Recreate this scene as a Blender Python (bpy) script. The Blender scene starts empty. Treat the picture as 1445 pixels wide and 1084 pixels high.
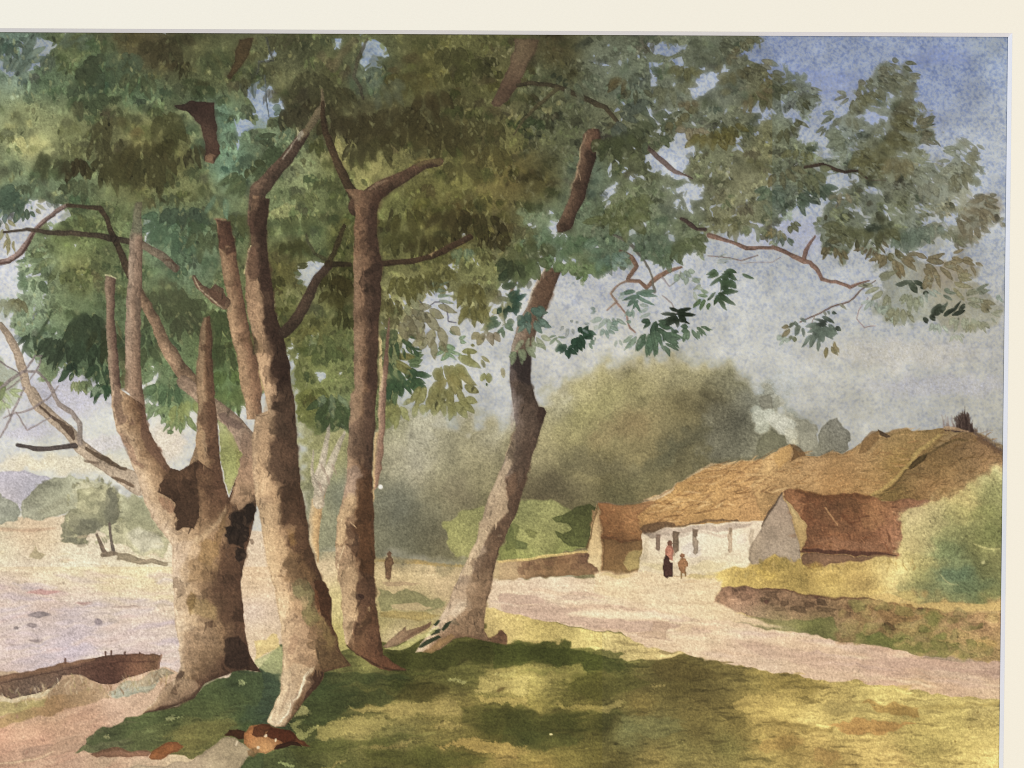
import bpy, math, random
import numpy as np

# ------------------------------------------------------------------ camera
scene = bpy.context.scene
IMW, IMH = 1445.0, 1084.0            # size of the photograph
FPX = 1120.0                          # focal length in photograph pixels
PXM = 0.00028                         # metres of paper per photograph pixel
DIST = FPX * PXM
PITCH, ROLL = math.radians(0.70), math.radians(0.27)
CZ = 1.5                              # the picture hangs at eye height
cam_data = bpy.data.cameras.new('camera')
cam = bpy.data.objects.new('camera', cam_data)
scene.collection.objects.link(cam)
cam_data.sensor_width = 36.0
cam_data.lens = 36.0 * FPX / IMW
cam_data.clip_start = 0.01
cam_data.clip_end = 50.0
from mathutils import Matrix, Vector
CAM_R = (Matrix.Rotation(math.radians(90), 3, 'X')
         @ Matrix.Rotation(-PITCH, 3, 'X') @ Matrix.Rotation(ROLL, 3, 'Z'))
cam_loc = Vector((0.0, -DIST, CZ + DIST * math.tan(PITCH)))
cam.matrix_world = Matrix.Translation(cam_loc) @ CAM_R.to_4x4()
scene.camera = cam

# ------------------------------------------------------------------ light
world = bpy.data.worlds.new('World')
scene.world = world
world.use_nodes = True
bg = world.node_tree.nodes['Background']
bg.inputs[0].default_value = (1.0, 0.97, 0.93, 1)
bg.inputs[1].default_value = 0.40


def area_lamp(name, loc, target, size, power, col):
    d = bpy.data.lights.new(name, 'AREA')
    d.shape = 'RECTANGLE'
    d.size, d.size_y = size
    d.energy = power
    d.color = col
    o = bpy.data.objects.new(name, d)
    scene.collection.objects.link(o)
    o.location = loc
    o.rotation_euler = (Vector(target) - Vector(loc)).to_track_quat('-Z', 'Y').to_euler()
    return o


area_lamp('window_light', (-1.15, -1.15, CZ + 1.0), (-0.05, 0, CZ), (0.9, 1.1), 24.0, (0.80, 0.92, 1.0))
area_lamp('room_lamp', (1.05, -1.2, CZ - 0.35), (0.15, 0, CZ - 0.1), (0.8, 0.8), 14.0, (1.0, 0.90, 0.70))
scene.view_settings.view_transform = 'Standard'
scene.view_settings.look = 'None'
scene.view_settings.exposure = 0.0
scene.view_settings.gamma = 1.0
scene.render.engine = 'CYCLES'
scene.cycles.use_denoising = False
scene.cycles.max_bounces = 4
scene.cycles.filter_width = 1.0

# ------------------------------------------------------------------ watercolour engine
# The picture is painted wash by wash and stroke by stroke on a fine lattice of the
# paper; coordinates are pixels of the photograph, turned into paper positions below.
STEP = 1.2
X0, Y0, X1, Y1 = -70, 36, 1440, 1150
NX, NY = int((X1 - X0) / STEP) + 1, int((Y1 - Y0) / STEP) + 1
gx = X0 + STEP * np.arange(NX, dtype=np.float32)
gy = Y0 + STEP * np.arange(NY, dtype=np.float32)
X, Y = np.meshgrid(gx, gy)
rng = np.random.default_rng(7)
rnd = random.Random(11)
C = np.ones((NY, NX, 3), np.float32)
C[:] = np.array((226, 214, 192), np.float32) / 255
OWN = np.zeros((NY, NX), np.int16)
OWNERS = []                           # (path) -> id


SINGLE = {'window', 'branch', 'twig', 'stem', 'leg', 'thole_pin', 'stone', 'root', 'moss_patch', 'chimney', 'gable_wall'}
serial = 0


def omask(path):
    return np.isin(OWN, [i for i, p in enumerate(OWNERS) if p[:len(path)] == path])


def single(path):
    """pieces that can be told apart one by one get an object of their own"""
    global serial
    if path is not None and path[-1] in SINGLE:
        serial += 1
        return path + (serial,)
    return path


def own_id(path):
    if path not in OWNERS:
        OWNERS.append(path)
    return OWNERS.index(path)


def blur(a, r):
    k = np.exp(-0.5 * (np.arange(-int(3 * r + 1), int(3 * r + 2)) / r) ** 2)
    k /= k.sum()
    for ax in (0, 1):
        out = np.zeros_like(a)
        for i, w in enumerate(k):
            out += w * np.roll(a, i - len(k) // 2, ax)
        a = out
    return a


def upsample(g, ny, nx):
    yy = np.linspace(0, g.shape[0] - 1.001, ny, dtype=np.float32)
    xx = np.linspace(0, g.shape[1] - 1.001, nx, dtype=np.float32)
    iy, ix = yy.astype(int), xx.astype(int)
    fy, fx = (yy - iy), (xx - ix)
    fy = (fy * fy * (3 - 2 * fy))[:, None]
    fx = (fx * fx * (3 - 2 * fx))[None, :]
    if g.ndim == 3:
        fy, fx = fy[..., None], fx[..., None]
    a = g[iy][:, ix]; b = g[iy][:, ix + 1]
    c = g[iy + 1][:, ix]; d = g[iy + 1][:, ix + 1]
    return (a * (1 - fx) + b * fx) * (1 - fy) + (c * (1 - fx) + d * fx) * fy


def vnoise(cell, cy=None):
    cy = cy or cell
    ny, nx = int(NY * STEP / cy) + 3, int(NX * STEP / cell) + 3
    return upsample(rng.standard_normal((ny, nx)).astype(np.float32), NY, NX)


def fbm(cell, octv=3):
    s = sum(vnoise(cell / 2 ** i) * 0.6 ** i for i in range(octv))
    return s / s.std()


def norm(a):
    return (a - a.mean()) / a.std()


G1 = norm(blur(rng.standard_normal((NY, NX)).astype(np.float32), 0.55))   # fine paper tooth
G2 = norm(blur(rng.standard_normal((NY, NX)).astype(np.float32), 1.9))    # pigment settling
GR = norm(0.9 * G1 + 0.35 * G2)
GS = norm(blur(rng.standard_normal((NY, NX)).astype(np.float32), 1.0))   # flecks of settled blue
N8, N14, N30, N70 = fbm(9, 2), fbm(16, 2), fbm(34, 3), fbm(80, 3)
WX = 0.6 * N8 + 0.9 * vnoise(18)
WY = 0.6 * vnoise(9) + 0.9 * vnoise(18)
NS = fbm(10, 3)                                                          # blotches
NW = norm(vnoise(46) + 0.6 * vnoise(24) + 0.3 * vnoise(12))                 # pooling of the wash
NH = norm(vnoise(60, 5) + 0.6 * vnoise(26, 3))                           # level streaks
NV = norm(vnoise(5, 40) + 0.7 * vnoise(3, 18))                           # upright streaks


def rgb(c):
    return np.array(c, np.float32) / 255


def box(x0, y0, x1, y1, pad):
    a = max(0, int((x0 - pad - X0) / STEP)); b = min(NX, int((x1 + pad - X0) / STEP) + 2)
    c = max(0, int((y0 - pad - Y0) / STEP)); d = min(NY, int((y1 + pad - Y0) / STEP) + 2)
    return (slice(c, d), slice(a, b)) if a < b and c < d else None


def field(pts, sl=None, p=3.0, soft=18.0):
    """smooth colour from control points (x, y, (r, g, b))"""
    xs, ys = (X, Y) if sl is None else (X[sl], Y[sl])
    st = 6
    cx, cy = xs[::st, ::st], ys[::st, ::st]
    acc = np.zeros(cx.shape + (3,), np.float32); w = np.zeros(cx.shape, np.float32)
    for (px, py, col) in pts:
        k = 1.0 / ((cx - px) ** 2 + (cy - py) ** 2 + soft * soft) ** (p / 2)
        w += k
        acc += k[..., None] * rgb(col)
    acc /= w[..., None]
    if acc.shape[0] < 2 or acc.shape[1] < 2:
        return np.broadcast_to(acc.mean((0, 1)), xs.shape + (3,))
    return upsample(acc, *xs.shape)


def colour(col, sl):
    if isinstance(col, list):
        return field(col, sl)
    if isinstance(col, np.ndarray) and col.ndim == 3:
        return col[sl]
    return np.broadcast_to(rgb(col), X[sl].shape + (3,))


def lay(sl, m, col, edge=None, gran=0.032, own=None, vary=0.0, ownlim=0.5):
    k = colour(col, sl)
    v = 1 + 0.6 * gran * G1[sl] + vary * NW[sl]
    if edge is not None:
        v = v * edge
    k = k * v[..., None]
    C[sl] = C[sl] * (1 - m[..., None]) + k * m[..., None]
    if own is not None:
        OWN[sl][m > ownlim] = own_id(single(own))


def sdf_poly(xs, ys, pts):
    d = np.full(xs.shape, 1e9, np.float32); inside = np.zeros(xs.shape, bool)
    n = len(pts)
    for i in range(n):
        ax, ay = pts[i]; bx_, by_ = pts[(i + 1) % n]
        ex, ey = bx_ - ax, by_ - ay
        l2 = ex * ex + ey * ey + 1e-9
        t = np.clip(((xs - ax) * ex + (ys - ay) * ey) / l2, 0, 1)
        d = np.minimum(d, (xs - ax - t * ex) ** 2 + (ys - ay - t * ey) ** 2)
        if ay != by_:
            cond = ((ay > ys) != (by_ > ys)) & (xs < ex * (ys - ay) / ey + ax)
            inside ^= cond
    d = np.sqrt(d)
    return np.where(inside, d, -d)


def P(pts, col, a=1.0, soft=1.0, warp=1.2, edge=0.12, gran=0.032, own=None, vary=0.0, dry=0.0):
    """a wash with a traced outline"""
    xs = [p[0] for p in pts]; ys = [p[1] for p in pts]
    sl = box(min(xs), min(ys), max(xs), max(ys), soft * 2 + warp * 4 + 2)
    if sl is None:
        return
    d = sdf_poly(X[sl] + warp * WX[sl], Y[sl] + warp * WY[sl], pts)
    if dry:
        d = d + dry * GR[sl]
    m = np.clip(d / soft + 0.5, 0, 1)
    m = m * m * (3 - 2 * m) * a
    e = 1 - edge * np.exp(-((d - 1.2) / 1.3) ** 2) if edge else None
    lay(sl, m, col, e, gran, own, vary)


def S(path, col, a=1.0, soft=1.0, warp=0.8, edge=0.0, gran=0.06, own=None, vary=0.0, shade=None, dry=0.0):
    """a tapering stroke: path of (x, y, width); shade=(light, dark) models it across"""
    xs = [p[0] for p in path]; ys = [p[1] for p in path]; wm = max(p[2] for p in path)
    sl = box(min(xs), min(ys), max(xs), max(ys), wm + soft + warp * 4 + 2)
    if sl is None:
        return
    px, py = X[sl] + warp * WX[sl], Y[sl] + warp * WY[sl]
    d = np.full(px.shape, -1e9, np.float32); side = np.zeros(px.shape, np.float32)
    for (ax, ay, aw), (bx_, by_, bw) in zip(path[:-1], path[1:]):
        ex, ey = bx_ - ax, by_ - ay
        l2 = ex * ex + ey * ey + 1e-9
        t = np.clip(((px - ax) * ex + (py - ay) * ey) / l2, 0, 1)
        dist = np.sqrt((px - ax - t * ex) ** 2 + (py - ay - t * ey) ** 2)
        w = 0.5 * (aw + (bw - aw) * t)
        k = w - dist
        up = k > d
        d = np.where(up, k, d)
        sg = ((px - ax) * ey - (py - ay) * ex) / math.sqrt(l2)
        if ey < 0 or (ey == 0 and ex < 0):
            sg = -sg                       # + is always the right hand side of the page
        side = np.where(up, sg / np.maximum(w, 0.5), side)
    if dry:
        d = d + dry * GR[sl]
    m = np.clip(d / soft + 0.5, 0, 1) * a
    e = 1 - edge * np.exp(-((d - 1.0) / 1.2) ** 2) if edge else np.ones(px.shape, np.float32)
    if shade:
        e = e * np.interp(side + 0.25 * NS[sl], (-1, 1), shade)
    lay(sl, m, col, e, gran, own, vary)


def B(x, y, rx, ry, col, a=0.8, ang=0, soft=4.0, warp=2.0, edge=0.0, gran=0.032, own=None, vary=0.0, dry=0.0):
    """a blot"""
    r = max(rx, ry)
    sl = box(x - r, y - r, x + r, y + r, soft + warp * 4 + 2)
    if sl is None:
        return
    ca, sa = math.cos(math.radians(ang)), math.sin(math.radians(ang))
    dx, dy = X[sl] + warp * WX[sl] - x, Y[sl] + warp * WY[sl] - y
    u, v = (dx * ca + dy * sa) / rx, (-dx * sa + dy * ca) / ry
    rr = np.sqrt(u * u + v * v)
    d = (1 - rr) * min(rx, ry)
    if dry:
        d = d + dry * GR[sl]
    m = np.clip(d / soft + 0.5, 0, 1)
    m = m * m * (3 - 2 * m) * a
    e = 1 - edge * np.exp(-((d - 1.2) / 1.3) ** 2) if edge else None
    lay(sl, m, col, e, gran, own, vary)


def leaf(x, y, ln, wd, ang, col, a=0.9, soft=1.0, warp=0.6, edge=0.10, own=None, gran=0.04, tip=0.8):
    """one dab of a round brush: starts at (x, y), runs ln along ang (0 right, 90 down)"""
    ca, sa = math.cos(math.radians(ang)), math.sin(math.radians(ang))
    xe, ye = x + ln * ca, y + ln * sa
    sl = box(min(x, xe), min(y, ye), max(x, xe), max(y, ye), wd + soft + 3)
    if sl is None:
        return
    dx, dy = X[sl] + warp * WX[sl] - x, Y[sl] + warp * WY[sl] - y
    u, v = (dx * ca + dy * sa) / ln, np.abs(-dx * sa + dy * ca)
    uc = np.clip(u, 0, 1)
    w = 0.5 * wd * np.sin(np.pi * uc ** tip) ** 0.7
    d = w - v - ln * np.maximum(0, np.abs(u - 0.5) - 0.5)
    m = np.clip(d / soft + 0.5, 0, 1) * a
    e = 1 - edge * np.exp(-((d - 0.8) / 1.0) ** 2) if edge else None
    lay(sl, m, col, e, gran, own)


def hand(x, y, n, ln, wd, ang, spread, col, a=0.85, own=None, edge=0.1, soft=1.2, jit=0.25):
    """a spray of drooping leaves along a short stalk"""
    ca, sa = math.cos(math.radians(ang + 90)), math.sin(math.radians(ang + 90))
    wide = min(1.0, spread / 150.0)
    for i in range(n):
        t = (i / (n - 1) - 0.5) if n > 1 else 0
        k = 1 - 0.25 * abs(t) * 2
        r = lambda: 1 + jit * (rnd.random() * 2 - 1)
        off = t * ln * 1.0 * wide * r()
        leaf(x + ca * off + rnd.uniform(-1.5, 1.5), y + sa * off + rnd.uniform(-1.5, 1.5) - 0.15 * ln * (1 - abs(t)), ln * k * r(), wd * r(),
             ang + 0.55 * spread * t + rnd.uniform(-12, 12), tuple(np.array(col) * rnd.uniform(.94, 1.07)) if isinstance(col, tuple) else col, a, soft, 0.9, edge, own)


def inside(mask, zone, n):
    """n random spots of a mask"""
    sl = box(*zone, 0)
    q = np.argwhere(mask[sl])
    if len(q) == 0:
        return
    for _ in range(n):
        iy, ix = q[rnd.randrange(len(q))]
        iy, ix = iy + sl[0].start, ix + sl[1].start
        yield float(X[iy, ix]), float(Y[iy, ix]), iy, ix


def bark(own, n, zone, size=(2.5, 8), dark=(.74, .9), light=(1.06, 1.16), plight=.35, alpha=(.25, .55), tall=1.8):
    """flakes and stains of bark, darker or paler than the spot they lie on"""
    m = omask(own)
    for x, y, iy, ix in inside(m, zone, int(n * .55)):
        f = rnd.uniform(*light) if rnd.random() < plight else rnd.uniform(*dark)
        r = rnd.uniform(*size)
        c = C[iy, ix] * 255 * f
        sl = box(x - 3 * r, y - 3 * r, x + 3 * r, y + 3 * r, 6)
        keep = C[sl].copy()
        B(x, y, r * rnd.uniform(.6, 1.3), r * rnd.uniform(.7, tall), tuple(c), rnd.uniform(*alpha), rnd.uniform(-40, 40), rnd.choice([.9, 1.1, 2, 4]), 4.2, .10, .03)
        C[sl] = np.where(m[sl][..., None], C[sl], keep)


TILE = dict(a=(0, 0), b=(360, 0), c=(720, 0), d=(1075, 0), e=(0, 270), f=(360, 270), g=(720, 270), h=(1075, 270),
            i=(0, 540), j=(360, 540), k=(720, 540), l=(1075, 540), m=(0, 804), n=(360, 804), o=(720, 804), p=(1075, 804))
Q = 370.0 / 1432.0


def t(k, *v):
    ox, oy = TILE[k]
    return [(ox + v[i] * Q, oy + v[i + 1] * Q) for i in range(0, len(v), 2)]


def tw(k, *v):
    ox, oy = TILE[k]
    return [(ox + v[i] * Q, oy + v[i + 1] * Q, v[i + 2] * Q) for i in range(0, len(v), 3)]


def trunk(left, right, cols, own, warp=0.55, soft=1.0, mott=0.05, streak=0.03, tint=None, vary=0.03, edge=0.10):
    """bark between a traced left and right edge; cols = [(u, rgb)] from left to right"""
    pts = left + right[::-1]
    xs = [p[0] for p in pts]; ys = [p[1] for p in pts]
    sl = box(min(xs), min(ys), max(xs), max(ys), 8)
    px, py = X[sl] + warp * WX[sl], Y[sl] + warp * WY[sl]
    d = sdf_poly(px, py, pts)

    def dl(poly):
        q = np.full(px.shape, 1e9, np.float32)
        for (ax, ay), (bx_, by_) in zip(poly[:-1], poly[1:]):
            ex, ey = bx_ - ax, by_ - ay
            tt = np.clip(((px - ax) * ex + (py - ay) * ey) / (ex * ex + ey * ey + 1e-9), 0, 1)
            q = np.minimum(q, (px - ax - tt * ex) ** 2 + (py - ay - tt * ey) ** 2)
        return np.sqrt(q)
    a, b = dl(left), dl(right)
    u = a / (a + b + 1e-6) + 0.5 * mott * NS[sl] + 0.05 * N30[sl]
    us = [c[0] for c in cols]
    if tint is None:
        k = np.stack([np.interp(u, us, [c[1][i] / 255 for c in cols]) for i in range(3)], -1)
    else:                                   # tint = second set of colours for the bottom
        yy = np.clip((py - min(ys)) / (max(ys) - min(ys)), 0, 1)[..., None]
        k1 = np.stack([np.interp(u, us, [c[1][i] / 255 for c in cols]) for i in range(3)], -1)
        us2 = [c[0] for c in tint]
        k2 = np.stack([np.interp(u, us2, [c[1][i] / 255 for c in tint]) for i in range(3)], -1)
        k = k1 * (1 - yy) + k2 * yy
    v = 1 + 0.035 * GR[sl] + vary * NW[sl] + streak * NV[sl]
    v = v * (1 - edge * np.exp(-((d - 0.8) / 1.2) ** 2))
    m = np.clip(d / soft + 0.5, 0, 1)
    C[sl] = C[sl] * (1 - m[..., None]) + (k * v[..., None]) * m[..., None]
    OWN[sl][m > 0.5] = own_id(single(own))

# ------------------------------------------------------------------ sky and distance
SKYF = field([
    (-60, 60, (130, 142, 150)), (1100, 75, (126, 139, 182)), (1200, 80, (134, 147, 187)), (1330, 90, (128, 142, 188)), (1400, 65, (138, 150, 180)),
    (1405, 200, (160, 166, 186)), (1330, 300, (166, 170, 185)), (1250, 420, (174, 174, 187)), (1150, 400, (172, 174, 190)),
    (1050, 450, (186, 184, 190)), (950, 420, (180, 180, 196)), (850, 400, (176, 174, 188)), (800, 500, (196, 190, 190)),
    (1200, 520, (190, 185, 181)), (1390, 480, (176, 170, 170)), (1380, 560, (180, 175, 172)), (1300, 600, (174, 173, 181)),
    (1200, 570, (182, 178, 178)), (1000, 500, (190, 186, 186)), (880, 510, (200, 192, 184)), (600, 400, (190, 186, 198)),
    (650, 520, (196, 191, 191)), (700, 560, (188, 185, 190)), (620, 600, (170, 168, 160)), (60, 520, (197, 191, 201)), (100, 560, (200, 191, 197)),
    (40, 600, (206, 196, 200)), (160, 600, (218, 206, 190)), (60, 640, (224, 209, 178)), (230, 590, (222, 206, 186)), (140, 640, (224, 210, 182)),
    (20, 480, (210, 200, 202)), (330, 110, (152, 160, 180)), (520, 80, (150, 163, 182)), (370, 160, (152, 166, 192)),
    (10, 350, (202, 196, 206)), (60, 310, (196, 190, 196)), (140, 450, (192, 192, 182)), (930, 80, (140, 150, 178)),
    (960, 140, (160, 165, 182)), (920, 220, (168, 172, 190)), (1150, 230, (158, 163, 178)), (1180, 150, (148, 156, 184)), (1000, 300, (170, 172, 186)),
    (60, 740, (226, 205, 170)), (250, 720, (220, 200, 175)), (450, 480, (185, 185, 180))])
blue = 1 / (1 + np.exp(-1.9 * (0.55 * GS + 0.75 * G1 + 0.12 * N14 - 0.35)))
warmth = np.clip((Y - 300) / 300, 0, 1)
k = SKYF * (1 + 0.012 * N30[..., None])
ds = np.clip(0.58 - 0.20 * np.clip((Y - 120) / 320, 0, 1), .3, 1)[..., None]
k = ds * k + (1 - ds) * k.mean(2, keepdims=True)
wm = np.clip((Y - 330) / 220, 0, 1)[..., None] * np.clip((X - 500) / 300, 0, 1)[..., None]
k = k * (1 + wm * (np.array((.99, .975, .945), np.float32) - 1)) * np.array((.985, 1.0, .985), np.float32)
lightsp = k + rgb((15, 14, 9)); darksp = k - rgb((30, 25, 8))
amp = (0.95 - 0.35 * warmth)[..., None]
sp = lightsp * (1 - blue[..., None]) + darksp * blue[..., None]
C[:] = k * (1 - amp) + sp * amp
OWN[:] = own_id(('sky_wash',))
# soft bluish cloud shapes on the left
for (x, y, rx, ry, c, a) in [(95, 555, 60, 30, (186, 180, 196), .5), (40, 610, 40, 12, (190, 184, 200), .5), (150, 625, 50, 10, (206, 196, 198), .5),
                             (235, 625, 22, 30, (226, 206, 182), .6), (120, 655, 80, 14, (228, 214, 184), .7), (30, 655, 40, 10, (228, 212, 182), .6),
                             (1130, 120, 90, 22, (118, 130, 176), .35), (1320, 80, 45, 12, (118, 130, 176), .3), (1270, 170, 60, 30, (132, 142, 182), .25),
                             (1140, 330, 90, 24, (160, 162, 190), .4), (1330, 545, 100, 14, (168, 166, 178), .4), (1270, 500, 110, 20, (196, 188, 176), .4)]:
    B(x, y, rx, ry, c, a, 0, soft=min(rx, ry) * 0.9, warp=4, gran=0.08)
SKYIMG = C.copy()
# hill over the water
P(t('i', -280, 520, 0, 485, 60, 478, 130, 480, 190, 505, 250, 515, 320, 560, 330, 700, -280, 700), [(0, 665, (192, 186, 196)), (60, 690, (184, 180, 188)), (0, 700, (196, 188, 190))], 1, 1.5, 1.2, 0.05, own=('hill',))
# ---- shore ground behind and left
GROUND = [(0, 735, (196, 182, 150)), (40, 750, (214, 182, 146)), (60, 765, (222, 196, 158)), (0, 780, (222, 208, 172)), (100, 790, (224, 212, 180)), (200, 800, (222, 206, 168)),
          (60, 810, (222, 206, 178)), (150, 825, (228, 212, 172)), (230, 830, (226, 208, 172)), (0, 830, (204, 188, 180)), (60, 850, (206, 186, 178)), (140, 855, (204, 190, 186)),
          (30, 880, (196, 184, 186)), (110, 890, (198, 186, 192)), (200, 880, (208, 192, 188)), (180, 920, (204, 188, 186)), (60, 930, (190, 180, 188)), (240, 930, (206, 192, 184)),
          (20, 910, (204, 186, 182)), (100, 915, (190, 180, 192)), (350, 830, (216, 194, 168)), (352, 860, (206, 190, 180)), (360, 900, (200, 182, 160)), (355, 810, (214, 188, 160)),
          (0, 1000, (190, 158, 138)), (-50, 900, (200, 186, 184)), (-50, 1100, (190, 165, 150)), (-50, 780, (220, 200, 168))]
P([(-75, 728), (0, 728), (60, 730), (130, 726), (240, 740), (370, 750), (430, 770), (430, 1000), (-75, 1160)], GROUND, 1, 3, 2, 0, 0.05, own=('shore_ground',))
# fields between the trunks and road beyond
MIDG = [(460, 800, (214, 192, 162)), (470, 850, (204, 190, 140)), (560, 800, (206, 184, 146)), (600, 805, (210, 188, 152)), (560, 835, (196, 172, 140)), (620, 830, (200, 176, 144)),
        (560, 850, (158, 152, 112)), (600, 855, (150, 146, 110)), (540, 870, (150, 142, 98)), (600, 880, (176, 160, 110)), (640, 850, (170, 152, 124)), (560, 895, (196, 178, 146)), (620, 900, (178, 164, 122)),
        (470, 900, (190, 178, 110)), (470, 930, (140, 142, 100)), (720, 830, (210, 190, 168)), (720, 870, (186, 166, 128))]
P([(425, 786), (450, 778), (560, 785), (640, 797), (735, 790), (735, 960), (425, 960)], MIDG, 1, 2, 1.5, 0, 0.05, own=('meadow',))
P(t('n', 660, 100, 760, 110, 900, 130, 1040, 150, 1020, 200, 960, 225, 800, 215, 665, 235), (142, 140, 104), .85, 2, 2.5, 0.05, own=('meadow',), vary=.06)
P(t('n', 745, 190, 880, 180, 975, 205, 930, 225, 800, 218, 745, 215), (190, 170, 136), .8, 1.5, 1.5, 0)
P(t('n', 660, 240, 800, 225, 950, 235, 1010, 250, 960, 280, 780, 270, 665, 262), (172, 152, 98), .7, 2, 2)
P(t('n', 690, 70, 800, 62, 910, 75, 860, 88, 720, 85), (180, 156, 128), .7, 1.5, 1)
P(t('j', 650, 955, 720, 960, 860, 965, 1000, 985, 1140, 990, 1130, 1005, 980, 1000, 820, 985, 650, 978), (190, 154, 86), .7, 1.5, 1, 0, dry=.6)
# ---- woodland beyond the lane
WOOD = np.array((1.0, .985, .94), np.float32) * field([
    (560, 640, (152, 152, 138)), (620, 680, (134, 134, 114)), (560, 720, (108, 112, 104)), (560, 760, (106, 110, 100)), (620, 750, (106, 105, 90)), (600, 610, (160, 160, 144)), (590, 660, (160, 160, 148)),
    (560, 590, (150, 152, 130)), (690, 630, (152, 150, 130)), (650, 700, (118, 116, 98)), (690, 660, (138, 136, 112)), (760, 620, (150, 146, 114)), (820, 580, (156, 153, 108)), (850, 560, (150, 147, 106)),
    (790, 570, (160, 160, 142)), (830, 545, (158, 154, 120)), (900, 545, (140, 136, 100)), (900, 600, (128, 118, 86)), (960, 570, (116, 109, 78)), (1010, 580, (98, 94, 74)), (1050, 560, (110, 112, 98)),
    (840, 640, (132, 126, 92)), (780, 680, (104, 101, 82)), (760, 700, (98, 92, 74)), (900, 650, (122, 116, 86)), (960, 630, (98, 96, 76)), (870, 690, (100, 98, 74)), (800, 620, (146, 142, 106)),
    (1100, 560, (150, 156, 150)), (1080, 620, (112, 110, 90)), (1000, 640, (100, 98, 76)), (480, 700, (118, 126, 118)), (480, 750, (132, 138, 124)), (440, 640, (142, 146, 104)), (450, 720, (136, 140, 122)),
    (480, 620, (150, 152, 110)), (740, 640, (148, 144, 118)), (960, 525, (150, 148, 120)), (1040, 540, (138, 140, 120)), (920, 520, (158, 154, 124)), (700, 760, (120, 125, 70)), (720, 700, (110, 108, 84))])
P([(415, 560), (470, 580), (520, 585), (580, 580), (640, 590), (700, 600), (760, 575), (800, 540), (850, 518), (920, 506), (1000, 510), (1060, 530), (1100, 560), (1130, 600), (1150, 680), (1000, 740), (900, 790),
   (860, 830), (700, 800), (560, 788), (430, 785)], WOOD, 1, 40, 8, 0, 0.05, own=('woodland',), vary=.04)
for (x, y, rx, ry, c, a, an) in [(880, 600, 40, 18, (132, 112, 78), .35, -20), (990, 570, 40, 14, (88, 84, 64), .45, 10), (965, 620, 60, 12, (86, 86, 70), .45, -35), (930, 650, 50, 14, (86, 88, 70), .4, -35),
                                 (850, 655, 50, 14, (94, 92, 76), .4, 10), (770, 690, 40, 16, (88, 82, 66), .5, 5), (810, 690, 30, 12, (92, 88, 68), .4, 5), (820, 600, 34, 18, (166, 160, 108), .4, -40),
                                 (845, 570, 50, 14, (160, 156, 106), .35, -35), (600, 740, 40, 26, (92, 94, 82), .45, 0), (560, 700, 26, 30, (98, 104, 98), .35, 0), (590, 625, 20, 40, (166, 166, 154), .4, 10),
                                 (640, 690, 24, 20, (112, 106, 90), .35, 0), (700, 615, 30, 14, (164, 164, 150), .35, -20), (1060, 560, 26, 16, (134, 138, 126), .5, 0), (1095, 545, 22, 20, (168, 172, 170), .45, 0),
                                 (900, 690, 40, 14, (98, 98, 74), .4, -20), (1000, 605, 34, 12, (94, 92, 72), .4, -20), (1030, 545, 40, 10, (112, 110, 90), .4, 15)]:
    B(x, y, rx, ry, c, a, an, soft=min(rx, ry) * 1.3, warp=6, gran=0.05)
for _ in range(520):                                   # broken brushwork in the wood
    x, y = rnd.uniform(420, 1150), rnd.uniform(520, 780)
    iy, ix = int((y - Y0) / STEP), int((x - X0) / STEP)
    if OWN[iy, ix] == own_id(('woodland',)):
        B(x, y, rnd.uniform(3, 14), rnd.uniform(2, 7), tuple(C[iy, ix] * 255 * rnd.choice([.86, .92, 1.07, 1.12])), rnd.uniform(.2, .5), rnd.uniform(-70, 10), rnd.uniform(2, 7), 4, .0, .05)
# shrubs along the lane
P(t('j', 1040, 760, 1120, 700, 1230, 680, 1432, 640, 1432, 975, 1340, 975, 1200, 965, 1080, 940, 1040, 850), [(640, 750, (148, 148, 92)), (680, 730, (154, 154, 100)), (712, 740, (150, 152, 98)), (660, 780, (146, 144, 92))], .95, 3, 2.5, .03, .06, own=('shrub',), vary=.05)
P(t('k', -20, 700, 90, 640, 200, 635, 330, 690, 380, 800, 420, 900, 300, 930, 150, 960, -20, 985), [(740, 720, (148, 150, 96)), (775, 730, (154, 154, 98)), (760, 765, (156, 156, 98)), (740, 790, (146, 152, 84)), (800, 780, (140, 148, 80))], .95, 3, 2.5, .03, .06, own=('shrub',), vary=.06)
P(t('k', 240, 740, 330, 690, 400, 665, 470, 680, 455, 780, 420, 900, 370, 905, 310, 895, 260, 850, 245, 810, 290, 830, 330, 800, 320, 770, 250, 765), [(800, 730, (100, 106, 60)), (825, 730, (78, 82, 44)), (815, 765, (92, 98, 56))], .92, 1.5, 2, .12, .06, own=('shrub',), vary=.05)
P(t('k', 75, 810, 110, 798, 150, 815, 140, 850, 100, 848), (118, 120, 70), .7, 1.5, 1.5, .1)
P(t('k', -30, 790, 10, 780, 20, 850, 100, 880, 100, 905, 40, 905, -30, 890), (104, 112, 68), .85, 1.5, 1.5, .1, own=('shrub',))
P(t('j', 1340, 900, 1390, 860, 1432, 890, 1432, 975, 1335, 975), (134, 140, 78), .8, 2, 2, .1, own=('shrub',))
P(t('j', 1350, 880, 1400, 770, 1432, 790, 1432, 890, 1380, 920), (108, 114, 66), .7, 2, 2, .1, own=('shrub',))

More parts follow.
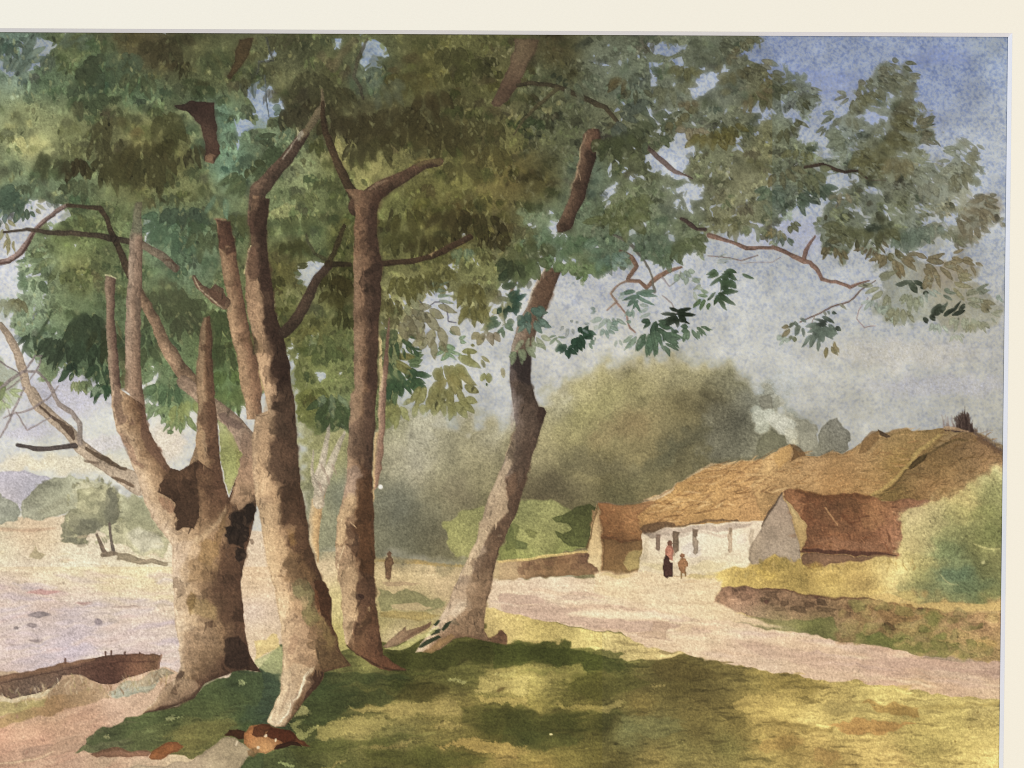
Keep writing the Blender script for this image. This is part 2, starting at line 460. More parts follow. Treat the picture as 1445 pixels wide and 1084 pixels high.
# ---- distant trees on the left shore
P(t('i', -280, 640, 0, 590, 40, 630, 90, 660, 115, 710, 90, 760, 0, 770, -280, 770), [(5, 710, (146, 146, 132)), (20, 728, (134, 136, 122))], .95, 2, 2, .06, own=('distant_bush',), vary=.05)
P(t('i', 110, 680, 150, 620, 210, 560, 280, 520, 370, 505, 450, 530, 500, 540, 480, 620, 430, 690, 340, 720, 230, 755, 130, 750), [(50, 700, (148, 146, 122)), (80, 690, (150, 150, 126)), (100, 680, (170, 168, 142)), (40, 725, (150, 148, 130)), (90, 715, (160, 156, 128))], .95, 1.5, 2, .08, own=('distant_bush',), vary=.07)
S(tw('i', 215, 715, 30, 290, 680, 36, 330, 640, 20), (134, 130, 108), .5, 3, 2)
P(t('i', 420, 600, 450, 560, 520, 540, 600, 565, 660, 610, 800, 640, 860, 740, 930, 880, 900, 960, 760, 930, 680, 900, 600, 850, 500, 800, 420, 720), [(170, 700, (172, 168, 132)), (190, 720, (150, 148, 112)), (200, 750, (158, 152, 116)), (210, 780, (186, 176, 138)), (120, 700, (176, 170, 140)), (180, 770, (196, 186, 150))], .9, 3, 3, .04, own=('distant_bush',), vary=.08)
P(t('i', 720, 680, 770, 640, 820, 720, 850, 790, 800, 830, 720, 820, 700, 770), (140, 138, 108), .55, 3, 2.5, .05, vary=.05)
B(205, 762, 26, 12, (196, 186, 168), .6, 20, 6)
# small pale tree with a dark right side
P(t('i', 340, 820, 350, 740, 390, 700, 430, 690, 420, 640, 440, 590, 500, 560, 570, 570, 620, 580, 650, 640, 665, 700, 640, 770, 610, 790, 570, 770, 500, 830, 470, 880, 400, 880, 345, 870), [(110, 745, (132, 128, 108)), (120, 700, (160, 156, 124)), (135, 690, (166, 160, 128)), (160, 700, (122, 118, 104)), (165, 725, (118, 114, 100)), (140, 730, (126, 124, 100)), (100, 760, (136, 132, 112)), (130, 760, (118, 114, 98))], .95, 1.5, 2.5, .08, own=('small_tree', 'foliage'), vary=.08)
for (x, y, rx, ry) in [(157, 722, 9, 17), (160, 700, 8, 12), (122, 742, 14, 9), (105, 758, 12, 8), (137, 745, 9, 7), (130, 735, 12, 6)]:
    B(x, y, rx, ry, (106, 104, 92), .55, rnd.uniform(-30, 30), 4, 3, own=None)
for (x, y, rx, ry) in [(122, 688, 10, 8), (138, 700, 9, 7), (146, 690, 8, 5), (118, 712, 8, 8), (95, 735, 5, 8), (132, 718, 6, 4)]:
    B(x, y, rx, ry, (190, 182, 148), .65, rnd.uniform(-30, 30), 3, 3)
for _ in range(150):
    x, y = rnd.uniform(-60, 235), rnd.uniform(668, 775)
    iy, ix = int((y - Y0) / STEP), int((x - X0) / STEP)
    if OWN[iy, ix] in (own_id(('distant_bush',)), own_id(('small_tree', 'foliage'))):
        B(x, y, rnd.uniform(3, 8), rnd.uniform(2, 6), tuple(C[iy, ix] * 255 * rnd.choice([.82, .9, 1.1, 1.18])), rnd.uniform(.3, .6), rnd.uniform(-40, 40), rnd.uniform(1.2, 4), 3, .05, .03)
for _ in range(70):
    an = rnd.uniform(0, 360)
    x, y = 132 + 36 * math.cos(math.radians(an)), 722 + 42 * math.sin(math.radians(an))
    if y < 770:
        leaf(x, y, rnd.uniform(5, 10), rnd.uniform(3, 5), an + rnd.uniform(-50, 50), rnd.choice([(150, 146, 116), (128, 124, 104), (168, 162, 130)]), rnd.uniform(.4, .8), 1.5, 1.5, .05, ('small_tree', 'foliage'))
S(tw('i', 525, 830, 14, 545, 880, 18, 575, 935, 26), (112, 98, 86), .95, 1, .6, own=('small_tree', 'trunk'))
S(tw('i', 600, 770, 14, 605, 850, 16, 620, 935, 24), (106, 96, 88), .95, 1, .6, own=('small_tree', 'trunk'))
S(tw('i', 560, 940, 22, 600, 935, 26, 640, 940, 16), (122, 108, 92), .9, 1.5, .8, own=('small_tree', 'trunk'))
P(t('i', 640, 935, 720, 940, 800, 965, 925, 980, 920, 1003, 840, 1000, 720, 980, 640, 965), (146, 132, 106), .9, 1.5, 1.2, .1, own=('shore_ground',))
P(t('i', -280, 790, 0, 790, 100, 800, 200, 790, 310, 795, 300, 805, 200, 812, 0, 815, -280, 815), (190, 152, 122), .6, 3, 1, 0)
P(t('i', 150, 960, 175, 920, 200, 880, 225, 910, 250, 940, 230, 965), (164, 152, 112), .7, 2, 2, .05)
for _ in range(60):
    x, y = rnd.uniform(-60, 230), rnd.uniform(755, 800)
    leaf(x, y, rnd.uniform(8, 26), rnd.uniform(1.5, 4), rnd.uniform(-8, 8), rnd.choice([(200, 176, 130), (206, 190, 150), (188, 172, 128), (228, 214, 180), (214, 180, 150)]), rnd.uniform(.2, .5), 2, 1, 0)
# wet sand streaks
for _ in range(150):
    x, y = rnd.uniform(-70, 240), rnd.uniform(805, 945)
    c = rnd.choice([(196, 172, 172), (190, 182, 196), (218, 200, 186), (210, 186, 176), (184, 172, 184), (224, 208, 190)])
    leaf(x, y, rnd.uniform(25, 80), rnd.uniform(3, 9), rnd.uniform(-8, 4) + (8 if y < 860 else -6), c, rnd.uniform(.15, .4), 4, 2, 0)
for (x, y, w, h, c) in [(54, 868, 17, 4, (140, 132, 136)), (45, 883, 8, 3.2, (146, 136, 138)), (24, 887, 4, 2.4, (140, 132, 134)), (139, 878, 7, 4, (156, 146, 152)), (51, 902, 9, 2, (160, 148, 150)), (60, 836, 24, 3, (200, 160, 156)), (118, 850, 11, 2, (180, 152, 148)), (180, 856, 20, 2, (190, 172, 164))]:
    B(x, y, w, h, c, .85, -4, 1.6, 1.2, .1)

# ------------------------------------------------------------------ lane
WARMR = np.array((1.03, 1.01, .95), np.float32)
ROAD = [(720, 825, (206, 188, 170)), (780, 830, (216, 200, 182)), (860, 835, (222, 204, 180)), (930, 830, (222, 208, 180)), (990, 845, (214, 198, 168)), (760, 855, (196, 176, 164)), (830, 870, (208, 188, 170)),
        (900, 880, (196, 174, 156)), (850, 885, (192, 168, 150)), (960, 885, (210, 188, 166)), (1010, 870, (212, 190, 168)), (1050, 910, (200, 178, 162)), (1080, 930, (204, 184, 168)), (1100, 905, (208, 186, 164)),
        (1150, 920, (204, 180, 160)), (1150, 945, (190, 168, 152)), (1250, 945, (190, 164, 148)), (1330, 945, (188, 162, 146)), (1400, 950, (180, 158, 144)), (1400, 975, (206, 182, 158)), (1300, 970, (206, 178, 150)), (1440, 960, (190, 165, 150))]
P([(690, 820), (760, 815), (840, 815), (1000, 815), (1020, 850), (1100, 880), (1250, 915), (1450, 930), (1450, 1010), (1200, 975), (1000, 935), (860, 905), (690, 875)], ROAD, 1, 2, 1.5, 0, .04, own=('lane',))
for _ in range(160):
    x = rnd.uniform(690, 1400); yc = 845 + (x - 700) * 0.155
    y = yc + rnd.gauss(0, 18)
    c = rnd.choice([(186, 162, 152), (218, 202, 180), (196, 172, 154), (224, 206, 182), (190, 172, 166)])
    leaf(x, y, rnd.uniform(30, 90), rnd.uniform(3, 8), rnd.uniform(2, 10), c, rnd.uniform(.25, .55), 3, 1.5, 0)
P(t('o', -40, 190, 0, 195, 200, 200, 430, 210, 300, 240, 460, 270, 640, 280, 940, 285, 900, 310, 850, 330, 640, 340, 400, 310, 160, 275, -40, 240), (182, 160, 150), .75, 2.5, 1.5, 0)
P(t('o', 780, 285, 860, 280, 875, 310, 855, 330, 855, 385, 760, 380, 700, 365, 690, 345, 780, 330), (178, 156, 140), .65, 1.5, 1.2, .08)
P(t('o', 275, 140, 340, 135, 410, 145, 415, 160, 360, 170, 290, 158), (190, 172, 160), .7, 1.5, 1, .06)
P(t('o', -60, 130, 60, 130, 150, 150, 185, 165, 180, 185, 90, 190, -60, 180), (178, 156, 148), .65, 2, 1.2, 0)
P(t('o', 300, 200, 440, 190, 550, 190, 560, 205, 440, 212, 310, 215), (192, 170, 154), .5, 2, 1, 0)
P(t('o', 330, 235, 480, 222, 670, 222, 660, 232, 900, 240, 950, 262, 640, 275, 440, 262), (226, 208, 186), .6, 3, 1, 0)
P(t('p', 560, 490, 720, 478, 900, 490, 1310, 500, 1310, 570, 1080, 560, 800, 540, 600, 510), (176, 152, 142), .7, 3, 1.5, 0)
P(t('p', 1000, 440, 1150, 485, 1310, 488, 1310, 500, 1100, 500, 860, 488), (130, 118, 104), .6, 2, 1, 0)
# ------------------------------------------------------------------ cottages
# trees behind the roofs
P(t('l', -320, 160, -180, 60, 0, 40, 60, 60, 70, 140, 180, 200, 260, 205, 290, 330, 240, 400, 0, 420, -320, 440), [(1010, 575, (110, 108, 90)), (1050, 600, (120, 120, 104)), (1085, 610, (116, 116, 98)), (1090, 570, (140, 145, 136)), (1120, 610, (134, 136, 124)), (1140, 620, (150, 152, 138))], .95, 26, 5, .0, .06, own=('woodland',), vary=.06)
P(t('l', 310, 320, 330, 250, 370, 215, 410, 205, 430, 240, 470, 270, 490, 320, 470, 360, 420, 390, 330, 400, 240, 400, 290, 340), [(1170, 620, (120, 120, 108)), (1180, 605, (124, 124, 116)), (1150, 630, (136, 136, 120))], .95, 1.5, 2, .12, .06, own=('woodland',), vary=.05)
P(t('l', 180, 215, 240, 205, 300, 230, 310, 300, 280, 370, 240, 400, 200, 340), (140, 140, 126), .85, 2, 2, .08, own=('woodland',))
P(t('l', -20, 300, 45, 260, 110, 290, 140, 330, 60, 400, -20, 420), (112, 112, 92), .85, 2, 2, .08, own=('woodland',))
P(t('l', -10, 75, 40, 62, 65, 85, 60, 140, 20, 148, -10, 130), (126, 126, 114), .85, 1.5, 1.5, .1, own=('woodland',))
# pale smoke of the chimney
for (x, y, r, c) in [(1066, 579, 7, (172, 174, 160)), (1071, 590, 11, (190, 190, 174)), (1075, 603, 9, (186, 186, 168)), (1086, 587, 9, (190, 190, 174)), (1098, 594, 12, (198, 196, 180)), (1110, 603, 12, (198, 196, 180)), (1117, 615, 9, (194, 190, 170)), (1121, 624, 5, (188, 182, 158))]:
    B(x, y, r * 1.2, r * 1.1, c, .8, 0, 5, 1.6, 0, .05, own=('chimney_smoke',))
# underwash of the whole farm
P([(835, 720), (905, 712), (1000, 655), (1085, 650), (1190, 640), (1250, 608), (1370, 605), (1450, 650), (1450, 940), (1250, 915), (1000, 860), (905, 815), (835, 810)], [(870, 760, (150, 116, 80)), (960, 740, (196, 172, 138)), (1050, 780, (200, 178, 130)), (1150, 790, (176, 146, 92)), (1150, 700, (158, 118, 76)), (1300, 660, (148, 118, 78)), (1300, 760, (178, 158, 110)), (1300, 850, (186, 158, 98)), (1400, 650, (150, 128, 90)), (1400, 860, (180, 150, 100)), (1100, 840, (190, 160, 90))], 1, 3, 2, 0, .06, own=('cottage', 'thatched_roof'), vary=.04)
# main roof
P(t('l', -1390, 740, -1300, 700, -1100, 570, -930, 500, -600, 460, -480, 448, -260, 435, -100, 440, 0, 425, 80, 370, 150, 330, 200, 380, 240, 400, 400, 398, 500, 355, 570, 300, 640, 252, 700, 290, 770, 265, 900, 258, 1000, 245, 1080, 235, 1160, 265, 1240, 320, 1330, 395, 1330, 480,
    1250, 520, 1100, 570, 930, 640, 610, 620, 120, 590, 0, 800, -40, 760, -320, 755, -700, 790, -800, 800), (180, 140, 90), 0, 1, 1)
RK = lambda *v: t('k', *v)
P(RK(1460, 415, 1330, 435, 1120, 448, 1010, 497, 920, 545, 880, 590, 820, 635, 760, 670, 700, 730, 700, 790, 720, 815, 900, 790, 1060, 765, 1250, 752, 1385, 762, 1440, 680, 1500, 595, 1560, 500), [(905, 725, (186, 140, 84)), (930, 700, (190, 146, 86)), (960, 675, (194, 148, 86)), (1000, 660, (196, 148, 88)), (1040, 670, (190, 142, 84)), (1070, 660, (198, 152, 94)), (1000, 720, (180, 138, 84)), (1060, 715, (188, 142, 90)), (930, 735, (160, 120, 76)), (1090, 690, (200, 158, 110))], 1, 1.2, 1.8, .08, .06, own=('cottage', 'thatched_roof'), vary=.05)
P(t('l', -60, 560, 0, 430, 80, 375, 150, 330, 200, 380, 240, 402, 400, 398, 500, 355, 570, 300, 640, 252, 700, 290, 770, 265, 900, 258, 1000, 250, 960, 330, 900, 385, 820, 450, 740, 540, 610, 625, 330, 620, 190, 590, 110, 590, 0, 760),
  [(1085, 655, (200, 158, 102)), (1105, 640, (196, 152, 96)), (1140, 650, (186, 146, 98)), (1130, 680, (178, 140, 92)), (1200, 650, (170, 130, 82)), (1220, 625, (158, 128, 86)), (1260, 620, (166, 134, 84)), (1180, 680, (166, 122, 72)), (1230, 680, (164, 126, 76)), (1290, 620, (150, 120, 72)), (1270, 650, (150, 118, 60))], 1, 1.2, 1.6, .1, .06, own=('cottage', 'thatched_roof'), vary=.05)
P(t('l', 610, 625, 740, 530, 830, 445, 905, 388, 980, 340, 1060, 290, 1150, 262, 1240, 320, 1330, 395, 1330, 480, 1250, 500, 1220, 540, 1100, 570, 1080, 610, 930, 640, 650, 652), [(1290, 670, (140, 112, 70)), (1330, 650, (146, 114, 68)), (1350, 620, (140, 110, 74)), (1390, 640, (146, 112, 76)), (1370, 670, (150, 120, 80)), (1310, 690, (150, 112, 70)), (1260, 695, (128, 104, 58))], 1, 1.2, 1.6, .1, .07, own=('cottage', 'thatched_roof'), vary=.06)
# straw lines in the thatch
for _ in range(260):
    x = rnd.uniform(905, 1100); y = 735 - (x - 905) * 0.33 + rnd.uniform(-50, 20)
    sl_ = OWN[min(NY - 1, max(0, int((y - Y0) / STEP))), min(NX - 1, int((x - X0) / STEP))]
    if sl_ == own_id(('cottage', 'thatched_roof')):
        leaf(x, y, rnd.uniform(8, 30), rnd.uniform(1, 2.6), rnd.choice([-12, -8, -30, -35, 5]) + rnd.uniform(-6, 6), rnd.choice([(140, 100, 58), (212, 168, 112), (150, 108, 66), (220, 180, 126), (132, 94, 58)]), rnd.uniform(.3, .75), 1.0, .8, 0)
for _ in range(330):
    x = rnd.uniform(1085, 1405); y = rnd.uniform(605, 705)
    if OWN[int((y - Y0) / STEP), int((x - X0) / STEP)] == own_id(('cottage', 'thatched_roof')):
        dk = x > 1250 + (700 - y) * .5
        leaf(x, y, rnd.uniform(6, 24), rnd.uniform(1, 2.8), rnd.choice([-40, -32, -10, 0, 8]) + rnd.uniform(-6, 6), rnd.choice([(118, 88, 52), (128, 94, 54), (164, 128, 82), (110, 82, 44)] if dk else [(150, 110, 66), (196, 154, 100), (142, 108, 66), (186, 146, 92), (164, 118, 66)]), rnd.uniform(.35, .8), 1.0, .8, 0)
P(t('l', 150, 330, 180, 335, 215, 360, 240, 402, 200, 412, 160, 430, 175, 380), (112, 86, 58), .8, 1.5, 1.2, .1, own=('cottage', 'chimney'))
P(t('l', 60, 400, 150, 332, 170, 350, 160, 400, 120, 450, 90, 470), (196, 156, 100), .6, 1.5, 1, .05, own=('cottage', 'chimney'))
P(t('l', 520, 390, 560, 300, 600, 262, 640, 262, 640, 300, 600, 350, 560, 385), (128, 100, 68), .7, 1.5, 1, .1, own=('cottage', 'chimney'))
P(t('l', 632, 250, 660, 265, 710, 295, 680, 300, 650, 290), (84, 68, 52), .9, 1, .8, .1, own=('cottage', 'chimney'))
S(tw('l', 600, 625, 14, 690, 555, 18, 780, 470, 20, 860, 375, 24, 960, 290, 18), (176, 148, 84), .75, 1.5, 1)
P(t('l', 800, 460, 820, 430, 860, 405, 905, 388, 890, 420, 850, 455, 810, 475), (76, 60, 34), .95, 1, .8, .1)
S(tw('l', 650, 620, 8, 720, 555, 10, 800, 470, 14, 900, 390, 8, 1000, 335, 14, 1080, 310, 16, 1120, 320, 6), (96, 78, 44), .65, 1.5, 1)
P(t('l', 1150, 262, 1240, 315, 1330, 390, 1330, 415, 1240, 360, 1170, 310), (96, 72, 54), .6, 3, 1.5, 0)
# bushy dark tuft at the end of the ridge
P(t('l', 1050, 240, 1060, 195, 1085, 175, 1110, 165, 1135, 190, 1148, 235, 1150, 265, 1100, 258), (66, 52, 46), .8, 4, 2.5, 0, own=('cottage', 'ridge_tuft'), dry=1.2)
for _ in range(64):
    x = rnd.gauss(1102, 36); h = max(15, 105 - abs(x - 1108) * 1.5) * rnd.uniform(.6, 1.3)
    S(tw('l', x, 262, rnd.uniform(10, 20), x + rnd.uniform(-8, 10), 262 - h, rnd.uniform(2, 6)), rnd.choice([(58, 44, 40), (72, 58, 52), (92, 78, 70)]), rnd.uniform(.45, .85), 1.2, 1.2, own=('cottage', 'ridge_tuft'))
for _ in range(26):
    x = rnd.uniform(1160, 1320); yb = np.interp(x, (1150, 1240, 1330), (275, 325, 395))
    S(tw('l', x, yb, rnd.uniform(5, 10), x + rnd.uniform(-6, 8), yb - rnd.uniform(15, 55), 3), (112, 98, 92), rnd.uniform(.25, .6), 1.4, 1.2)
for _ in range(14):
    x = rnd.uniform(985, 1050)
    S(tw('l', x, 252, rnd.uniform(6, 12), x + rnd.uniform(-6, 6), 252 - rnd.uniform(20, 75), 4), (128, 110, 102), rnd.uniform(.25, .55), 1.4, 1.2)
S(tw('l', 1000, 250, 20, 1070, 255, 16, 1130, 268, 10), (176, 146, 110), .7, 1.2, 1)
# white wall
P(RK(715, 820, 900, 795, 1060, 768, 1250, 755, 1395, 760, 1385, 800, 1350, 880, 1340, 950, 1300, 1000, 1220, 1040, 1160, 1075, 1000, 1055, 860, 1050, 700, 1045, 715, 930), [(915, 780, (206, 190, 160)), (930, 770, (220, 206, 184)), (970, 770, (224, 212, 192)), (1000, 780, (222, 208, 184)), (1040, 770, (222, 206, 182)), (1060, 750, (218, 198, 172)), (1000, 805, (206, 190, 150)), (930, 800, (212, 196, 160)), (1030, 800, (220, 206, 170))], 1, 1.2, 1, .05, .03, own=('cottage', 'wall'))
P(RK(720, 825, 900, 800, 1060, 775, 1200, 765, 1320, 770, 1300, 790, 1050, 810, 900, 830, 760, 850), (156, 142, 128), .75, 3, 1.5, 0, vary=.1)
for (x, y, rx, ry, c, al) in [(912, 780, 5, 18, (178, 166, 140), .6), (930, 797, 20, 5, (206, 192, 150), .6), (1000, 800, 26, 6, (208, 194, 152), .5), (975, 775, 14, 9, (206, 198, 190), .5), (1035, 785, 18, 9, (212, 196, 168), .5), (1050, 760, 10, 8, (206, 192, 176), .5), (950, 758, 24, 3, (168, 154, 140), .5), (1010, 752, 24, 3, (176, 160, 144), .5), (990, 790, 12, 5, (196, 184, 164), .4)]:
    B(x, y, rx, ry, c, al, rnd.uniform(-10, 10), 3, 3, .04, .04)
P(RK(700, 800, 720, 780, 800, 762, 890, 770, 900, 790, 800, 812, 730, 830), (92, 72, 56), .7, 2, 1.2, .05, own=('cottage', 'thatched_roof'))
S(RK and tw('k', 720, 818, 10, 800, 802, 12, 900, 790, 8, 1000, 770, 8, 1080, 752, 12, 1160, 748, 8, 1240, 752, 12), (100, 78, 58), .75, 1.2, 1, own=('cottage', 'thatched_roof'))
for (x, ya, yb, w, c, al) in [(808, 828, 920, 24, (124, 106, 96), .85), (905, 812, 930, 34, (110, 94, 80), .9), (895, 900, 950, 22, (150, 132, 116), .7), (1012, 805, 935, 28, (150, 136, 122), .85), (1015, 800, 850, 30, (112, 96, 82), .75), (1198, 790, 930, 26, (184, 164, 144), .85), (1200, 785, 830, 22, (140, 122, 102), .6), (1318, 800, 900, 22, (200, 184, 166), .7)]:
    P(RK(x - w / 2, ya, x + w / 2, ya + 4, x + w / 2 - 2, yb - 10, x, yb, x - w / 2 + 1, yb - 12), c, al, 1.1, .9, .12, own=('cottage', 'window'))
P(RK(1240, 1060, 1300, 1000, 1340, 990, 1340, 1060), (206, 176, 90), .6, 4, 2)
# outhouse
P(RK(470, 655, 455, 750, 418, 900, 410, 1000, 470, 1020, 495, 1040, 500, 900, 486, 760), [(835, 770, (206, 180, 138)), (845, 720, (190, 160, 120)), (835, 795, (212, 190, 150))], 1, 1, .9, .1, own=('outhouse', 'gable_wall'))
P(RK(478, 655, 540, 658, 640, 668, 780, 655, 740, 700, 700, 735, 702, 790, 718, 815, 715, 855, 640, 865, 560, 850, 505, 850, 490, 750), [(850, 720, (164, 104, 58)), (870, 715, (182, 124, 72)), (890, 730, (186, 128, 74)), (860, 750, (166, 110, 62)), (895, 755, (176, 122, 72)), (905, 712, (170, 122, 76))], 1, 1.2, 1.2, .12, own=('outhouse', 'roof'), vary=.08)
for _ in range(50):
    x, y = rnd.uniform(848, 900), rnd.uniform(716, 757)
    leaf(x, y, rnd.uniform(5, 14), rnd.uniform(1.2, 2.5), rnd.uniform(-30, 40), rnd.choice([(140, 86, 48), (200, 140, 84), (150, 96, 54)]), rnd.uniform(.25, .55), 1.2, .8, 0)
P(RK(505, 852, 560, 848, 640, 866, 715, 858, 718, 930, 705, 1020, 640, 1040, 505, 1050), [(860, 770, (138, 106, 72)), (880, 780, (128, 98, 70)), (900, 770, (146, 116, 80)), (870, 800, (124, 98, 66)), (895, 800, (150, 128, 88))], 1, 1.2, 1.4, .12, own=('outhouse', 'wall'), vary=.07)
S(tw('k', 505, 850, 14, 560, 848, 16, 600, 862, 10, 715, 858, 8), (104, 70, 44), .8, 1.2, 1)
P(RK(625, 960, 650, 930, 715, 915, 715, 1000, 690, 1015, 640, 1015, 610, 990), (178, 162, 110), .75, 2.5, 2.5, .05, vary=.06)
S(tw('k', 470, 650, 10, 500, 656, 8, 600, 662, 6, 760, 650, 5), (110, 100, 84), .7, 1.2, 1)
S(tw('k', 476, 665, 8, 462, 740, 7, 440, 840, 6, 415, 900, 16), (96, 76, 50), .75, 1.2, .8)
# field wall left of the outhouse
P(RK(-60, 985, 30, 975, 200, 955, 400, 925, 430, 945, 425, 990, 480, 1010, 490, 1040, 300, 1058, 100, 1065, -60, 1075), [(725, 800, (186, 162, 130)), (745, 800, (140, 112, 86)), (790, 795, (146, 114, 84)), (825, 790, (120, 92, 76)), (815, 810, (170, 140, 104)), (770, 808, (138, 112, 84))], 1, 1.4, 1.4, .1, own=('field_wall', 'masonry'), vary=.08)
P(t('j', 1200, 985, 1340, 975, 1432, 965, 1432, 1075, 1190, 1060), [(680, 805, (200, 178, 140)), (725, 805, (180, 156, 124))], .85, 2, 1.5, .06, own=('field_wall', 'masonry'), vary=.05)
S(tw('k', -60, 980, 14, 60, 970, 12, 200, 945, 16, 330, 935, 12, 410, 925, 14), (218, 188, 128), .8, 1.3, 1, own=('field_wall', 'masonry'))
for (x, y, w, h) in [(400, 970, 26, 22), (350, 965, 22, 14), (290, 980, 26, 14), (225, 985, 24, 14), (150, 1010, 26, 16), (90, 1000, 24, 20), (60, 1030, 22, 16), (180, 1035, 26, 14), (270, 1025, 26, 16), (350, 1010, 26, 14), (120, 985, 20, 10)]:
    (px, py), = t('k', x, y)
    P([(px - w * Q, py - h * Q), (px + w * Q, py - h * Q * 1.2), (px + w * Q * .9, py + h * Q), (px - w * Q * 1.05, py + h * Q)], rnd.choice([(118, 90, 72), (160, 126, 94), (128, 98, 74), (104, 80, 66)]), .45, 1.6, 1.8, .1, own=('field_wall', 'stone'))
# barn
P(t('l', 105, 600, 40, 720, 0, 800, -60, 880, -75, 960, -40, 1010, 0, 1010, 70, 950, 140, 970, 210, 975, 215, 900, 150, 700), [(1090, 740, (168, 152, 136)), (1100, 720, (166, 148, 132)), (1085, 780, (172, 158, 144)), (1115, 780, (172, 158, 142)), (1060, 780, (176, 160, 140))], 1, 1.1, 1, .1, own=('barn', 'gable_wall'), vary=.04)
P(t('l', 110, 592, 150, 580, 190, 588, 260, 602, 330, 618, 500, 606, 610, 622, 660, 655, 760, 640, 935, 640, 920, 670, 800, 690, 770, 720, 755, 790, 770, 850, 740, 945, 500, 945, 300, 930, 222, 915, 242, 840, 240, 780, 205, 720, 130, 640),
  [(1110, 700, (170, 110, 64)), (1135, 720, (154, 90, 50)), (1150, 740, (134, 82, 50)), (1170, 710, (140, 82, 42)), (1180, 730, (128, 82, 48)), (1210, 710, (150, 92, 50)), (1230, 720, (160, 106, 60)), (1240, 750, (156, 98, 64)), (1260, 760, (172, 118, 84)), (1200, 760, (142, 88, 54)), (1150, 770, (140, 92, 60)), (1290, 705, (164, 108, 72)), (1220, 780, (158, 106, 72))], 1, 1.2, 1.4, .12, .07, own=('barn', 'roof'), vary=.07)
for _ in range(150):
    x, y = rnd.uniform(1115, 1265), rnd.uniform(698, 782)
    if OWN[int((y - Y0) / STEP), int((x - X0) / STEP)] == own_id(('barn', 'roof')):
        leaf(x, y, rnd.uniform(6, 22), rnd.uniform(1.2, 3.5), rnd.choice([0, 4, -6, 60, 70]) + rnd.uniform(-8, 8), rnd.choice([(116, 66, 36), (170, 110, 66), (104, 62, 38), (178, 120, 74), (140, 78, 42)]), rnd.uniform(.3, .65), 1.2, 1, 0)
for (x, y, rx, ry, c, al) in [(1165, 722, 26, 15, (104, 72, 46), .45), (1200, 712, 24, 7, (110, 74, 42), .45), (1122, 716, 10, 14, (184, 124, 78), .45), (1236, 735, 14, 12, (176, 120, 70), .45), (1200, 772, 42, 7, (168, 118, 86), .4), (1140, 755, 16, 8, (120, 82, 54), .35), (1180, 745, 30, 7, (112, 78, 52), .35), (1150, 700, 18, 5, (96, 60, 34), .4)]:
    B(x, y, rx, ry, c, al, rnd.uniform(-8, 8), 6, 4, 0, .06)
S(tw('l', 190, 592, 22, 260, 606, 26, 340, 630, 24, 500, 618, 24, 600, 625, 16), (112, 68, 34), .7, 2, 1.2)
S(tw('l', 345, 680, 8, 370, 720, 12, 410, 785, 6), (196, 140, 86), .8, 1, .8)
S(tw('l', 222, 918, 22, 330, 922, 26, 470, 930, 22, 600, 938, 18, 730, 942, 10), (90, 56, 44), .85, 1.5, 1)
P(t('l', 215, 960, 240, 935, 330, 935, 500, 948, 640, 950, 740, 950, 640, 965, 500, 975, 400, 985, 330, 1000, 290, 1010, 250, 1025, 218, 1005), (120, 94, 78), .9, 1.5, 1.5, .12, own=('barn', 'wall'), vary=.08)
P(t('l', 120, 625, 160, 670, 240, 770, 243, 850, 218, 925, 195, 850, 160, 720), [(1115, 715, (190, 168, 124)), (1130, 750, (176, 150, 104))], .95, 1, .8, .1, own=('barn', 'gable_wall'))
S(tw('l', 108, 600, 8, 40, 715, 14, 0, 790, 8), (88, 70, 56), .85, 1.2, .8, own=('barn', 'roof'))
# hedge at the right
HEDGE = [(1290, 720, (196, 172, 134)), (1310, 705, (184, 158, 112)), (1350, 690, (178, 156, 100)), (1400, 665, (186, 174, 128)), (1405, 700, (138, 138, 92)), (1400, 740, (122, 126, 78)), (1360, 720, (158, 146, 92)), (1330, 740, (148, 148, 100)), (1300, 740, (180, 164, 120)), (1290, 770, (178, 156, 112)),
         (1330, 770, (128, 138, 96)), (1340, 785, (104, 120, 92)), (1380, 770, (128, 126, 78)), (1400, 790, (112, 110, 72)), (1360, 810, (92, 112, 90)), (1300, 810, (150, 146, 90)), (1330, 815, (122, 134, 104)), (1310, 835, (128, 136, 100)), (1370, 835, (98, 112, 84)), (1400, 830, (104, 110, 76)), (1390, 845, (128, 124, 72)), (1270, 800, (190, 164, 110)), (1440, 760, (118, 120, 78))]
P(t('l', 770, 720, 900, 660, 940, 610, 1080, 610, 1100, 570, 1220, 540, 1260, 480, 1330, 450, 1420, 480, 1420, 1200, 1000, 1180, 700, 1120, 640, 1020, 740, 940, 770, 850), HEDGE, 1, 16, 5, .0, .05, own=('hedge',), vary=.07)
for (x, y, rx, ry, c, a) in [(1395, 760, 22, 14, (96, 104, 64), .5), (1335, 775, 26, 12, (108, 122, 88), .5), (1385, 725, 20, 14, (120, 124, 74), .45), (1345, 812, 30, 10, (84, 106, 90), .6), (1375, 830, 30, 10, (86, 102, 80), .5), (1300, 790, 26, 10, (166, 150, 96), .45), (1390, 800, 18, 10, (92, 94, 62), .5), (1365, 748, 16, 10, (122, 126, 84), .4), (1400, 690, 12, 22, (128, 128, 82), .4), (1320, 728, 18, 16, (172, 158, 116), .5), (1310, 760, 12, 16, (176, 160, 118), .4), (1350, 700, 24, 10, (186, 162, 106), .4), (1325, 845, 30, 5, (120, 128, 90), .5)]:
    B(x, y, rx, ry, c, a, rnd.uniform(-15, 15), min(rx, ry), 4, 0, .1)
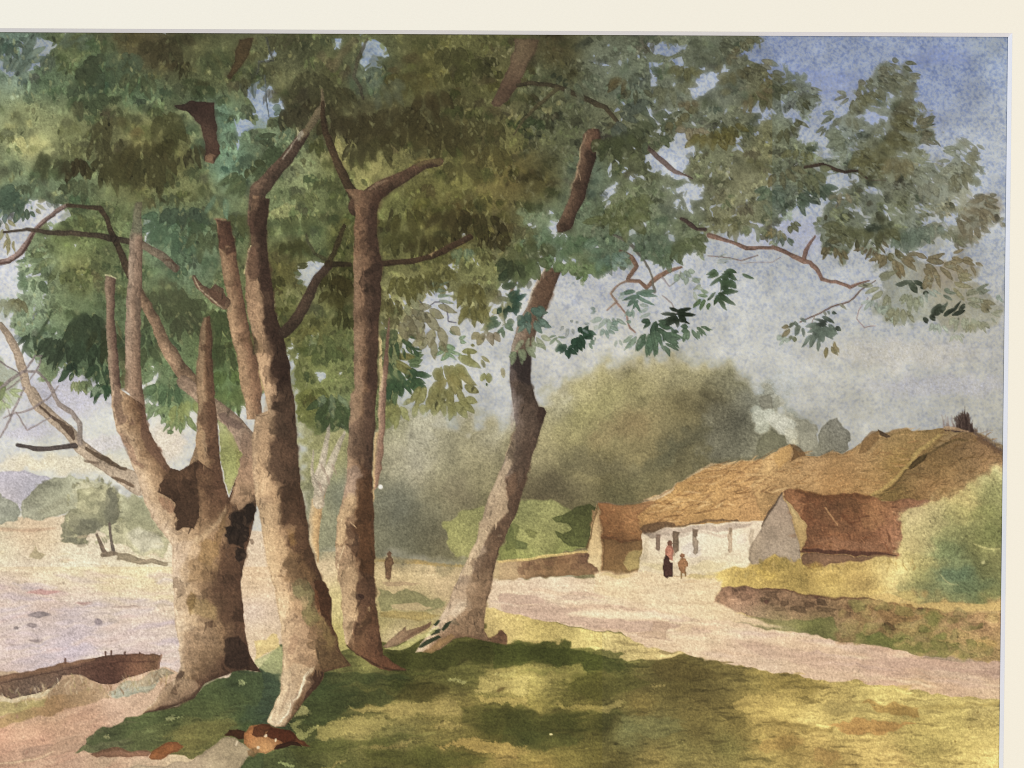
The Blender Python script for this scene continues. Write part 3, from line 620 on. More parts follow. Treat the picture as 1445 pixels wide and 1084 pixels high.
for _ in range(260):
    x, y = rnd.uniform(1275, 1412), rnd.uniform(665, 850)
    if OWN[int((y - Y0) / STEP), min(NX - 1, int((x - X0) / STEP))] == own_id(('hedge',)):
        k_ = C[int((y - Y0) / STEP), int((x - X0) / STEP)] * 255 * rnd.uniform(.82, 1.16)
        leaf(x, y, rnd.uniform(5, 14), rnd.uniform(2, 5), rnd.uniform(0, 180), tuple(k_), rnd.uniform(.25, .5), 2, 1, 0)
S(tw('l', 1160, 880, 8, 1210, 905, 12, 1300, 908, 6), (178, 172, 116), .8, 1.2, .8)
S(tw('p', 960, 20, 4, 1030, 80, 8, 1080, 85, 4), (176, 172, 130), .6, 1.2, 1)
B(1390, 793, 3, 3, (176, 172, 130), .7, 0, 1.5)
# yellow bank
P(t('l', -280, 1050, -180, 1020, -60, 1000, 0, 1000, 60, 945, 150, 960, 215, 970, 240, 1025, 330, 1005, 500, 975, 740, 960, 780, 1010, 720, 1060, 760, 1200, 0, 1140, -280, 1110),
  [(1020, 815, (210, 178, 96)), (1050, 805, (206, 172, 84)), (1080, 800, (212, 174, 74)), (1100, 795, (190, 160, 80)), (1120, 810, (176, 150, 76)), (1160, 805, (186, 152, 78)), (1210, 810, (196, 160, 84)), (1080, 820, (214, 178, 92)), (1250, 800, (200, 176, 110)), (1220, 830, (206, 172, 96)), (1260, 830, (204, 182, 116)), (1170, 830, (190, 160, 84))], 1, 4, 3, 0, .05, own=('grass_bank',), vary=.06)
for _ in range(90):
    x = rnd.uniform(1035, 1290)
    y = np.interp(x, (1035, 1080, 1100, 1130, 1160, 1290), (806, 800, 788, 795, 798, 792)) + rnd.uniform(-2, 12)
    leaf(x, y + 4, rnd.uniform(6, 13), rnd.uniform(1.5, 3), rnd.uniform(-120, -60), rnd.choice([(186, 156, 84), (204, 172, 98), (160, 136, 72), (176, 152, 86)]), rnd.uniform(.4, .75), 1.2, 1, 0, ('grass_bank',))
for (x, y, rx, ry, c) in [(1105, 795, 12, 10, (150, 128, 62)), (1125, 812, 20, 8, (152, 126, 62)), (1170, 818, 22, 6, (164, 136, 66)), (1200, 800, 18, 6, (168, 140, 72)), (1078, 812, 14, 6, (222, 182, 76)), (1150, 800, 12, 6, (178, 146, 64)), (1230, 835, 26, 5, (216, 180, 98)), (1075, 800, 3, 9, (130, 112, 52))]:
    B(x, y, rx, ry, c, .5, rnd.uniform(-20, 10), min(rx, ry), 3, 0, .08)
P(t('p', 560, 150, 690, 130, 860, 180, 1000, 180, 1320, 180, 1320, 225, 1000, 215, 860, 205, 700, 190, 560, 175), (208, 172, 100), .8, 2, 1.2, 0, own=('grass_bank',))
P(t('p', 700, 130, 730, 120, 800, 110, 850, 140, 900, 160, 860, 175, 780, 165), (188, 170, 104), .7, 2, 1.5)
# stone wall below the bank
P(t('p', -272, 190, -225, 95, -100, 92, 0, 98, 150, 118, 380, 150, 570, 158, 700, 185, 860, 205, 1050, 222, 1320, 240, 1320, 500, 1100, 480, 900, 450, 740, 445, 560, 400, 400, 380, 200, 330, 60, 290, -100, 240, -200, 225),
  [(1015, 850, (166, 134, 108)), (1030, 835, (134, 104, 86)), (1060, 840, (130, 100, 84)), (1100, 845, (138, 108, 88)), (1120, 855, (146, 118, 96)), (1150, 850, (136, 106, 86)), (1180, 865, (152, 126, 100)), (1200, 860, (140, 110, 84)), (1220, 850, (168, 136, 92)), (1240, 880, (126, 98, 70)), (1260, 870, (140, 108, 78)), (1280, 855, (164, 132, 86)), (1310, 865, (168, 138, 92)), (1350, 880, (164, 132, 100)), (1390, 880, (176, 142, 110)), (1400, 860, (180, 148, 100)), (1380, 910, (190, 164, 112)), (1330, 910, (158, 146, 90)), (1300, 920, (128, 128, 78)), (1270, 905, (150, 140, 92)), (1230, 900, (128, 130, 80)), (1400, 925, (166, 142, 100)), (1150, 885, (130, 128, 86)), (1100, 875, (150, 142, 104)), (1070, 870, (170, 152, 124)), (1180, 895, (140, 134, 92)), (1040, 860, (168, 142, 122))], 1, 1.6, 2, .06, .07, own=('stone_wall', 'masonry'), vary=.06)
# stones in the wall
for (k_, x, y, w, h) in [('o', 1180, 130, 24, 20), ('o', 1230, 115, 22, 18), ('o', 1290, 105, 26, 16), ('o', 1290, 150, 34, 18), ('o', 1350, 140, 24, 22), ('o', 1400, 130, 22, 16), ('o', 1210, 165, 28, 12), ('o', 1400, 175, 26, 14), ('p', 60, 140, 30, 18), ('p', 130, 170, 30, 20), ('p', 200, 150, 32, 18), ('p', 260, 190, 32, 18), ('p', 330, 175, 28, 18), ('p', 420, 185, 26, 14), ('p', 480, 200, 22, 20), ('p', 450, 250, 34, 20), ('p', 540, 210, 26, 12), ('p', 620, 280, 44, 26), ('p', 690, 250, 40, 22), ('p', 700, 310, 34, 20), ('p', 790, 200, 30, 14), ('p', 860, 215, 22, 12), ('p', 960, 235, 40, 14), ('p', 1080, 270, 40, 18), ('p', 1170, 300, 34, 24), ('p', 1260, 290, 30, 24), ('p', 350, 220, 36, 16), ('p', 100, 210, 34, 16), ('p', 200, 215, 36, 14)]:
    (px, py), = t(k_, x, y)
    w, h = w * Q, h * Q
    cc = C[int((py - Y0) / STEP), int((px - X0) / STEP)] * 255 * rnd.choice([.7, .78, .86, 1.14, 1.2])
    P([(px - w, py - h * .9), (px - w * .2, py - h), (px + w, py - h * .8), (px + w * .95, py + h * .8), (px, py + h), (px - w * .95, py + h * .9)], tuple(cc), .68, 1.3, 2.0, .16, own=('stone_wall', 'stone'), vary=.06)
for (x, y, w) in [(30, 182, 14), (560, 212, 12), (865, 212, 18), (480, 205, 16), (655, 210, 10), (300, 150, 12)]:
    (px, py), = t('p', x, y)
    B(px, py, w * Q, w * Q * .8, (84, 60, 52), .7, 0, 1.6, 1.2)
S(tw('p', 0, 105, 10, 100, 112, 8, 200, 128, 10, 380, 152, 12, 480, 160, 10, 570, 162, 8), (92, 66, 50), .6, 1.4, 1.2)
P(t('p', 0, 262, 150, 280, 260, 268, 390, 260, 400, 300, 420, 340, 400, 380, 260, 350, 120, 335, 0, 320, -140, 290, -330, 245, -300, 225, -140, 245), [(1040, 868, (160, 150, 118)), (1090, 875, (136, 132, 92)), (1150, 880, (114, 118, 72)), (1170, 890, (128, 128, 84)), (1000, 864, (186, 170, 140))], .85, 2, 1.6, .08, own=('verge_grass',), vary=.06)
P(t('p', 400, 380, 440, 350, 560, 340, 640, 350, 720, 370, 800, 400, 900, 380, 1010, 410, 1110, 440, 1000, 480, 860, 470, 740, 445, 600, 420, 480, 395), [(1200, 900, (134, 128, 84)), (1240, 905, (104, 110, 62)), (1280, 915, (140, 134, 82)), (1310, 920, (124, 124, 74)), (1340, 920, (134, 124, 82))], .85, 2, 1.8, .1, own=('verge_grass',), vary=.06)
for (x, y, rx, ry, c) in [(890, 325, 16, 22, (112, 114, 68)), (980, 370, 34, 24, (130, 130, 78)), (1040, 420, 50, 20, (122, 120, 72)), (830, 300, 40, 20, (160, 150, 110)), (900, 280, 50, 16, (166, 148, 104)), (1080, 350, 60, 20, (178, 154, 104)), (1220, 400, 60, 26, (186, 156, 98)), (1190, 430, 40, 16, (150, 128, 80)), (600, 370, 44, 20, (98, 106, 62)), (700, 400, 40, 18, (108, 112, 66))]:
    (px, py), = t('p', x, y)
    B(px, py, rx * Q, ry * Q, c, .7, rnd.uniform(-15, 15), 2, 2, .08, .07)
P([(838, 808), (905, 806), (960, 812), (1000, 812), (1018, 822), (1008, 850), (1060, 872), (1100, 885), (1000, 875), (900, 850), (838, 835)], [(860, 820, (212, 192, 166)), (950, 825, (218, 200, 176)), (1000, 835, (214, 194, 168)), (1050, 870, (204, 184, 160))], .95, 5, 2, 0, .04, own=('lane',))
for (x, y, w, h, c) in [(985, 815, 16, 3, (176, 164, 122)), (870, 811, 20, 3, (186, 170, 132)), (1000, 812, 10, 4, (206, 188, 140)), (975, 822, 10, 2, (200, 178, 150))]:
    B(x, y, w, h, c, .7, -3, 2.5, 2)
for _ in range(110):                                   # patched growth and rubble below the wall
    x = rnd.uniform(1180, 1412); y = rnd.uniform(848, 925)
    iy, ix = int((y - Y0) / STEP), int((x - X0) / STEP)
    if OWNERS[OWN[iy, ix]][0] in ('stone_wall', 'verge_grass'):
        B(x, y, rnd.uniform(4, 13), rnd.uniform(3, 8), rnd.choice([(150, 140, 94), (128, 128, 78), (172, 144, 108), (140, 112, 84), (182, 160, 108), (118, 120, 70)]), rnd.uniform(.3, .6), rnd.uniform(-20, 20), rnd.choice([1.2, 2.5, 4]), 3, .08, .04)
P([(1040, 905), (1120, 915), (1200, 930), (1300, 940), (1412, 946), (1412, 956), (1280, 956), (1180, 948), (1080, 928)], (180, 156, 146), .5, 6, 2, 0)
# ------------------------------------------------------------------ figures
def fig(pts, col, own, a=.95):
    P(pts, col, a, .9, .5, .14, .05, own=own)
W1, W2, W3 = ('standing_woman',), ('standing_child',), ('distant_figure',)
fig(RK(848, 910, 858, 890, 885, 890, 892, 920, 888, 970, 850, 960), (186, 126, 108), W1 + ('blouse',))
fig(RK(840, 965, 852, 940, 866, 950, 874, 980, 888, 978, 890, 1030, 886, 1058, 866, 1060, 856, 1068, 838, 1050, 834, 1010), (74, 52, 48), W1 + ('skirt',))
fig(RK(855, 872, 866, 860, 882, 864, 888, 878, 880, 892, 862, 890), (124, 88, 72), W1 + ('head',))
fig(RK(912, 985, 930, 960, 955, 962, 972, 985, 970, 1005, 958, 1010, 955, 1040, 935, 1042, 920, 1020), (164, 120, 86), W2 + ('clothes',))
fig(RK(924, 945, 936, 932, 952, 938, 952, 956, 936, 960), (150, 106, 80), W2 + ('head',))
fig(RK(928, 1035, 938, 1035, 938, 1070, 930, 1072), (146, 120, 84), W2 + ('leg',))
fig(RK(948, 1035, 960, 1035, 962, 1058, 952, 1060), (150, 120, 84), W2 + ('leg',))
fig(t('j', 705, 985, 715, 955, 735, 945, 752, 960, 760, 985, 748, 1000, 744, 1040, 740, 1072, 722, 1080, 712, 1050), (112, 88, 68), W3 + ('clothes',))
fig(t('j', 715, 935, 730, 920, 746, 932, 740, 950, 722, 950), (120, 94, 74), W3 + ('head',))
fig(t('n', 708, 0, 740, 0, 740, 40, 732, 68, 722, 50, 712, 50), (120, 96, 76), W3 + ('leg',), .8)

# ------------------------------------------------------------------ lower left: path, boat
PATH = [(0, 970, (196, 176, 156)), (60, 985, (186, 168, 132)), (100, 975, (184, 160, 138)), (30, 1000, (156, 140, 108)), (100, 1000, (176, 140, 118)), (40, 1020, (204, 164, 142)), (120, 1010, (200, 164, 142)), (180, 985, (198, 172, 152)), (160, 1000, (204, 174, 156)), (0, 1035, (206, 160, 138)), (60, 1045, (198, 156, 134)), (100, 1035, (186, 154, 132)),
        (40, 1070, (182, 152, 134)), (100, 1065, (172, 146, 130)), (150, 1070, (180, 158, 136)), (0, 1080, (186, 154, 134)), (200, 1075, (186, 164, 142)), (260, 1070, (196, 178, 150)), (330, 1070, (188, 170, 146)), (-50, 1040, (200, 160, 140)), (60, 1140, (180, 152, 132)), (240, 1140, (190, 168, 144))]
P(t('m', -280, 560, 150, 560, 500, 560, 900, 540, 1000, 570, 900, 800, 600, 900, 500, 1000, 1400, 1000, 1400, 1340, -280, 1340), PATH, 1, 3, 2, 0, .05, own=('path',), vary=.02)
for _ in range(130):
    x, y = rnd.uniform(-70, 210), rnd.uniform(1000, 1120)
    leaf(x, y, rnd.uniform(20, 60), rnd.uniform(3, 8), rnd.uniform(-26, -14), rnd.choice([(214, 172, 150), (188, 146, 126), (178, 148, 130), (210, 180, 158)]), rnd.uniform(.12, .35), 3, 2, 0)
P(t('m', -280, 760, 0, 800, 120, 770, 260, 690, 420, 660, 560, 640, 600, 690, 460, 740, 300, 780, 180, 810, 60, 850, -280, 860), [(20, 1005, (130, 116, 78)), (70, 995, (148, 118, 84)), (110, 985, (150, 128, 98)), (0, 1010, (160, 134, 96)), (140, 975, (160, 140, 116))], .75, 3, 2.5, 0, vary=.08)
P(t('m', -280, 730, 0, 720, 130, 720, 250, 700, 230, 750, 100, 780, 0, 790, -280, 800), (160, 152, 104), .7, 4, 2, 0, vary=.06)
P(t('m', -280, 690, 0, 690, 60, 700, 160, 670, 280, 640, 300, 660, 220, 690, 100, 720, -280, 740), (206, 196, 170), .75, 2, 2.5, 0)
P(t('m', 120, 1000, 150, 975, 210, 955, 290, 950, 280, 985, 230, 1010, 150, 1030), (166, 140, 124), .7, 1.5, 1.2, .1)
P(t('m', 320, 940, 400, 900, 460, 890, 470, 960, 400, 990, 300, 1020, 150, 1050, 0, 1084, -100, 1100, 60, 1040, 200, 1010), (172, 146, 126), .6, 2, 1.5, .08)
S(tw('m', 0, 1062, 6, 100, 1045, 9, 220, 1030, 9, 300, 990, 6), (214, 190, 160), .6, 1.4, 1)
for (x, y) in [(240, 925), (100, 800), (150, 1000)]:
    (px, py), = t('m', x, y)
    B(px, py, 2.2, 3, (160, 128, 112), .7, 0, 1.5)
# boat drawn up on the bank
BO = ('rowing_boat',)
P(t('m', -280, 650, 0, 585, 180, 550, 360, 510, 520, 478, 640, 462, 760, 458, 888, 464, 880, 500, 868, 545, 800, 560, 720, 580, 640, 615, 560, 622, 480, 600, 420, 580, 340, 575, 300, 640, 240, 660, 180, 680, 130, 690, 60, 705, 0, 680, -280, 740),
  [(10, 965, (134, 108, 88)), (60, 945, (142, 112, 88)), (30, 975, (116, 98, 86)), (100, 945, (112, 86, 72)), (120, 940, (104, 76, 62)), (150, 950, (90, 64, 54)), (160, 930, (96, 68, 54)), (190, 935, (110, 80, 62)), (215, 930, (120, 92, 70)), (140, 960, (84, 60, 52)), (80, 960, (112, 94, 84)), (50, 970, (110, 94, 84))], 1, 1, 1.2, .14, .07, own=BO + ('hull',), vary=.06)
P(t('m', -280, 645, 0, 582, 180, 548, 360, 506, 520, 478, 520, 492, 360, 530, 180, 575, 0, 612, -280, 680), (146, 112, 88), .8, 1.2, 1, .1, own=BO + ('gunwale',), vary=.05)
S(tw('m', -280, 686, 6, 0, 620, 7, 180, 580, 7, 380, 540, 6, 500, 510, 5), (84, 64, 54), .7, 1.2, .8)
S(tw('m', 440, 550, 6, 560, 520, 8, 700, 500, 8, 850, 500, 5), (76, 52, 44), .5, 1.5, 1)
S(tw('m', 885, 465, 10, 870, 510, 10, 862, 545, 8), (142, 110, 92), .8, 1.2, .6)
for (x, y, x2, y2) in [(355, 510, 355, 488), (574, 470, 574, 450), (606, 466, 606, 445), (680, 462, 682, 452), (762, 460, 764, 455)]:
    S(tw('m', x, y, 10, x2, y2, 12), (92, 68, 58), .9, 1, .4, own=BO + ('thole_pin',))
P(t('m', 300, 640, 330, 600, 380, 580, 440, 590, 520, 615, 560, 640, 480, 660, 360, 680, 260, 700), (160, 138, 114), .8, 2, 2.5, 0, vary=.1)
P(t('m', 590, 660, 650, 620, 760, 590, 880, 545, 950, 570, 900, 600, 800, 660, 700, 690, 640, 700), [(165, 970, (170, 168, 148)), (200, 960, (144, 128, 104)), (230, 950, (150, 140, 116)), (180, 975, (176, 172, 150))], .85, 2, 2.5, .08, own=('bank_grass',), vary=.08)
P(t('m', 590, 680, 640, 650, 720, 645, 860, 615, 890, 612, 800, 655, 700, 690, 620, 695), (172, 174, 156), .6, 2, 2, .05, own=('bank_grass',))
P(t('m', 640, 668, 690, 652, 705, 660, 650, 676), (212, 206, 188), .8, 1.2, 1)
for _ in range(170):                                   # dry tufts round the boat
    x, y = rnd.uniform(-60, 240), 0
    y = np.interp(x, (-60, 0, 60, 100, 140, 200, 240), (1000, 990, 978, 968, 975, 962, 955)) + rnd.uniform(-8, 14)
    leaf(x, y, rnd.uniform(5, 15), rnd.uniform(1.2, 2.8), rnd.uniform(-125, -50), rnd.choice([(196, 176, 150), (176, 152, 122), (150, 126, 98), (206, 190, 164), (164, 150, 112), (140, 112, 86)]), rnd.uniform(.35, .75), 1.1, 1, 0)
# ------------------------------------------------------------------ lawn
LAWN = field([
    (150, 1045, (98, 100, 74)), (200, 1030, (84, 90, 58)), (240, 1010, (84, 92, 56)), (300, 1000, (86, 92, 56)), (330, 980, (76, 88, 60)), (300, 970, (76, 86, 58)), (260, 1040, (104, 98, 56)), (300, 1030, (100, 100, 58)), (350, 1010, (70, 84, 52)), (380, 960, (62, 76, 62)), (375, 1000, (60, 72, 60)), (340, 950, (74, 84, 60)),
    (400, 950, (96, 106, 82)), (470, 950, (108, 108, 66)), (520, 940, (130, 128, 78)), (450, 965, (68, 82, 50)), (520, 955, (64, 72, 42)), (470, 990, (58, 64, 36)), (440, 1010, (66, 72, 40)), (560, 960, (60, 66, 32)), (560, 930, (70, 74, 36)), (620, 925, (66, 70, 34)), (680, 915, (62, 64, 28)), (620, 945, (96, 96, 52)), (660, 945, (100, 100, 54)),
    (520, 980, (86, 84, 44)), (600, 975, (80, 76, 38)), (700, 955, (150, 138, 84)), (720, 965, (150, 136, 80)), (560, 1000, (150, 136, 82)), (620, 995, (152, 136, 82)), (500, 1025, (140, 130, 80)), (560, 1030, (120, 116, 70)), (620, 1020, (128, 118, 66)), (660, 1000, (128, 116, 64)), (690, 1010, (80, 80, 38)), (720, 1000, (78, 78, 36)), (700, 1040, (80, 78, 36)),
    (430, 1060, (82, 86, 48)), (480, 1070, (90, 92, 52)), (540, 1060, (88, 88, 46)), (600, 1070, (84, 84, 42)), (660, 1060, (92, 84, 42)), (710, 1060, (156, 132, 76)), (400, 1075, (76, 84, 52)),
    (740, 915, (62, 68, 28)), (780, 920, (66, 72, 30)), (830, 930, (86, 92, 42)), (870, 935, (86, 90, 42)), (760, 950, (150, 140, 82)), (740, 965, (148, 136, 78)), (850, 955, (104, 98, 46)), (820, 970, (94, 92, 44)), (900, 955, (100, 92, 48)), (940, 945, (86, 78, 40)), (960, 960, (94, 84, 40)), (1020, 960, (108, 96, 50)), (1060, 965, (134, 118, 58)),
    (750, 1000, (134, 122, 64)), (820, 1000, (130, 118, 60)), (900, 990, (118, 102, 50)), (980, 990, (116, 102, 52)), (1060, 1000, (168, 142, 72)), (1085, 995, (176, 148, 76)), (740, 1015, (68, 72, 36)), (800, 1015, (64, 66, 30)), (850, 1020, (72, 70, 34)), (740, 1040, (66, 72, 38)), (800, 1040, (84, 82, 42)), (880, 1030, (104, 104, 64)), (920, 1020, (106, 100, 58)),
    (980, 1020, (110, 98, 50)), (1040, 1015, (112, 98, 48)), (950, 1045, (116, 108, 58)), (1020, 1050, (128, 120, 62)), (1080, 1040, (160, 134, 66)), (740, 1065, (154, 136, 72)), (800, 1060, (116, 106, 54)), (860, 1070, (92, 84, 40)), (920, 1070, (128, 112, 58)), (760, 1080, (148, 126, 66)), (1000, 1075, (140, 126, 68)), (1080, 1075, (150, 130, 66)),
    (1100, 960, (140, 120, 58)), (1130, 970, (152, 130, 62)), (1100, 990, (182, 156, 80)), (1160, 980, (186, 160, 86)), (1180, 1000, (150, 130, 72)), (1220, 985, (186, 164, 90)), (1140, 1010, (190, 164, 90)), (1180, 1010, (180, 156, 84)), (1300, 985, (176, 156, 88)), (1380, 990, (176, 156, 92)), (1340, 1010, (176, 156, 84)), (1390, 1030, (178, 156, 86)),
    (1100, 1040, (142, 116, 56)), (1150, 1040, (172, 142, 74)), (1220, 1050, (196, 164, 88)), (1300, 1050, (172, 152, 80)), (1360, 1060, (190, 164, 88)), (1400, 1075, (206, 176, 98)), (1250, 1075, (200, 166, 90)), (1160, 1075, (170, 140, 72)), (1300, 1025, (172, 150, 78)),
    (300, 1140, (110, 108, 64)), (600, 1140, (92, 90, 48)), (1000, 1140, (140, 124, 64)), (1350, 1140, (196, 166, 90))], soft=9.0, p=3.4)
LW = ('lawn',)
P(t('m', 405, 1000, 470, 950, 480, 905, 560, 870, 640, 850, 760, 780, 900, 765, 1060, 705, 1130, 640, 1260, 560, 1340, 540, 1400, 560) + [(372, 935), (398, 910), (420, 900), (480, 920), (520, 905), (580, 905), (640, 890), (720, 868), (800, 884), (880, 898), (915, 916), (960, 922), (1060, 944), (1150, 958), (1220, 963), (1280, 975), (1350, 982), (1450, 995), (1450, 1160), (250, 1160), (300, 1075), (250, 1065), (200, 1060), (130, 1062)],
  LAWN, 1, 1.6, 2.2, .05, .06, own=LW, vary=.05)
P(t('o', -140, 210, 0, 240, 300, 310, 640, 370, 760, 430, 960, 460, 850, 490, 620, 490, 330, 440, 0, 400, -140, 380), [(720, 880, (180, 158, 104)), (760, 890, (186, 166, 104)), (820, 895, (190, 172, 112)), (880, 910, (190, 168, 110)), (920, 922, (180, 156, 104)), (700, 890, (190, 168, 118))], .95, 2, 2, 0, .06, own=LW, vary=.06)
# grass strokes follow the colour of the spot
for _ in range(2600):
    x, y = rnd.uniform(130, 1425), rnd.uniform(905, 1145)
    iy, ix = int((y - Y0) / STEP), int((x - X0) / STEP)
    if OWN[iy, ix] != own_id(LW):
        continue
    k_ = tuple(C[iy, ix] * 255 * rnd.choice([.76, .84, .9, .95, 1.08, 1.14]))
    an = -6 + 8 * (x - 400) / 1000 + rnd.uniform(-9, 9)
    leaf(x, y, rnd.uniform(6, 34), rnd.uniform(1.6, 5), an, k_, rnd.uniform(.45, .85), 1.4, 1.4, 0)
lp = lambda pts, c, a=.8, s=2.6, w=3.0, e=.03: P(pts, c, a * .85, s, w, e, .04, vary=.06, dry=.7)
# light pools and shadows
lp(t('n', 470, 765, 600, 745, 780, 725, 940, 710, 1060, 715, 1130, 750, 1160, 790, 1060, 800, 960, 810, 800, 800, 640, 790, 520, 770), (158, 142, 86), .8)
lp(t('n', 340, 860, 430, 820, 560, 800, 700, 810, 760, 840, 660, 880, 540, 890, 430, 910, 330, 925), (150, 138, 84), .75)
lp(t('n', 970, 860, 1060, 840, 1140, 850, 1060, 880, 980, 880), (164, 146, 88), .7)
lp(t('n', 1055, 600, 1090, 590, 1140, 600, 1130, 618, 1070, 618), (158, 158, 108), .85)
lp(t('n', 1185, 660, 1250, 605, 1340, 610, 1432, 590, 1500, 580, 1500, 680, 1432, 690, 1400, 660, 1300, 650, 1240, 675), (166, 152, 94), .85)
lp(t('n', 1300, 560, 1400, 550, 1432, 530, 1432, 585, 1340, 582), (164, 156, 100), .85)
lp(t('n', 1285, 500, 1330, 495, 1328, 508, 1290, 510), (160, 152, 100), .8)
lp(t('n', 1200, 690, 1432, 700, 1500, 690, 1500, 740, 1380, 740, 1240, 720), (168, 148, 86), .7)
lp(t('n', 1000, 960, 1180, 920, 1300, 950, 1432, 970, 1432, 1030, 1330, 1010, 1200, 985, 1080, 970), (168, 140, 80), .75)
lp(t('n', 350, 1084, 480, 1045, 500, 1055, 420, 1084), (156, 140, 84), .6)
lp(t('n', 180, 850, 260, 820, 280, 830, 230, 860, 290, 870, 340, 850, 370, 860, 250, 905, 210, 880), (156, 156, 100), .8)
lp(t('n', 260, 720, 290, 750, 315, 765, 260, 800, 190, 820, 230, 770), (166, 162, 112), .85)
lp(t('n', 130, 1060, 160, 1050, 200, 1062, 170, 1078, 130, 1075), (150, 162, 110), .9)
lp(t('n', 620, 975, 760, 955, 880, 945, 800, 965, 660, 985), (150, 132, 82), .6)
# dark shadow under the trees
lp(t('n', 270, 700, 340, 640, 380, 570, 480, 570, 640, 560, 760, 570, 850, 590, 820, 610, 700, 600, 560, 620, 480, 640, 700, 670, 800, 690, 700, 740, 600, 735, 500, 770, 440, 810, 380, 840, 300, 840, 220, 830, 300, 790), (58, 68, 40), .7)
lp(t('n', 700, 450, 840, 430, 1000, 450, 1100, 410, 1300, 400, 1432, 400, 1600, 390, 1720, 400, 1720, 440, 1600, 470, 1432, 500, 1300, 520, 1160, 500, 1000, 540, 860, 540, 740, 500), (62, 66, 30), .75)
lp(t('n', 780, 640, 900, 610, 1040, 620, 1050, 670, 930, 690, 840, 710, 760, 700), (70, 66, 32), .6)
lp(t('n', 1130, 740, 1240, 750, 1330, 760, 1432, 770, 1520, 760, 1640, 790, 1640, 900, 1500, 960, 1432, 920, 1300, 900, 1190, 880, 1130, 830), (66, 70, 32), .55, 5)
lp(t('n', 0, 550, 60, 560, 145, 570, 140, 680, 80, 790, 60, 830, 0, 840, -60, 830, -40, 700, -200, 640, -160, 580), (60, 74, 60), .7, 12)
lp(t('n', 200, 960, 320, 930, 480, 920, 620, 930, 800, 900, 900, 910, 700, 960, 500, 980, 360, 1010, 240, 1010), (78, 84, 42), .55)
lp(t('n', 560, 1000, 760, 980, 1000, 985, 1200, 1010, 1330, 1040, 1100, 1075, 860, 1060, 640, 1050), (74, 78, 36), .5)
lp(t('n', 1080, 505, 1150, 490, 1180, 500, 1110, 515), (58, 56, 30), .7)
lp(t('n', 1290, 665, 1340, 650, 1390, 648, 1350, 675), (86, 70, 40), .8)
lp(t('o', 0, 395, 90, 385, 180, 392, 310, 405, 325, 440, 440, 430, 540, 432, 630, 465, 560, 490, 640, 520, 560, 545, 440, 540, 420, 560, 380, 520, 250, 510, 120, 500, 0, 525, -100, 540, -100, 400), (64, 72, 30), .8)
lp(t('o', 60, 555, 130, 535, 250, 535, 340, 548, 200, 560, 100, 563), (84, 92, 42), .8)
lp(t('o', -60, 530, 60, 515, 210, 530, 370, 520, 430, 570, 340, 600, 160, 600, -60, 595), (162, 150, 86), .6)
lp(t('o', 310, 640, 350, 570, 480, 560, 640, 580, 780, 600, 720, 640, 560, 690, 480, 705, 380, 680), (88, 88, 38), .6)
lp(t('o', 800, 500, 860, 480, 930, 480, 1040, 520, 1180, 560, 1120, 600, 980, 600, 860, 600, 790, 560), (86, 74, 36), .6)
lp(t('o', 250, 730, 400, 730, 480, 735, 620, 740, 590, 770, 480, 775, 300, 755, 220, 745), (158, 142, 80), .7)
lp(t('o', -20, 785, 160, 775, 300, 785, 420, 775, 560, 770, 600, 800, 540, 850, 440, 890, 300, 890, 120, 880, -20, 900), (64, 68, 32), .5, 5)
lp(t('o', -40, 880, 100, 880, 260, 900, 420, 900, 300, 960, 120, 975, -40, 960), (68, 74, 36), .6)
lp(t('o', -60, 970, 60, 965, 110, 985, 40, 1010, 0, 1030, -60, 1020), (168, 144, 80), .75)
lp(t('o', 600, 800, 760, 800, 880, 830, 960, 880, 800, 920, 640, 880), (104, 108, 70), .5)
lp(t('o', 780, 625, 860, 620, 850, 635, 790, 635), (168, 148, 84), .7)
B(778, 1039, 2.5, 2, (220, 206, 160), .9, 0, 1.2)
lp(t('o', 1210, 700, 1330, 690, 1432, 680, 1500, 760, 1432, 830, 1330, 800, 1230, 760), (182, 154, 78), .6)
lp(t('p', 540, 728, 620, 720, 720, 735, 860, 745, 870, 790, 800, 800, 700, 780, 610, 770), (140, 100, 42), .75, 2.5)
lp(t('p', 360, 850, 450, 835, 600, 825, 760, 840, 850, 840, 780, 865, 700, 885, 620, 900, 500, 900, 450, 870), (166, 108, 50), .75, 2.5)
lp(t('p', 0, 830, 80, 835, 130, 835, 200, 850, 320, 880, 400, 860, 380, 890, 250, 890, 100, 860, 0, 845), (112, 92, 42), .65, 1.6)
lp(t('p', 300, 745, 440, 730, 560, 750, 640, 780, 560, 800, 440, 790, 330, 770), (140, 124, 70), .55, 3)
lp(t('p', 860, 740, 1000, 735, 1310, 735, 1310, 750, 1050, 755, 900, 765), (144, 124, 62), .6, 2)
lp(t('p', 0, 580, 100, 580, 240, 600, 360, 620, 300, 650, 180, 650, 60, 640, 0, 650), (140, 120, 54), .6, 3)
lp(t('p', 0, 930, 120, 900, 230, 920, 200, 960, 80, 1000, 0, 1010), (150, 112, 54), .5, 4)
lp(t('p', 270, 1000, 400, 990, 440, 1040, 360, 1084, 280, 1060), (168, 126, 66), .6, 4)
lp(t('p', 700, 940, 900, 900, 1100, 900, 1250, 960, 1000, 1010, 780, 1020), (166, 148, 78), .4, 6)
for (x, y, r) in [(1060, 932, 9), (1128, 862, 6), (1180, 790, 5), (345, 625, 3)]:
    (px, py), = t('p', x, y)
    B(px, py, r * Q, r * Q, (128, 104, 48), .8, 0, 1.2)
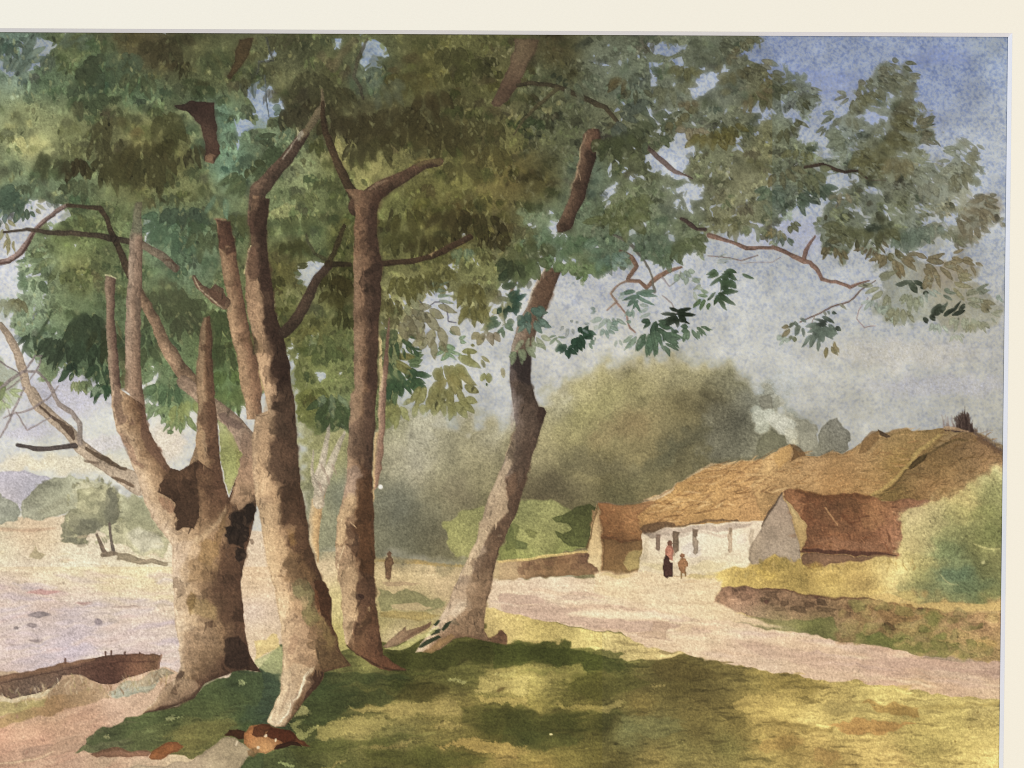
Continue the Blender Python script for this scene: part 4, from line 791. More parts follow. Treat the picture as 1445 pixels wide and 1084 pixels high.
# left grass around the stump
lp(t('m', 560, 880, 640, 850, 760, 785, 900, 770, 1050, 720, 1110, 640, 1260, 570, 1432, 560, 1432, 720, 1300, 740, 1180, 790, 1000, 800, 860, 830, 700, 900, 520, 960, 480, 930), (72, 84, 52), .6)
lp(t('m', 900, 900, 1020, 850, 1200, 800, 1300, 830, 1220, 890, 1140, 960, 1040, 970, 980, 930), (112, 106, 60), .5, 4)
lp(t('m', 920, 815, 960, 795, 990, 805, 960, 820, 930, 830), (168, 170, 120), .8)
lp(t('m', 1320, 620, 1345, 618, 1350, 640, 1325, 645), (168, 176, 130), .8)
lp(t('m', 560, 905, 590, 898, 590, 912, 565, 915), (170, 164, 120), .7)
# roots and stones in the grass
ST = ('fallen_stone',)
P(t('m', 490, 1005, 560, 985, 640, 965, 720, 990, 800, 985, 830, 990, 800, 1020, 720, 1030, 600, 1025, 520, 1020), (128, 92, 70), .85, 1.5, 1.5, .12, own=('grey_ledge',), vary=.08)
P(t('m', 808, 1025, 830, 990, 870, 960, 920, 938, 970, 945, 1000, 965, 960, 990, 920, 1010, 870, 1035, 830, 1040), [(225, 1055, (132, 80, 42)), (240, 1050, (152, 92, 54)), (245, 1060, (140, 84, 48))], .95, 1.2, 1.2, .14, own=('reddish_stone',), vary=.06)
P(t('m', 1030, 1050, 1110, 1010, 1130, 985, 1180, 940, 1250, 905, 1310, 935, 1350, 960, 1380, 990, 1340, 1050, 1310, 1100, 1280, 1340, 600, 1340, 700, 1080, 900, 1065), [(300, 1075, (176, 158, 132)), (320, 1050, (166, 150, 124)), (335, 1060, (170, 154, 128)), (270, 1080, (172, 152, 128)), (250, 1140, (176, 156, 130))], .95, 1.3, 1.5, .12, own=('pale_rock',), vary=.04)
P(t('m', 1225, 905, 1250, 875, 1300, 865, 1340, 880, 1345, 920, 1310, 930, 1270, 905), (74, 44, 28), .95, 1.2, 1.2, .1, own=ST + ('dark_top',))
P(t('m', 1340, 890, 1380, 850, 1432, 835, 1470, 840, 1500, 860, 1600, 890, 1660, 930, 1690, 965, 1600, 940, 1540, 960, 1500, 985, 1432, 1010, 1390, 1000, 1340, 950), [(350, 1035, (170, 104, 58)), (365, 1050, (188, 140, 92)), (380, 1055, (190, 146, 98)), (400, 1035, (110, 62, 36)), (420, 1050, (98, 56, 34))], .97, 1.2, 1.2, .14, own=ST + ('face',), vary=.06)
P(t('n', 60, 900, 80, 860, 130, 870, 190, 880, 230, 910, 220, 930, 170, 945, 130, 930, 90, 920), (86, 44, 26), .92, 1.2, 1.2, .1, own=ST + ('dark_top',))
P(t('n', -10, 860, 30, 835, 80, 840, 100, 860, 60, 880, 50, 915, 10, 915, -20, 900), (84, 48, 28), .85, 1.2, 1.2, .1, own=ST + ('dark_top',))
P(t('n', 100, 985, 120, 955, 180, 935, 230, 935, 260, 965, 200, 955, 150, 975), (58, 34, 24), .9, 1, 1, .1, own=ST + ('dark_top',))
P(t('m', 1310, 1100, 1340, 1050, 1380, 1020, 1432, 1005, 1432, 1340, 1290, 1340), (76, 88, 58), .9, 2, 1.5, .1, own=LW)
P(t('m', 1350, 985, 1390, 970, 1410, 990, 1390, 1020, 1355, 1015), (132, 104, 72), .8, 1.2, 1, .1, own=ST + ('face',))
for (k_, x, y) in [('m', 1300, 948), ('n', 62, 900), ('n', 120, 930), ('n', 8, 975)]:
    (px, py), = t(k_, x, y)
    B(px, py, 3, 1.8, (222, 204, 176), .9, -40, 1)
P(t('n', 0, 380, 60, 380, 100, 340, 130, 350, 145, 440, 60, 450, 0, 490), (204, 184, 124), .7, 2, 1.5, .05)
P(t('n', 0, 490, 60, 460, 150, 420, 160, 560, 60, 560, 0, 520), (156, 160, 122), .8, 2, 1.5, .06, own=LW)

# ------------------------------------------------------------------ canopy
FT = ('foliage_tmp',)
SKYC = SKYIMG
CANPTS = [
    (20, 60, (88, 102, 102)), (30, 100, (108, 120, 120)), (60, 110, (84, 98, 80)), (100, 70, (80, 85, 60)), (200, 60, (74, 65, 44)), (220, 75, (58, 50, 34)), (260, 70, (66, 64, 44)), (300, 100, (78, 80, 55)), (130, 100, (68, 82, 64)), (200, 130, (78, 92, 74)), (40, 170, (120, 122, 92)), (40, 200, (150, 145, 108)),
    (100, 200, (104, 104, 74)), (150, 190, (86, 84, 60)), (200, 190, (114, 108, 72)), (100, 250, (84, 94, 76)), (200, 250, (82, 78, 50)), (250, 220, (78, 74, 46)), (300, 170, (84, 104, 96)), (320, 230, (88, 108, 98)), (60, 270, (84, 94, 80)), (10, 240, (104, 112, 90)), (260, 270, (94, 94, 64)), (20, 280, (70, 82, 76)), (-50, 150, (96, 106, 94)), (-50, 280, (84, 94, 84)), (-50, 400, (130, 136, 124)),
    (450, 70, (74, 76, 55)), (420, 100, (80, 80, 60)), (460, 110, (62, 60, 40)), (420, 150, (58, 54, 40)), (520, 110, (92, 100, 92)), (560, 120, (78, 78, 50)), (600, 100, (72, 68, 38)), (650, 80, (80, 78, 48)), (700, 100, (70, 68, 40)), (520, 160, (62, 58, 42)), (600, 160, (66, 62, 42)), (650, 180, (62, 58, 36)), (700, 180, (78, 75, 50)), (480, 220, (106, 100, 64)), (540, 230, (112, 106, 68)), (600, 200, (78, 72, 44)), (680, 230, (94, 86, 50)), (720, 250, (82, 72, 36)), (420, 240, (112, 118, 90)), (390, 200, (96, 108, 92)), (480, 260, (84, 92, 62)),
    (760, 110, (74, 78, 55)), (780, 75, (64, 60, 35)), (850, 90, (92, 98, 84)), (880, 130, (92, 102, 90)), (780, 180, (78, 82, 58)), (750, 250, (70, 66, 36)), (880, 220, (74, 78, 54)), (870, 160, (84, 86, 66)), (960, 140, (98, 104, 92)), (1010, 130, (92, 98, 88)), (1040, 180, (98, 102, 84)), (1080, 200, (104, 104, 74)), (1050, 250, (108, 108, 84)), (1000, 90, (88, 94, 80)), (1080, 120, (86, 86, 64)), (1110, 140, (116, 120, 112)),
    (1250, 140, (100, 98, 76)), (1215, 145, (98, 94, 66)), (1260, 190, (98, 94, 68)), (1250, 230, (96, 90, 54)), (1180, 200, (108, 112, 98)), (1150, 230, (98, 100, 70)), (1110, 290, (108, 114, 94)), (1220, 290, (94, 94, 70)), (1240, 310, (86, 84, 48)), (1190, 310, (96, 96, 62)), (1340, 310, (116, 106, 80)), (1360, 230, (124, 120, 98)), (1330, 380, (124, 108, 78)), (1350, 420, (128, 120, 90)), (1280, 430, (124, 126, 106)), (1280, 340, (104, 108, 88)), (1370, 300, (122, 108, 84)), (1380, 440, (136, 134, 112)), (1310, 250, (114, 112, 92)),
    (100, 340, (96, 104, 68)), (110, 380, (100, 100, 64)), (60, 380, (110, 120, 104)), (100, 430, (94, 104, 80)), (130, 460, (64, 74, 58)), (150, 330, (96, 104, 72)), (40, 420, (120, 130, 118)), (60, 480, (92, 104, 92)), (110, 490, (62, 74, 60)), (250, 310, (72, 86, 72)), (270, 370, (96, 110, 96)), (230, 330, (92, 108, 94)), (240, 430, (72, 78, 58)), (310, 430, (96, 104, 76)), (310, 470, (70, 80, 52)), (220, 500, (92, 104, 80)), (210, 480, (76, 86, 64)), (300, 540, (80, 96, 66)), (240, 560, (96, 108, 82)), (20, 530, (124, 130, 100)),
    (420, 300, (108, 114, 84)), (440, 330, (84, 94, 70)), (480, 330, (66, 66, 34)), (400, 380, (74, 70, 38)), (430, 420, (98, 98, 68)), (480, 400, (60, 56, 28)), (440, 470, (86, 84, 46)), (450, 520, (94, 98, 60)), (470, 490, (80, 86, 56)), (440, 570, (92, 94, 50)), (470, 580, (84, 92, 72)), (410, 440, (74, 74, 42)), (400, 300, (92, 102, 76)),
    (600, 300, (76, 70, 34)), (650, 310, (66, 58, 30)), (600, 350, (88, 84, 48)), (700, 320, (78, 72, 42)), (680, 380, (104, 104, 70)), (560, 340, (82, 80, 50)), (560, 300, (98, 98, 58)), (560, 420, (104, 100, 72)), (590, 450, (112, 106, 96)), (620, 480, (120, 112, 100)), (580, 520, (84, 92, 68)), (640, 530, (116, 110, 80)), (680, 430, (110, 106, 80)), (700, 260, (90, 82, 42)), (640, 260, (98, 94, 52)), (720, 400, (84, 92, 70)),
    (770, 320, (88, 102, 82)), (820, 300, (88, 100, 80)), (900, 320, (94, 104, 84)), (880, 290, (94, 100, 74)), (960, 330, (100, 110, 86)), (1020, 300, (104, 104, 80)), (800, 380, (84, 96, 66)), (860, 350, (96, 110, 92)), (930, 350, (78, 92, 74)), (740, 340, (86, 92, 64)), (830, 250, (84, 96, 82)), (960, 280, (100, 106, 92)), (990, 240, (104, 108, 84))]
CAN = field(CANPTS, soft=12.0, p=3.4) * np.where(X < 740, 1.16, 1.06)[..., None].astype(np.float32)
edgeN = N8
MAIN = [(-75, 40), (1065, 40), (1085, 75), (1110, 90), (1140, 112), (1152, 140), (1140, 160), (1128, 185), (1145, 215), (1150, 240), (1130, 262), (1118, 285), (1105, 300), (1085, 318), (1062, 312), (1045, 328), (1020, 322), (1005, 338), (985, 360), (960, 352), (945, 372), (925, 380), (905, 352), (888, 345), (880, 372), (852, 392), (842, 398), (815, 392), (800, 388), (785, 330),
        (740, 400), (715, 452), (700, 440), (690, 470), (672, 455), (660, 470), (640, 440), (600, 410), (585, 430), (575, 470), (560, 560), (545, 608), (495, 610), (480, 600), (470, 612), (445, 608), (418, 600), (415, 480), (360, 560), (345, 575), (320, 580), (300, 600), (285, 575), (275, 570), (265, 598), (255, 590), (240, 608), (232, 590), (215, 560), (205, 545), (200, 535), (185, 540),
        (155, 560), (145, 545), (135, 530), (118, 540), (108, 538), (95, 520), (70, 540), (40, 500), (30, 470), (10, 440), (22, 415), (38, 400), (30, 380), (40, 345), (60, 335), (78, 300), (55, 298), (45, 285), (30, 300), (0, 305), (-75, 300)]
P(MAIN, CAN, .95, 4, 5, 0, .06, own=FT, vary=.06, dry=1.0)
RIGHT = [(1128, 262), (1150, 238), (1178, 190), (1170, 175), (1185, 160), (1190, 135), (1215, 120), (1238, 100), (1255, 90), (1290, 95), (1298, 110), (1290, 125), (1292, 150), (1308, 160), (1292, 170), (1315, 175), (1320, 190), (1300, 210), (1322, 212), (1350, 200), (1380, 218), (1385, 228), (1372, 250), (1370, 280), (1400, 282), (1412, 300), (1408, 315), (1385, 330), (1375, 345), (1345, 345), (1330, 340), (1300, 352), (1285, 350), (1262, 345), (1240, 352), (1215, 350), (1180, 362), (1165, 355), (1155, 335), (1150, 310), (1165, 290), (1150, 280)]
P(RIGHT, CAN, .72, 9, 6, 0, .05, own=FT, vary=.06, dry=1.5)
LOWR = [(1232, 380), (1240, 365), (1262, 352), (1290, 362), (1310, 370), (1338, 372), (1350, 360), (1382, 375), (1378, 390), (1358, 395), (1375, 400), (1390, 410), (1412, 430), (1412, 450), (1395, 460), (1380, 470), (1350, 470), (1330, 455), (1310, 450), (1280, 460), (1250, 452), (1225, 440), (1235, 420), (1240, 400), (1255, 385)]
P(LOWR, CAN, .5, 8, 5, 0, .05, own=FT, vary=.08, dry=1.2)
P([(-75, 480), (0, 500), (15, 520), (28, 540), (20, 575), (0, 590), (-75, 600)], CAN, .5, 5, 4, 0, .07, own=FT, vary=.08)
# ---- sky showing through
def gap(pts, a=.95, c=None, warp=1.8, soft=1.4):
    P(pts, SKYC if c is None else c, a, soft, warp, 0, .0, own=('sky_wash',))
for g_ in [t('a', 0, 300, 90, 240, 180, 200, 310, 240, 260, 310, 220, 350, 180, 380, 130, 400, 60, 430, 0, 380), t('a', 1300, 470, 1432, 430, 1432, 690, 1340, 720, 1310, 780, 1285, 840, 1300, 740, 1270, 640, 1330, 620, 1390, 590),
           t('b', 0, 450, 60, 440, 110, 500, 160, 560, 165, 620, 130, 640, 80, 640, 60, 700, 0, 700), t('b', 580, 230, 640, 215, 690, 230, 720, 270, 745, 340, 700, 380, 640, 365, 600, 390, 575, 350), t('b', 410, 210, 465, 215, 465, 270, 440, 290, 415, 250),
           t('b', 10, 340, 60, 290, 130, 260, 120, 310, 60, 340), t('c', 740, 235, 860, 225, 960, 240, 950, 290, 860, 300, 790, 290), t('c', 750, 340, 800, 330, 810, 460, 770, 465), t('c', 870, 330, 940, 320, 930, 400, 900, 380), t('c', 980, 520, 1020, 430, 1100, 400, 1180, 370, 1210, 380, 1120, 470, 1010, 560),
           t('c', 1220, 310, 1330, 250, 1432, 215, 1500, 240, 1500, 420, 1432, 420, 1360, 350, 1300, 320), t('c', 660, 570, 760, 560, 780, 600, 940, 590, 900, 660, 850, 660, 800, 680, 750, 610, 700, 600), t('c', 730, 840, 780, 830, 860, 780, 930, 720, 1000, 800, 1010, 850, 960, 920, 940, 960, 1000, 1000, 900, 980, 830, 950, 740, 930),
           t('c', 1250, 580, 1380, 540, 1432, 560, 1432, 640, 1330, 690, 1370, 610, 1290, 600), t('c', 1160, 760, 1260, 745, 1270, 780, 1190, 790), t('c', 525, 920, 545, 880, 555, 970, 530, 960), t('c', 640, 950, 690, 945, 745, 985, 690, 1000, 645, 980), t('c', 490, 1075, 560, 990, 600, 1000, 590, 1030, 540, 1084),
           t('c', 870, 1040, 960, 1000, 1060, 1010, 1050, 1084, 940, 1084), t('c', 430, 340, 460, 300, 480, 340, 550, 360, 500, 365), t('c', 1360, 1040, 1432, 990, 1432, 1050), t('c', 1020, 360, 1080, 370, 1060, 395, 1025, 385), t('c', 1110, 380, 1180, 340, 1190, 400, 1120, 405),
           t('g', 490, 20, 560, 0, 540, 40, 510, 60), t('g', 510, 90, 550, 50, 540, 100), t('g', 640, 240, 690, 190, 720, 150, 745, 170, 700, 230, 690, 280), t('g', 860, 230, 890, 240, 920, 290, 880, 300, 860, 260), t('g', 940, 40, 990, 0, 990, 130, 950, 60),
           t('g', 90, 150, 120, 165, 165, 175, 160, 195, 110, 200), t('g', 180, 200, 250, 130, 260, 190, 245, 240, 215, 235), t('g', 180, 100, 210, 90, 240, 130, 215, 150, 205, 115), t('g', 400, 300, 430, 260, 480, 300, 440, 320), t('g', 310, 360, 345, 380, 350, 395, 320, 385), t('g', 390, 440, 400, 460, 370, 490, 360, 480),
           t('g', 470, 160, 500, 170, 490, 200, 470, 190), t('g', 1170, 190, 1230, 180, 1240, 210, 1432, 250, 1432, 300, 1250, 260, 1180, 230), t('g', 1040, 80, 1060, 100, 1040, 180, 1030, 150), t('g', 290, 425, 325, 450, 300, 560, 265, 500),
           t('f', 235, 395, 290, 380, 375, 390, 380, 410, 330, 460, 300, 520, 260, 540, 260, 490, 205, 480, 250, 450), t('f', 290, 860, 320, 770, 350, 770, 340, 850, 300, 900), t('f', 330, 990, 370, 990, 390, 1010, 360, 1040, 335, 1020), t('f', 440, 1020, 480, 970, 490, 980, 460, 1010),
           t('f', 900, 580, 960, 550, 1060, 550, 1140, 600, 1140, 690, 1250, 720, 1200, 770, 1200, 840, 1060, 880, 980, 960, 960, 1060, 950, 960, 1000, 880, 1100, 800, 1080, 750, 1000, 720, 930, 650), t('f', 1350, 510, 1432, 450, 1432, 570, 1360, 600, 1340, 660, 1260, 690, 1320, 580),
           t('f', 1290, 780, 1400, 690, 1432, 690, 1432, 800, 1390, 900, 1330, 900, 1250, 880, 1300, 830), t('f', 740, 560, 780, 575, 800, 570, 820, 620, 800, 650, 770, 620), t('f', 800, 710, 850, 730, 910, 790, 920, 830, 850, 770, 810, 800), t('f', 1050, 400, 1110, 370, 1110, 420, 1090, 450), t('f', 1170, 340, 1220, 350, 1230, 410, 1190, 370),
           t('f', 1100, 240, 1140, 220, 1150, 260, 1110, 270), t('f', 1040, 900, 1120, 900, 1200, 930, 1300, 1000, 1330, 1084, 1180, 1084, 1150, 1010, 1060, 960),
           t('e', 170, 60, 200, 45, 290, 70, 350, 75, 250, 150, 190, 200, 160, 140), t('e', 200, 380, 230, 390, 220, 410, 205, 400), t('e', 265, 400, 285, 405, 275, 415), t('e', 130, 470, 200, 450, 225, 445, 210, 470, 150, 480), t('e', 245, 500, 290, 480, 260, 520, 245, 525), t('e', -20, 480, 60, 470, 120, 490, 90, 530, 170, 545, 130, 560, 20, 530, -20, 560),
           t('e', 780, 190, 800, 130, 830, 160, 850, 200, 820, 240, 830, 280, 890, 270, 870, 320, 790, 280), t('e', 775, 1084, 810, 970, 840, 960, 850, 1000, 890, 960, 880, 1010, 840, 1040, 800, 1084), t('e', 440, 1000, 480, 1030, 500, 1010, 540, 1040, 560, 1084, 380, 1084, 400, 1050), t('e', 290, 70, 380, 100, 380, 140, 290, 190, 240, 190),
           t('d', 310, 720, 440, 570, 480, 500, 540, 560, 420, 660, 360, 760, 330, 740), t('d', 850, 790, 940, 770, 1000, 820, 1060, 860, 1000, 920, 900, 880, 850, 840), t('d', 350, 960, 450, 930, 540, 980, 480, 1030, 390, 1040, 350, 1000), t('d', 540, 640, 640, 620, 690, 640, 640, 680, 580, 680),
           t('d', 100, 560, 190, 620, 260, 680, 300, 730, 220, 760, 190, 690, 120, 640), t('h', 140, 130, 250, 60, 360, 20, 370, 60, 290, 120, 300, 170, 260, 240, 180, 230, 190, 170), t('h', 860, 160, 960, 120, 1060, 100, 1070, 180, 980, 180, 900, 180), t('h', 840, 330, 900, 290, 1000, 300, 1130, 290, 1190, 280, 1250, 250, 1330, 220, 1330, 340, 1160, 340, 1000, 350, 900, 370)]:
    gap(g_)
# lit pale leaves
for g_ in [t('a', 30, 660, 100, 680, 90, 720, 30, 710), t('a', 60, 770, 200, 740, 260, 790, 180, 850, 90, 830), t('a', 190, 790, 260, 770, 290, 800, 200, 820), t('a', 140, 660, 170, 660, 175, 700, 150, 700), t('a', 480, 640, 560, 630, 620, 590, 590, 640, 520, 655), t('a', 540, 880, 610, 760, 580, 850, 550, 900),
           t('a', 310, 265, 360, 240, 380, 250, 330, 275), t('a', 880, 870, 920, 820, 1000, 830, 980, 850, 900, 860), t('a', 950, 600, 1030, 620, 1090, 700, 1110, 830, 1060, 790, 1000, 720, 960, 650), t('a', 740, 700, 800, 690, 830, 730, 770, 740), t('a', 270, 1050, 330, 1030, 360, 1060, 280, 1080), t('b', 360, 500, 390, 540, 420, 580, 380, 640, 370, 560),
           t('b', 480, 690, 500, 650, 525, 660, 490, 710), t('b', 690, 690, 730, 670, 720, 710, 700, 740), t('b', 770, 640, 800, 680, 830, 720, 820, 780, 780, 760), t('b', 615, 740, 640, 740, 620, 810, 610, 850), t('b', 970, 690, 1000, 680, 1030, 740, 1010, 750), t('b', 890, 730, 910, 735, 905, 790, 890, 770), t('b', 860, 880, 1000, 850, 1030, 910, 900, 900),
           t('b', 420, 730, 470, 750, 500, 830, 540, 900, 620, 880, 700, 920, 640, 1000, 560, 1060, 500, 980, 450, 850), t('b', 1200, 460, 1230, 450, 1220, 480), t('b', 1305, 445, 1330, 425, 1332, 437, 1312, 452), t('b', 1130, 590, 1180, 590, 1170, 640, 1140, 630), t('b', 830, 620, 855, 600, 840, 680),
           t('c', 150, 585, 230, 590, 215, 630, 180, 620), t('c', 250, 585, 280, 550, 275, 580), t('f', 70, 120, 180, 60, 260, 90, 200, 190, 110, 170), t('f', 740, 540, 790, 580, 820, 640, 770, 610), t('f', 180, 790, 225, 800, 210, 830), t('f', 260, 230, 275, 225, 285, 300, 270, 290), t('f', 930, 320, 970, 290, 1030, 270, 1020, 320, 960, 350),
           t('f', 750, 740, 800, 720, 860, 800, 780, 820), t('e', 340, 760, 440, 720, 430, 800, 370, 810), t('e', 970, 560, 1020, 540, 1030, 570, 990, 580)]:
    cx = sum(p[0] for p in g_) / len(g_); cy = sum(p[1] for p in g_) / len(g_)
    base = np.array(min(CANPTS, key=lambda q: (q[0] - cx) ** 2 + (q[1] - cy) ** 2)[2])
    P(g_, tuple(np.minimum(200, base * .5 + np.array((102, 96, 66)))), .7, 1.3, 1.6, 0, .07, own=FT)
# ---- blotted leaf masses: dabs that take their colour from the spot
FID = own_id(FT)


def spot(x, y):
    return int((y - Y0) / STEP), int((x - X0) / STEP)


def dabs(n, zone, ln, wd, ang, spread, mult, alpha, edge=.08, soft=1.5, nleaf=(3, 6), only=True):
    x0, y0, x1, y1 = zone
    for _ in range(n):
        x, y = rnd.uniform(x0, x1), rnd.uniform(y0, y1)
        iy, ix = spot(x, y)
        if iy < 0 or ix < 0 or iy >= NY or ix >= NX or (only and OWN[iy, ix] != FID):
            continue
        m = rnd.choice(mult)
        col = np.clip(CAN[iy, ix] * 255 * m + np.array((rnd.uniform(-6, 6), rnd.uniform(-4, 5), rnd.uniform(-6, 6))), 20, 220)
        an = rnd.uniform(*ang)
        hand(x, y, rnd.randint(*nleaf), rnd.uniform(*ln), rnd.uniform(*wd), an, spread, tuple(col), rnd.uniform(*alpha), FT, edge, soft, .3)


for _ in range(300):                                   # wet blots first
    x, y = rnd.uniform(-60, 1410), rnd.uniform(45, 600)
    iy, ix = spot(x, y)
    if OWN[iy, ix] == FID:
        B(x, y, rnd.uniform(8, 26), rnd.uniform(6, 18), tuple(np.clip(CAN[iy, ix] * 255 * rnd.choice([.8, .88, .94, 1.1, 1.18]), 0, 230)), rnd.uniform(.25, .5), rnd.uniform(0, 180), rnd.uniform(3, 10), 4, .03, .06, vary=.05)
def flecks(n, zone, ln, wd, ang, alpha=(.5, .95)):      # bits of sky between the leaves
    x0, y0, x1, y1 = zone
    for _ in range(n):
        x, y = rnd.uniform(x0, x1), rnd.uniform(y0, y1)
        iy, ix = spot(x, y)
        if OWN[iy, ix] == FID:
            leaf(x, y, rnd.uniform(*ln), rnd.uniform(*wd), rnd.uniform(*ang), SKYC, rnd.uniform(*alpha), 1.0, 1.2, 0, ('sky_wash',), 0)


flecks(420, (1130, 90, 1412, 350), (6, 16), (2, 5), (-10, 60))
flecks(190, (1220, 350, 1412, 470), (6, 16), (2, 5), (0, 90))
flecks(260, (860, 60, 1140, 380), (5, 13), (2, 5), (0, 180))
flecks(70, (-60, 300, 120, 560), (5, 13), (2, 5), (60, 150))
flecks(90, (540, 400, 720, 600), (6, 14), (2.5, 6), (40, 140))
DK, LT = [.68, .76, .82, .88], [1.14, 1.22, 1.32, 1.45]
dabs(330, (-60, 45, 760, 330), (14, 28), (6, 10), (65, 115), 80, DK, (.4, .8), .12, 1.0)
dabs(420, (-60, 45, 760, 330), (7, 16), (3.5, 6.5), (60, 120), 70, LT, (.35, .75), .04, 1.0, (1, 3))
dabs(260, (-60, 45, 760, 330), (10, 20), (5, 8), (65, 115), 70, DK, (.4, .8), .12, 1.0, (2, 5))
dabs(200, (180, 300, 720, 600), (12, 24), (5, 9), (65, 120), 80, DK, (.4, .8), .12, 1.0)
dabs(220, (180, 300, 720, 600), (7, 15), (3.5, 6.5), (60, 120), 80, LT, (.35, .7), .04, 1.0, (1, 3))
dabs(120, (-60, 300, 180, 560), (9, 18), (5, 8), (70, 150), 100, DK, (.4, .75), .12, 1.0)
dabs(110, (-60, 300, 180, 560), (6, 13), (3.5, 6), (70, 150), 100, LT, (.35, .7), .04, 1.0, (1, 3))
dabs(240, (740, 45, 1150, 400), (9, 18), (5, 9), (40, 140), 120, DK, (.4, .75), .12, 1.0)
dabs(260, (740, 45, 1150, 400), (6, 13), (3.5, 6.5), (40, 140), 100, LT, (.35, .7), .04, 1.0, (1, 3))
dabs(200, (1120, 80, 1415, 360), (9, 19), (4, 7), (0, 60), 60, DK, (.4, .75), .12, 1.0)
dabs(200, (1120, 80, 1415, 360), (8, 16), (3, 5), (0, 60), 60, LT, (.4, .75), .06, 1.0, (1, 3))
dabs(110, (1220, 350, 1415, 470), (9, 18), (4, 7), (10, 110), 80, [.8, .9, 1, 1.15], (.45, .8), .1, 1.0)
for _ in range(560):                                   # sunlit slips of pale leaf
    x, y = rnd.uniform(-60, 760), rnd.uniform(52, 560)
    iy, ix = spot(x, y)
    if OWN[iy, ix] == FID and (N70[iy, ix] + .5 * N30[iy, ix]) > -.35:
        leaf(x, y, rnd.uniform(4, 13), rnd.uniform(1.8, 5), rnd.uniform(60, 120), tuple(CAN[iy, ix] * 255 * .55 + np.array((78, 74, 50)) * rnd.uniform(.8, 1.2)), rnd.uniform(.4, .9), .9, 1.2, 0, FT)
# ragged fringe: sprays growing out over the sky along the rim of the mass
mF = (OWN == FID)
rim = []
for _ in range(26000):
    iy, ix = rnd.randrange(6, NY - 8), rnd.randrange(6, NX - 8)
    if mF[iy, ix] and Y[iy, ix] < 560 and not mF[iy - 6:iy + 7, ix - 6:ix + 7].all():
        sub = mF[iy - 6:iy + 7, ix - 6:ix + 7].astype(float)
        yy, xx = np.mgrid[-6:7, -6:7]
        an = math.degrees(math.atan2(-(sub * yy).sum(), -(sub * xx).sum()))
        rim.append((X[iy, ix], Y[iy, ix], an))
rnd.shuffle(rim)
for (x, y, an) in rim[:800]:
    iy, ix = spot(x, y)
    m = rnd.choice([.84, .94, 1.04, 1.18])
    col = tuple(np.clip(CAN[iy, ix] * 255 * m + 4, 0, 200))
    big = 1.0 if x < 1000 else .85
    hand(x, y, rnd.randint(1, 4), rnd.uniform(6, 13) * big, rnd.uniform(3.5, 7.5) * big, an + rnd.uniform(-40, 40), 80, col, rnd.uniform(.45, .9), FT, .1, 1.1, .3)

# ------------------------------------------------------------------ trunks and limbs
TA, TB, TC, TD = ('many_stemmed_tree',), ('twin_stemmed_tree',), ('forked_tree',), ('leaning_tree',)
PT = ('pale_sapling',)
br = lambda pth, c, o, sh=(1.18, .78), a=.95, s=1.0, e=.1, w=.6: S(pth, c, a, s, w, e, .07, o, .06, sh)
# pale sapling behind
trunk(t('j', 310, 640, 300, 700, 290, 760, 300, 880, 330, 960), t('j', 395, 560, 370, 680, 355, 780, 350, 900, 350, 990), [(0, (196, 180, 152)), (.5, (200, 168, 126)), (1, (172, 142, 104))], PT + ('trunk',))
for pth in [tw('j', 350, 660, 60, 350, 520, 50, 380, 380, 40, 400, 280, 24, 402, 205, 8), tw('j', 360, 600, 50, 410, 460, 44, 460, 340, 30, 490, 270, 14), tw('j', 330, 560, 30, 310, 470, 18, 316, 370, 6), tw('j', 335, 520, 24, 370, 420, 20, 395, 330, 12)]:
    br(pth, (190, 178, 160), PT + ('branch',), (1.06, .9), .9)
for (x, y) in [(345, 540), (385, 500), (420, 440), (360, 440)]:
    (px, py), = t('j', x, y)
    leaf(px, py, 18, 4, 70, (160, 142, 128), .6, 1.2)
# far shore behind sapling
# ---- many stemmed tree (left)
br(tw('e', 0, 730, 36, 40, 780, 42, 70, 830, 46, 100, 900, 46, 130, 1010, 50, 150, 1084, 46) + tw('i', 170, 50, 60, 215, 130, 66, 290, 195, 62, 370, 260, 66, 440, 350, 76, 540, 425, 80, 640, 490, 90, 760, 560, 120), (166, 146, 124), TA + ('branch',), (1.1, .95))
S(tw('i', 215, 130, 12, 270, 185, 14, 330, 215, 24, 380, 260, 36, 405, 300, 26), (84, 68, 56), .85, 1.2, 1.2)
S(tw('i', 470, 360, 20, 540, 400, 30, 620, 440, 26, 690, 470, 20), (88, 72, 56), .85, 1.2, 1.2)
S(tw('i', 470, 430, 14, 530, 440, 14), (110, 92, 76), .7, 1.2, 1.2)
S(tw('i', 610, 520, 12, 680, 540, 26, 730, 570, 14), (100, 80, 62), .8, 1.2, 1)
br(tw('i', 95, 342, 20, 180, 360, 26, 270, 362, 26, 340, 350, 26, 410, 342, 30), (82, 72, 68), TA + ('branch',), (1, 1))
br(tw('i', 265, 0, 22, 290, 60, 24, 325, 120, 26, 395, 165, 28, 435, 225, 28, 440, 330, 26), (160, 144, 132), TA + ('branch',), (1.08, .9), .85)
for pth in [tw('i', 130, 30, 12, 90, 120, 14, 60, 200, 12, 0, 300, 10), tw('i', 20, 195, 8, 100, 170, 10, 190, 140, 12, 260, 90, 10, 320, 20, 6), tw('i', 90, 170, 8, 150, 260, 10, 230, 215, 8, 280, 190, 6), tw('e', 0, 1084, 22, 60, 1030, 20, 120, 985, 16, 200, 985, 14, 250, 1020, 14, 280, 1084, 12), tw('e', 130, 985, 10, 190, 900, 12, 230, 900, 10, 210, 960, 10, 160, 1030, 8), tw('i', 0, 60, 8, 70, 20, 9, 120, -30, 8), tw('i', 60, 200, 6, 40, 130, 7, 10, 90, 6), tw('e', 0, 930, 10, 50, 960, 9, 110, 1000, 7)]:
    br(pth, (142, 128, 124), TA + ('twig',), (1, .9), .8, 1.1, 0)
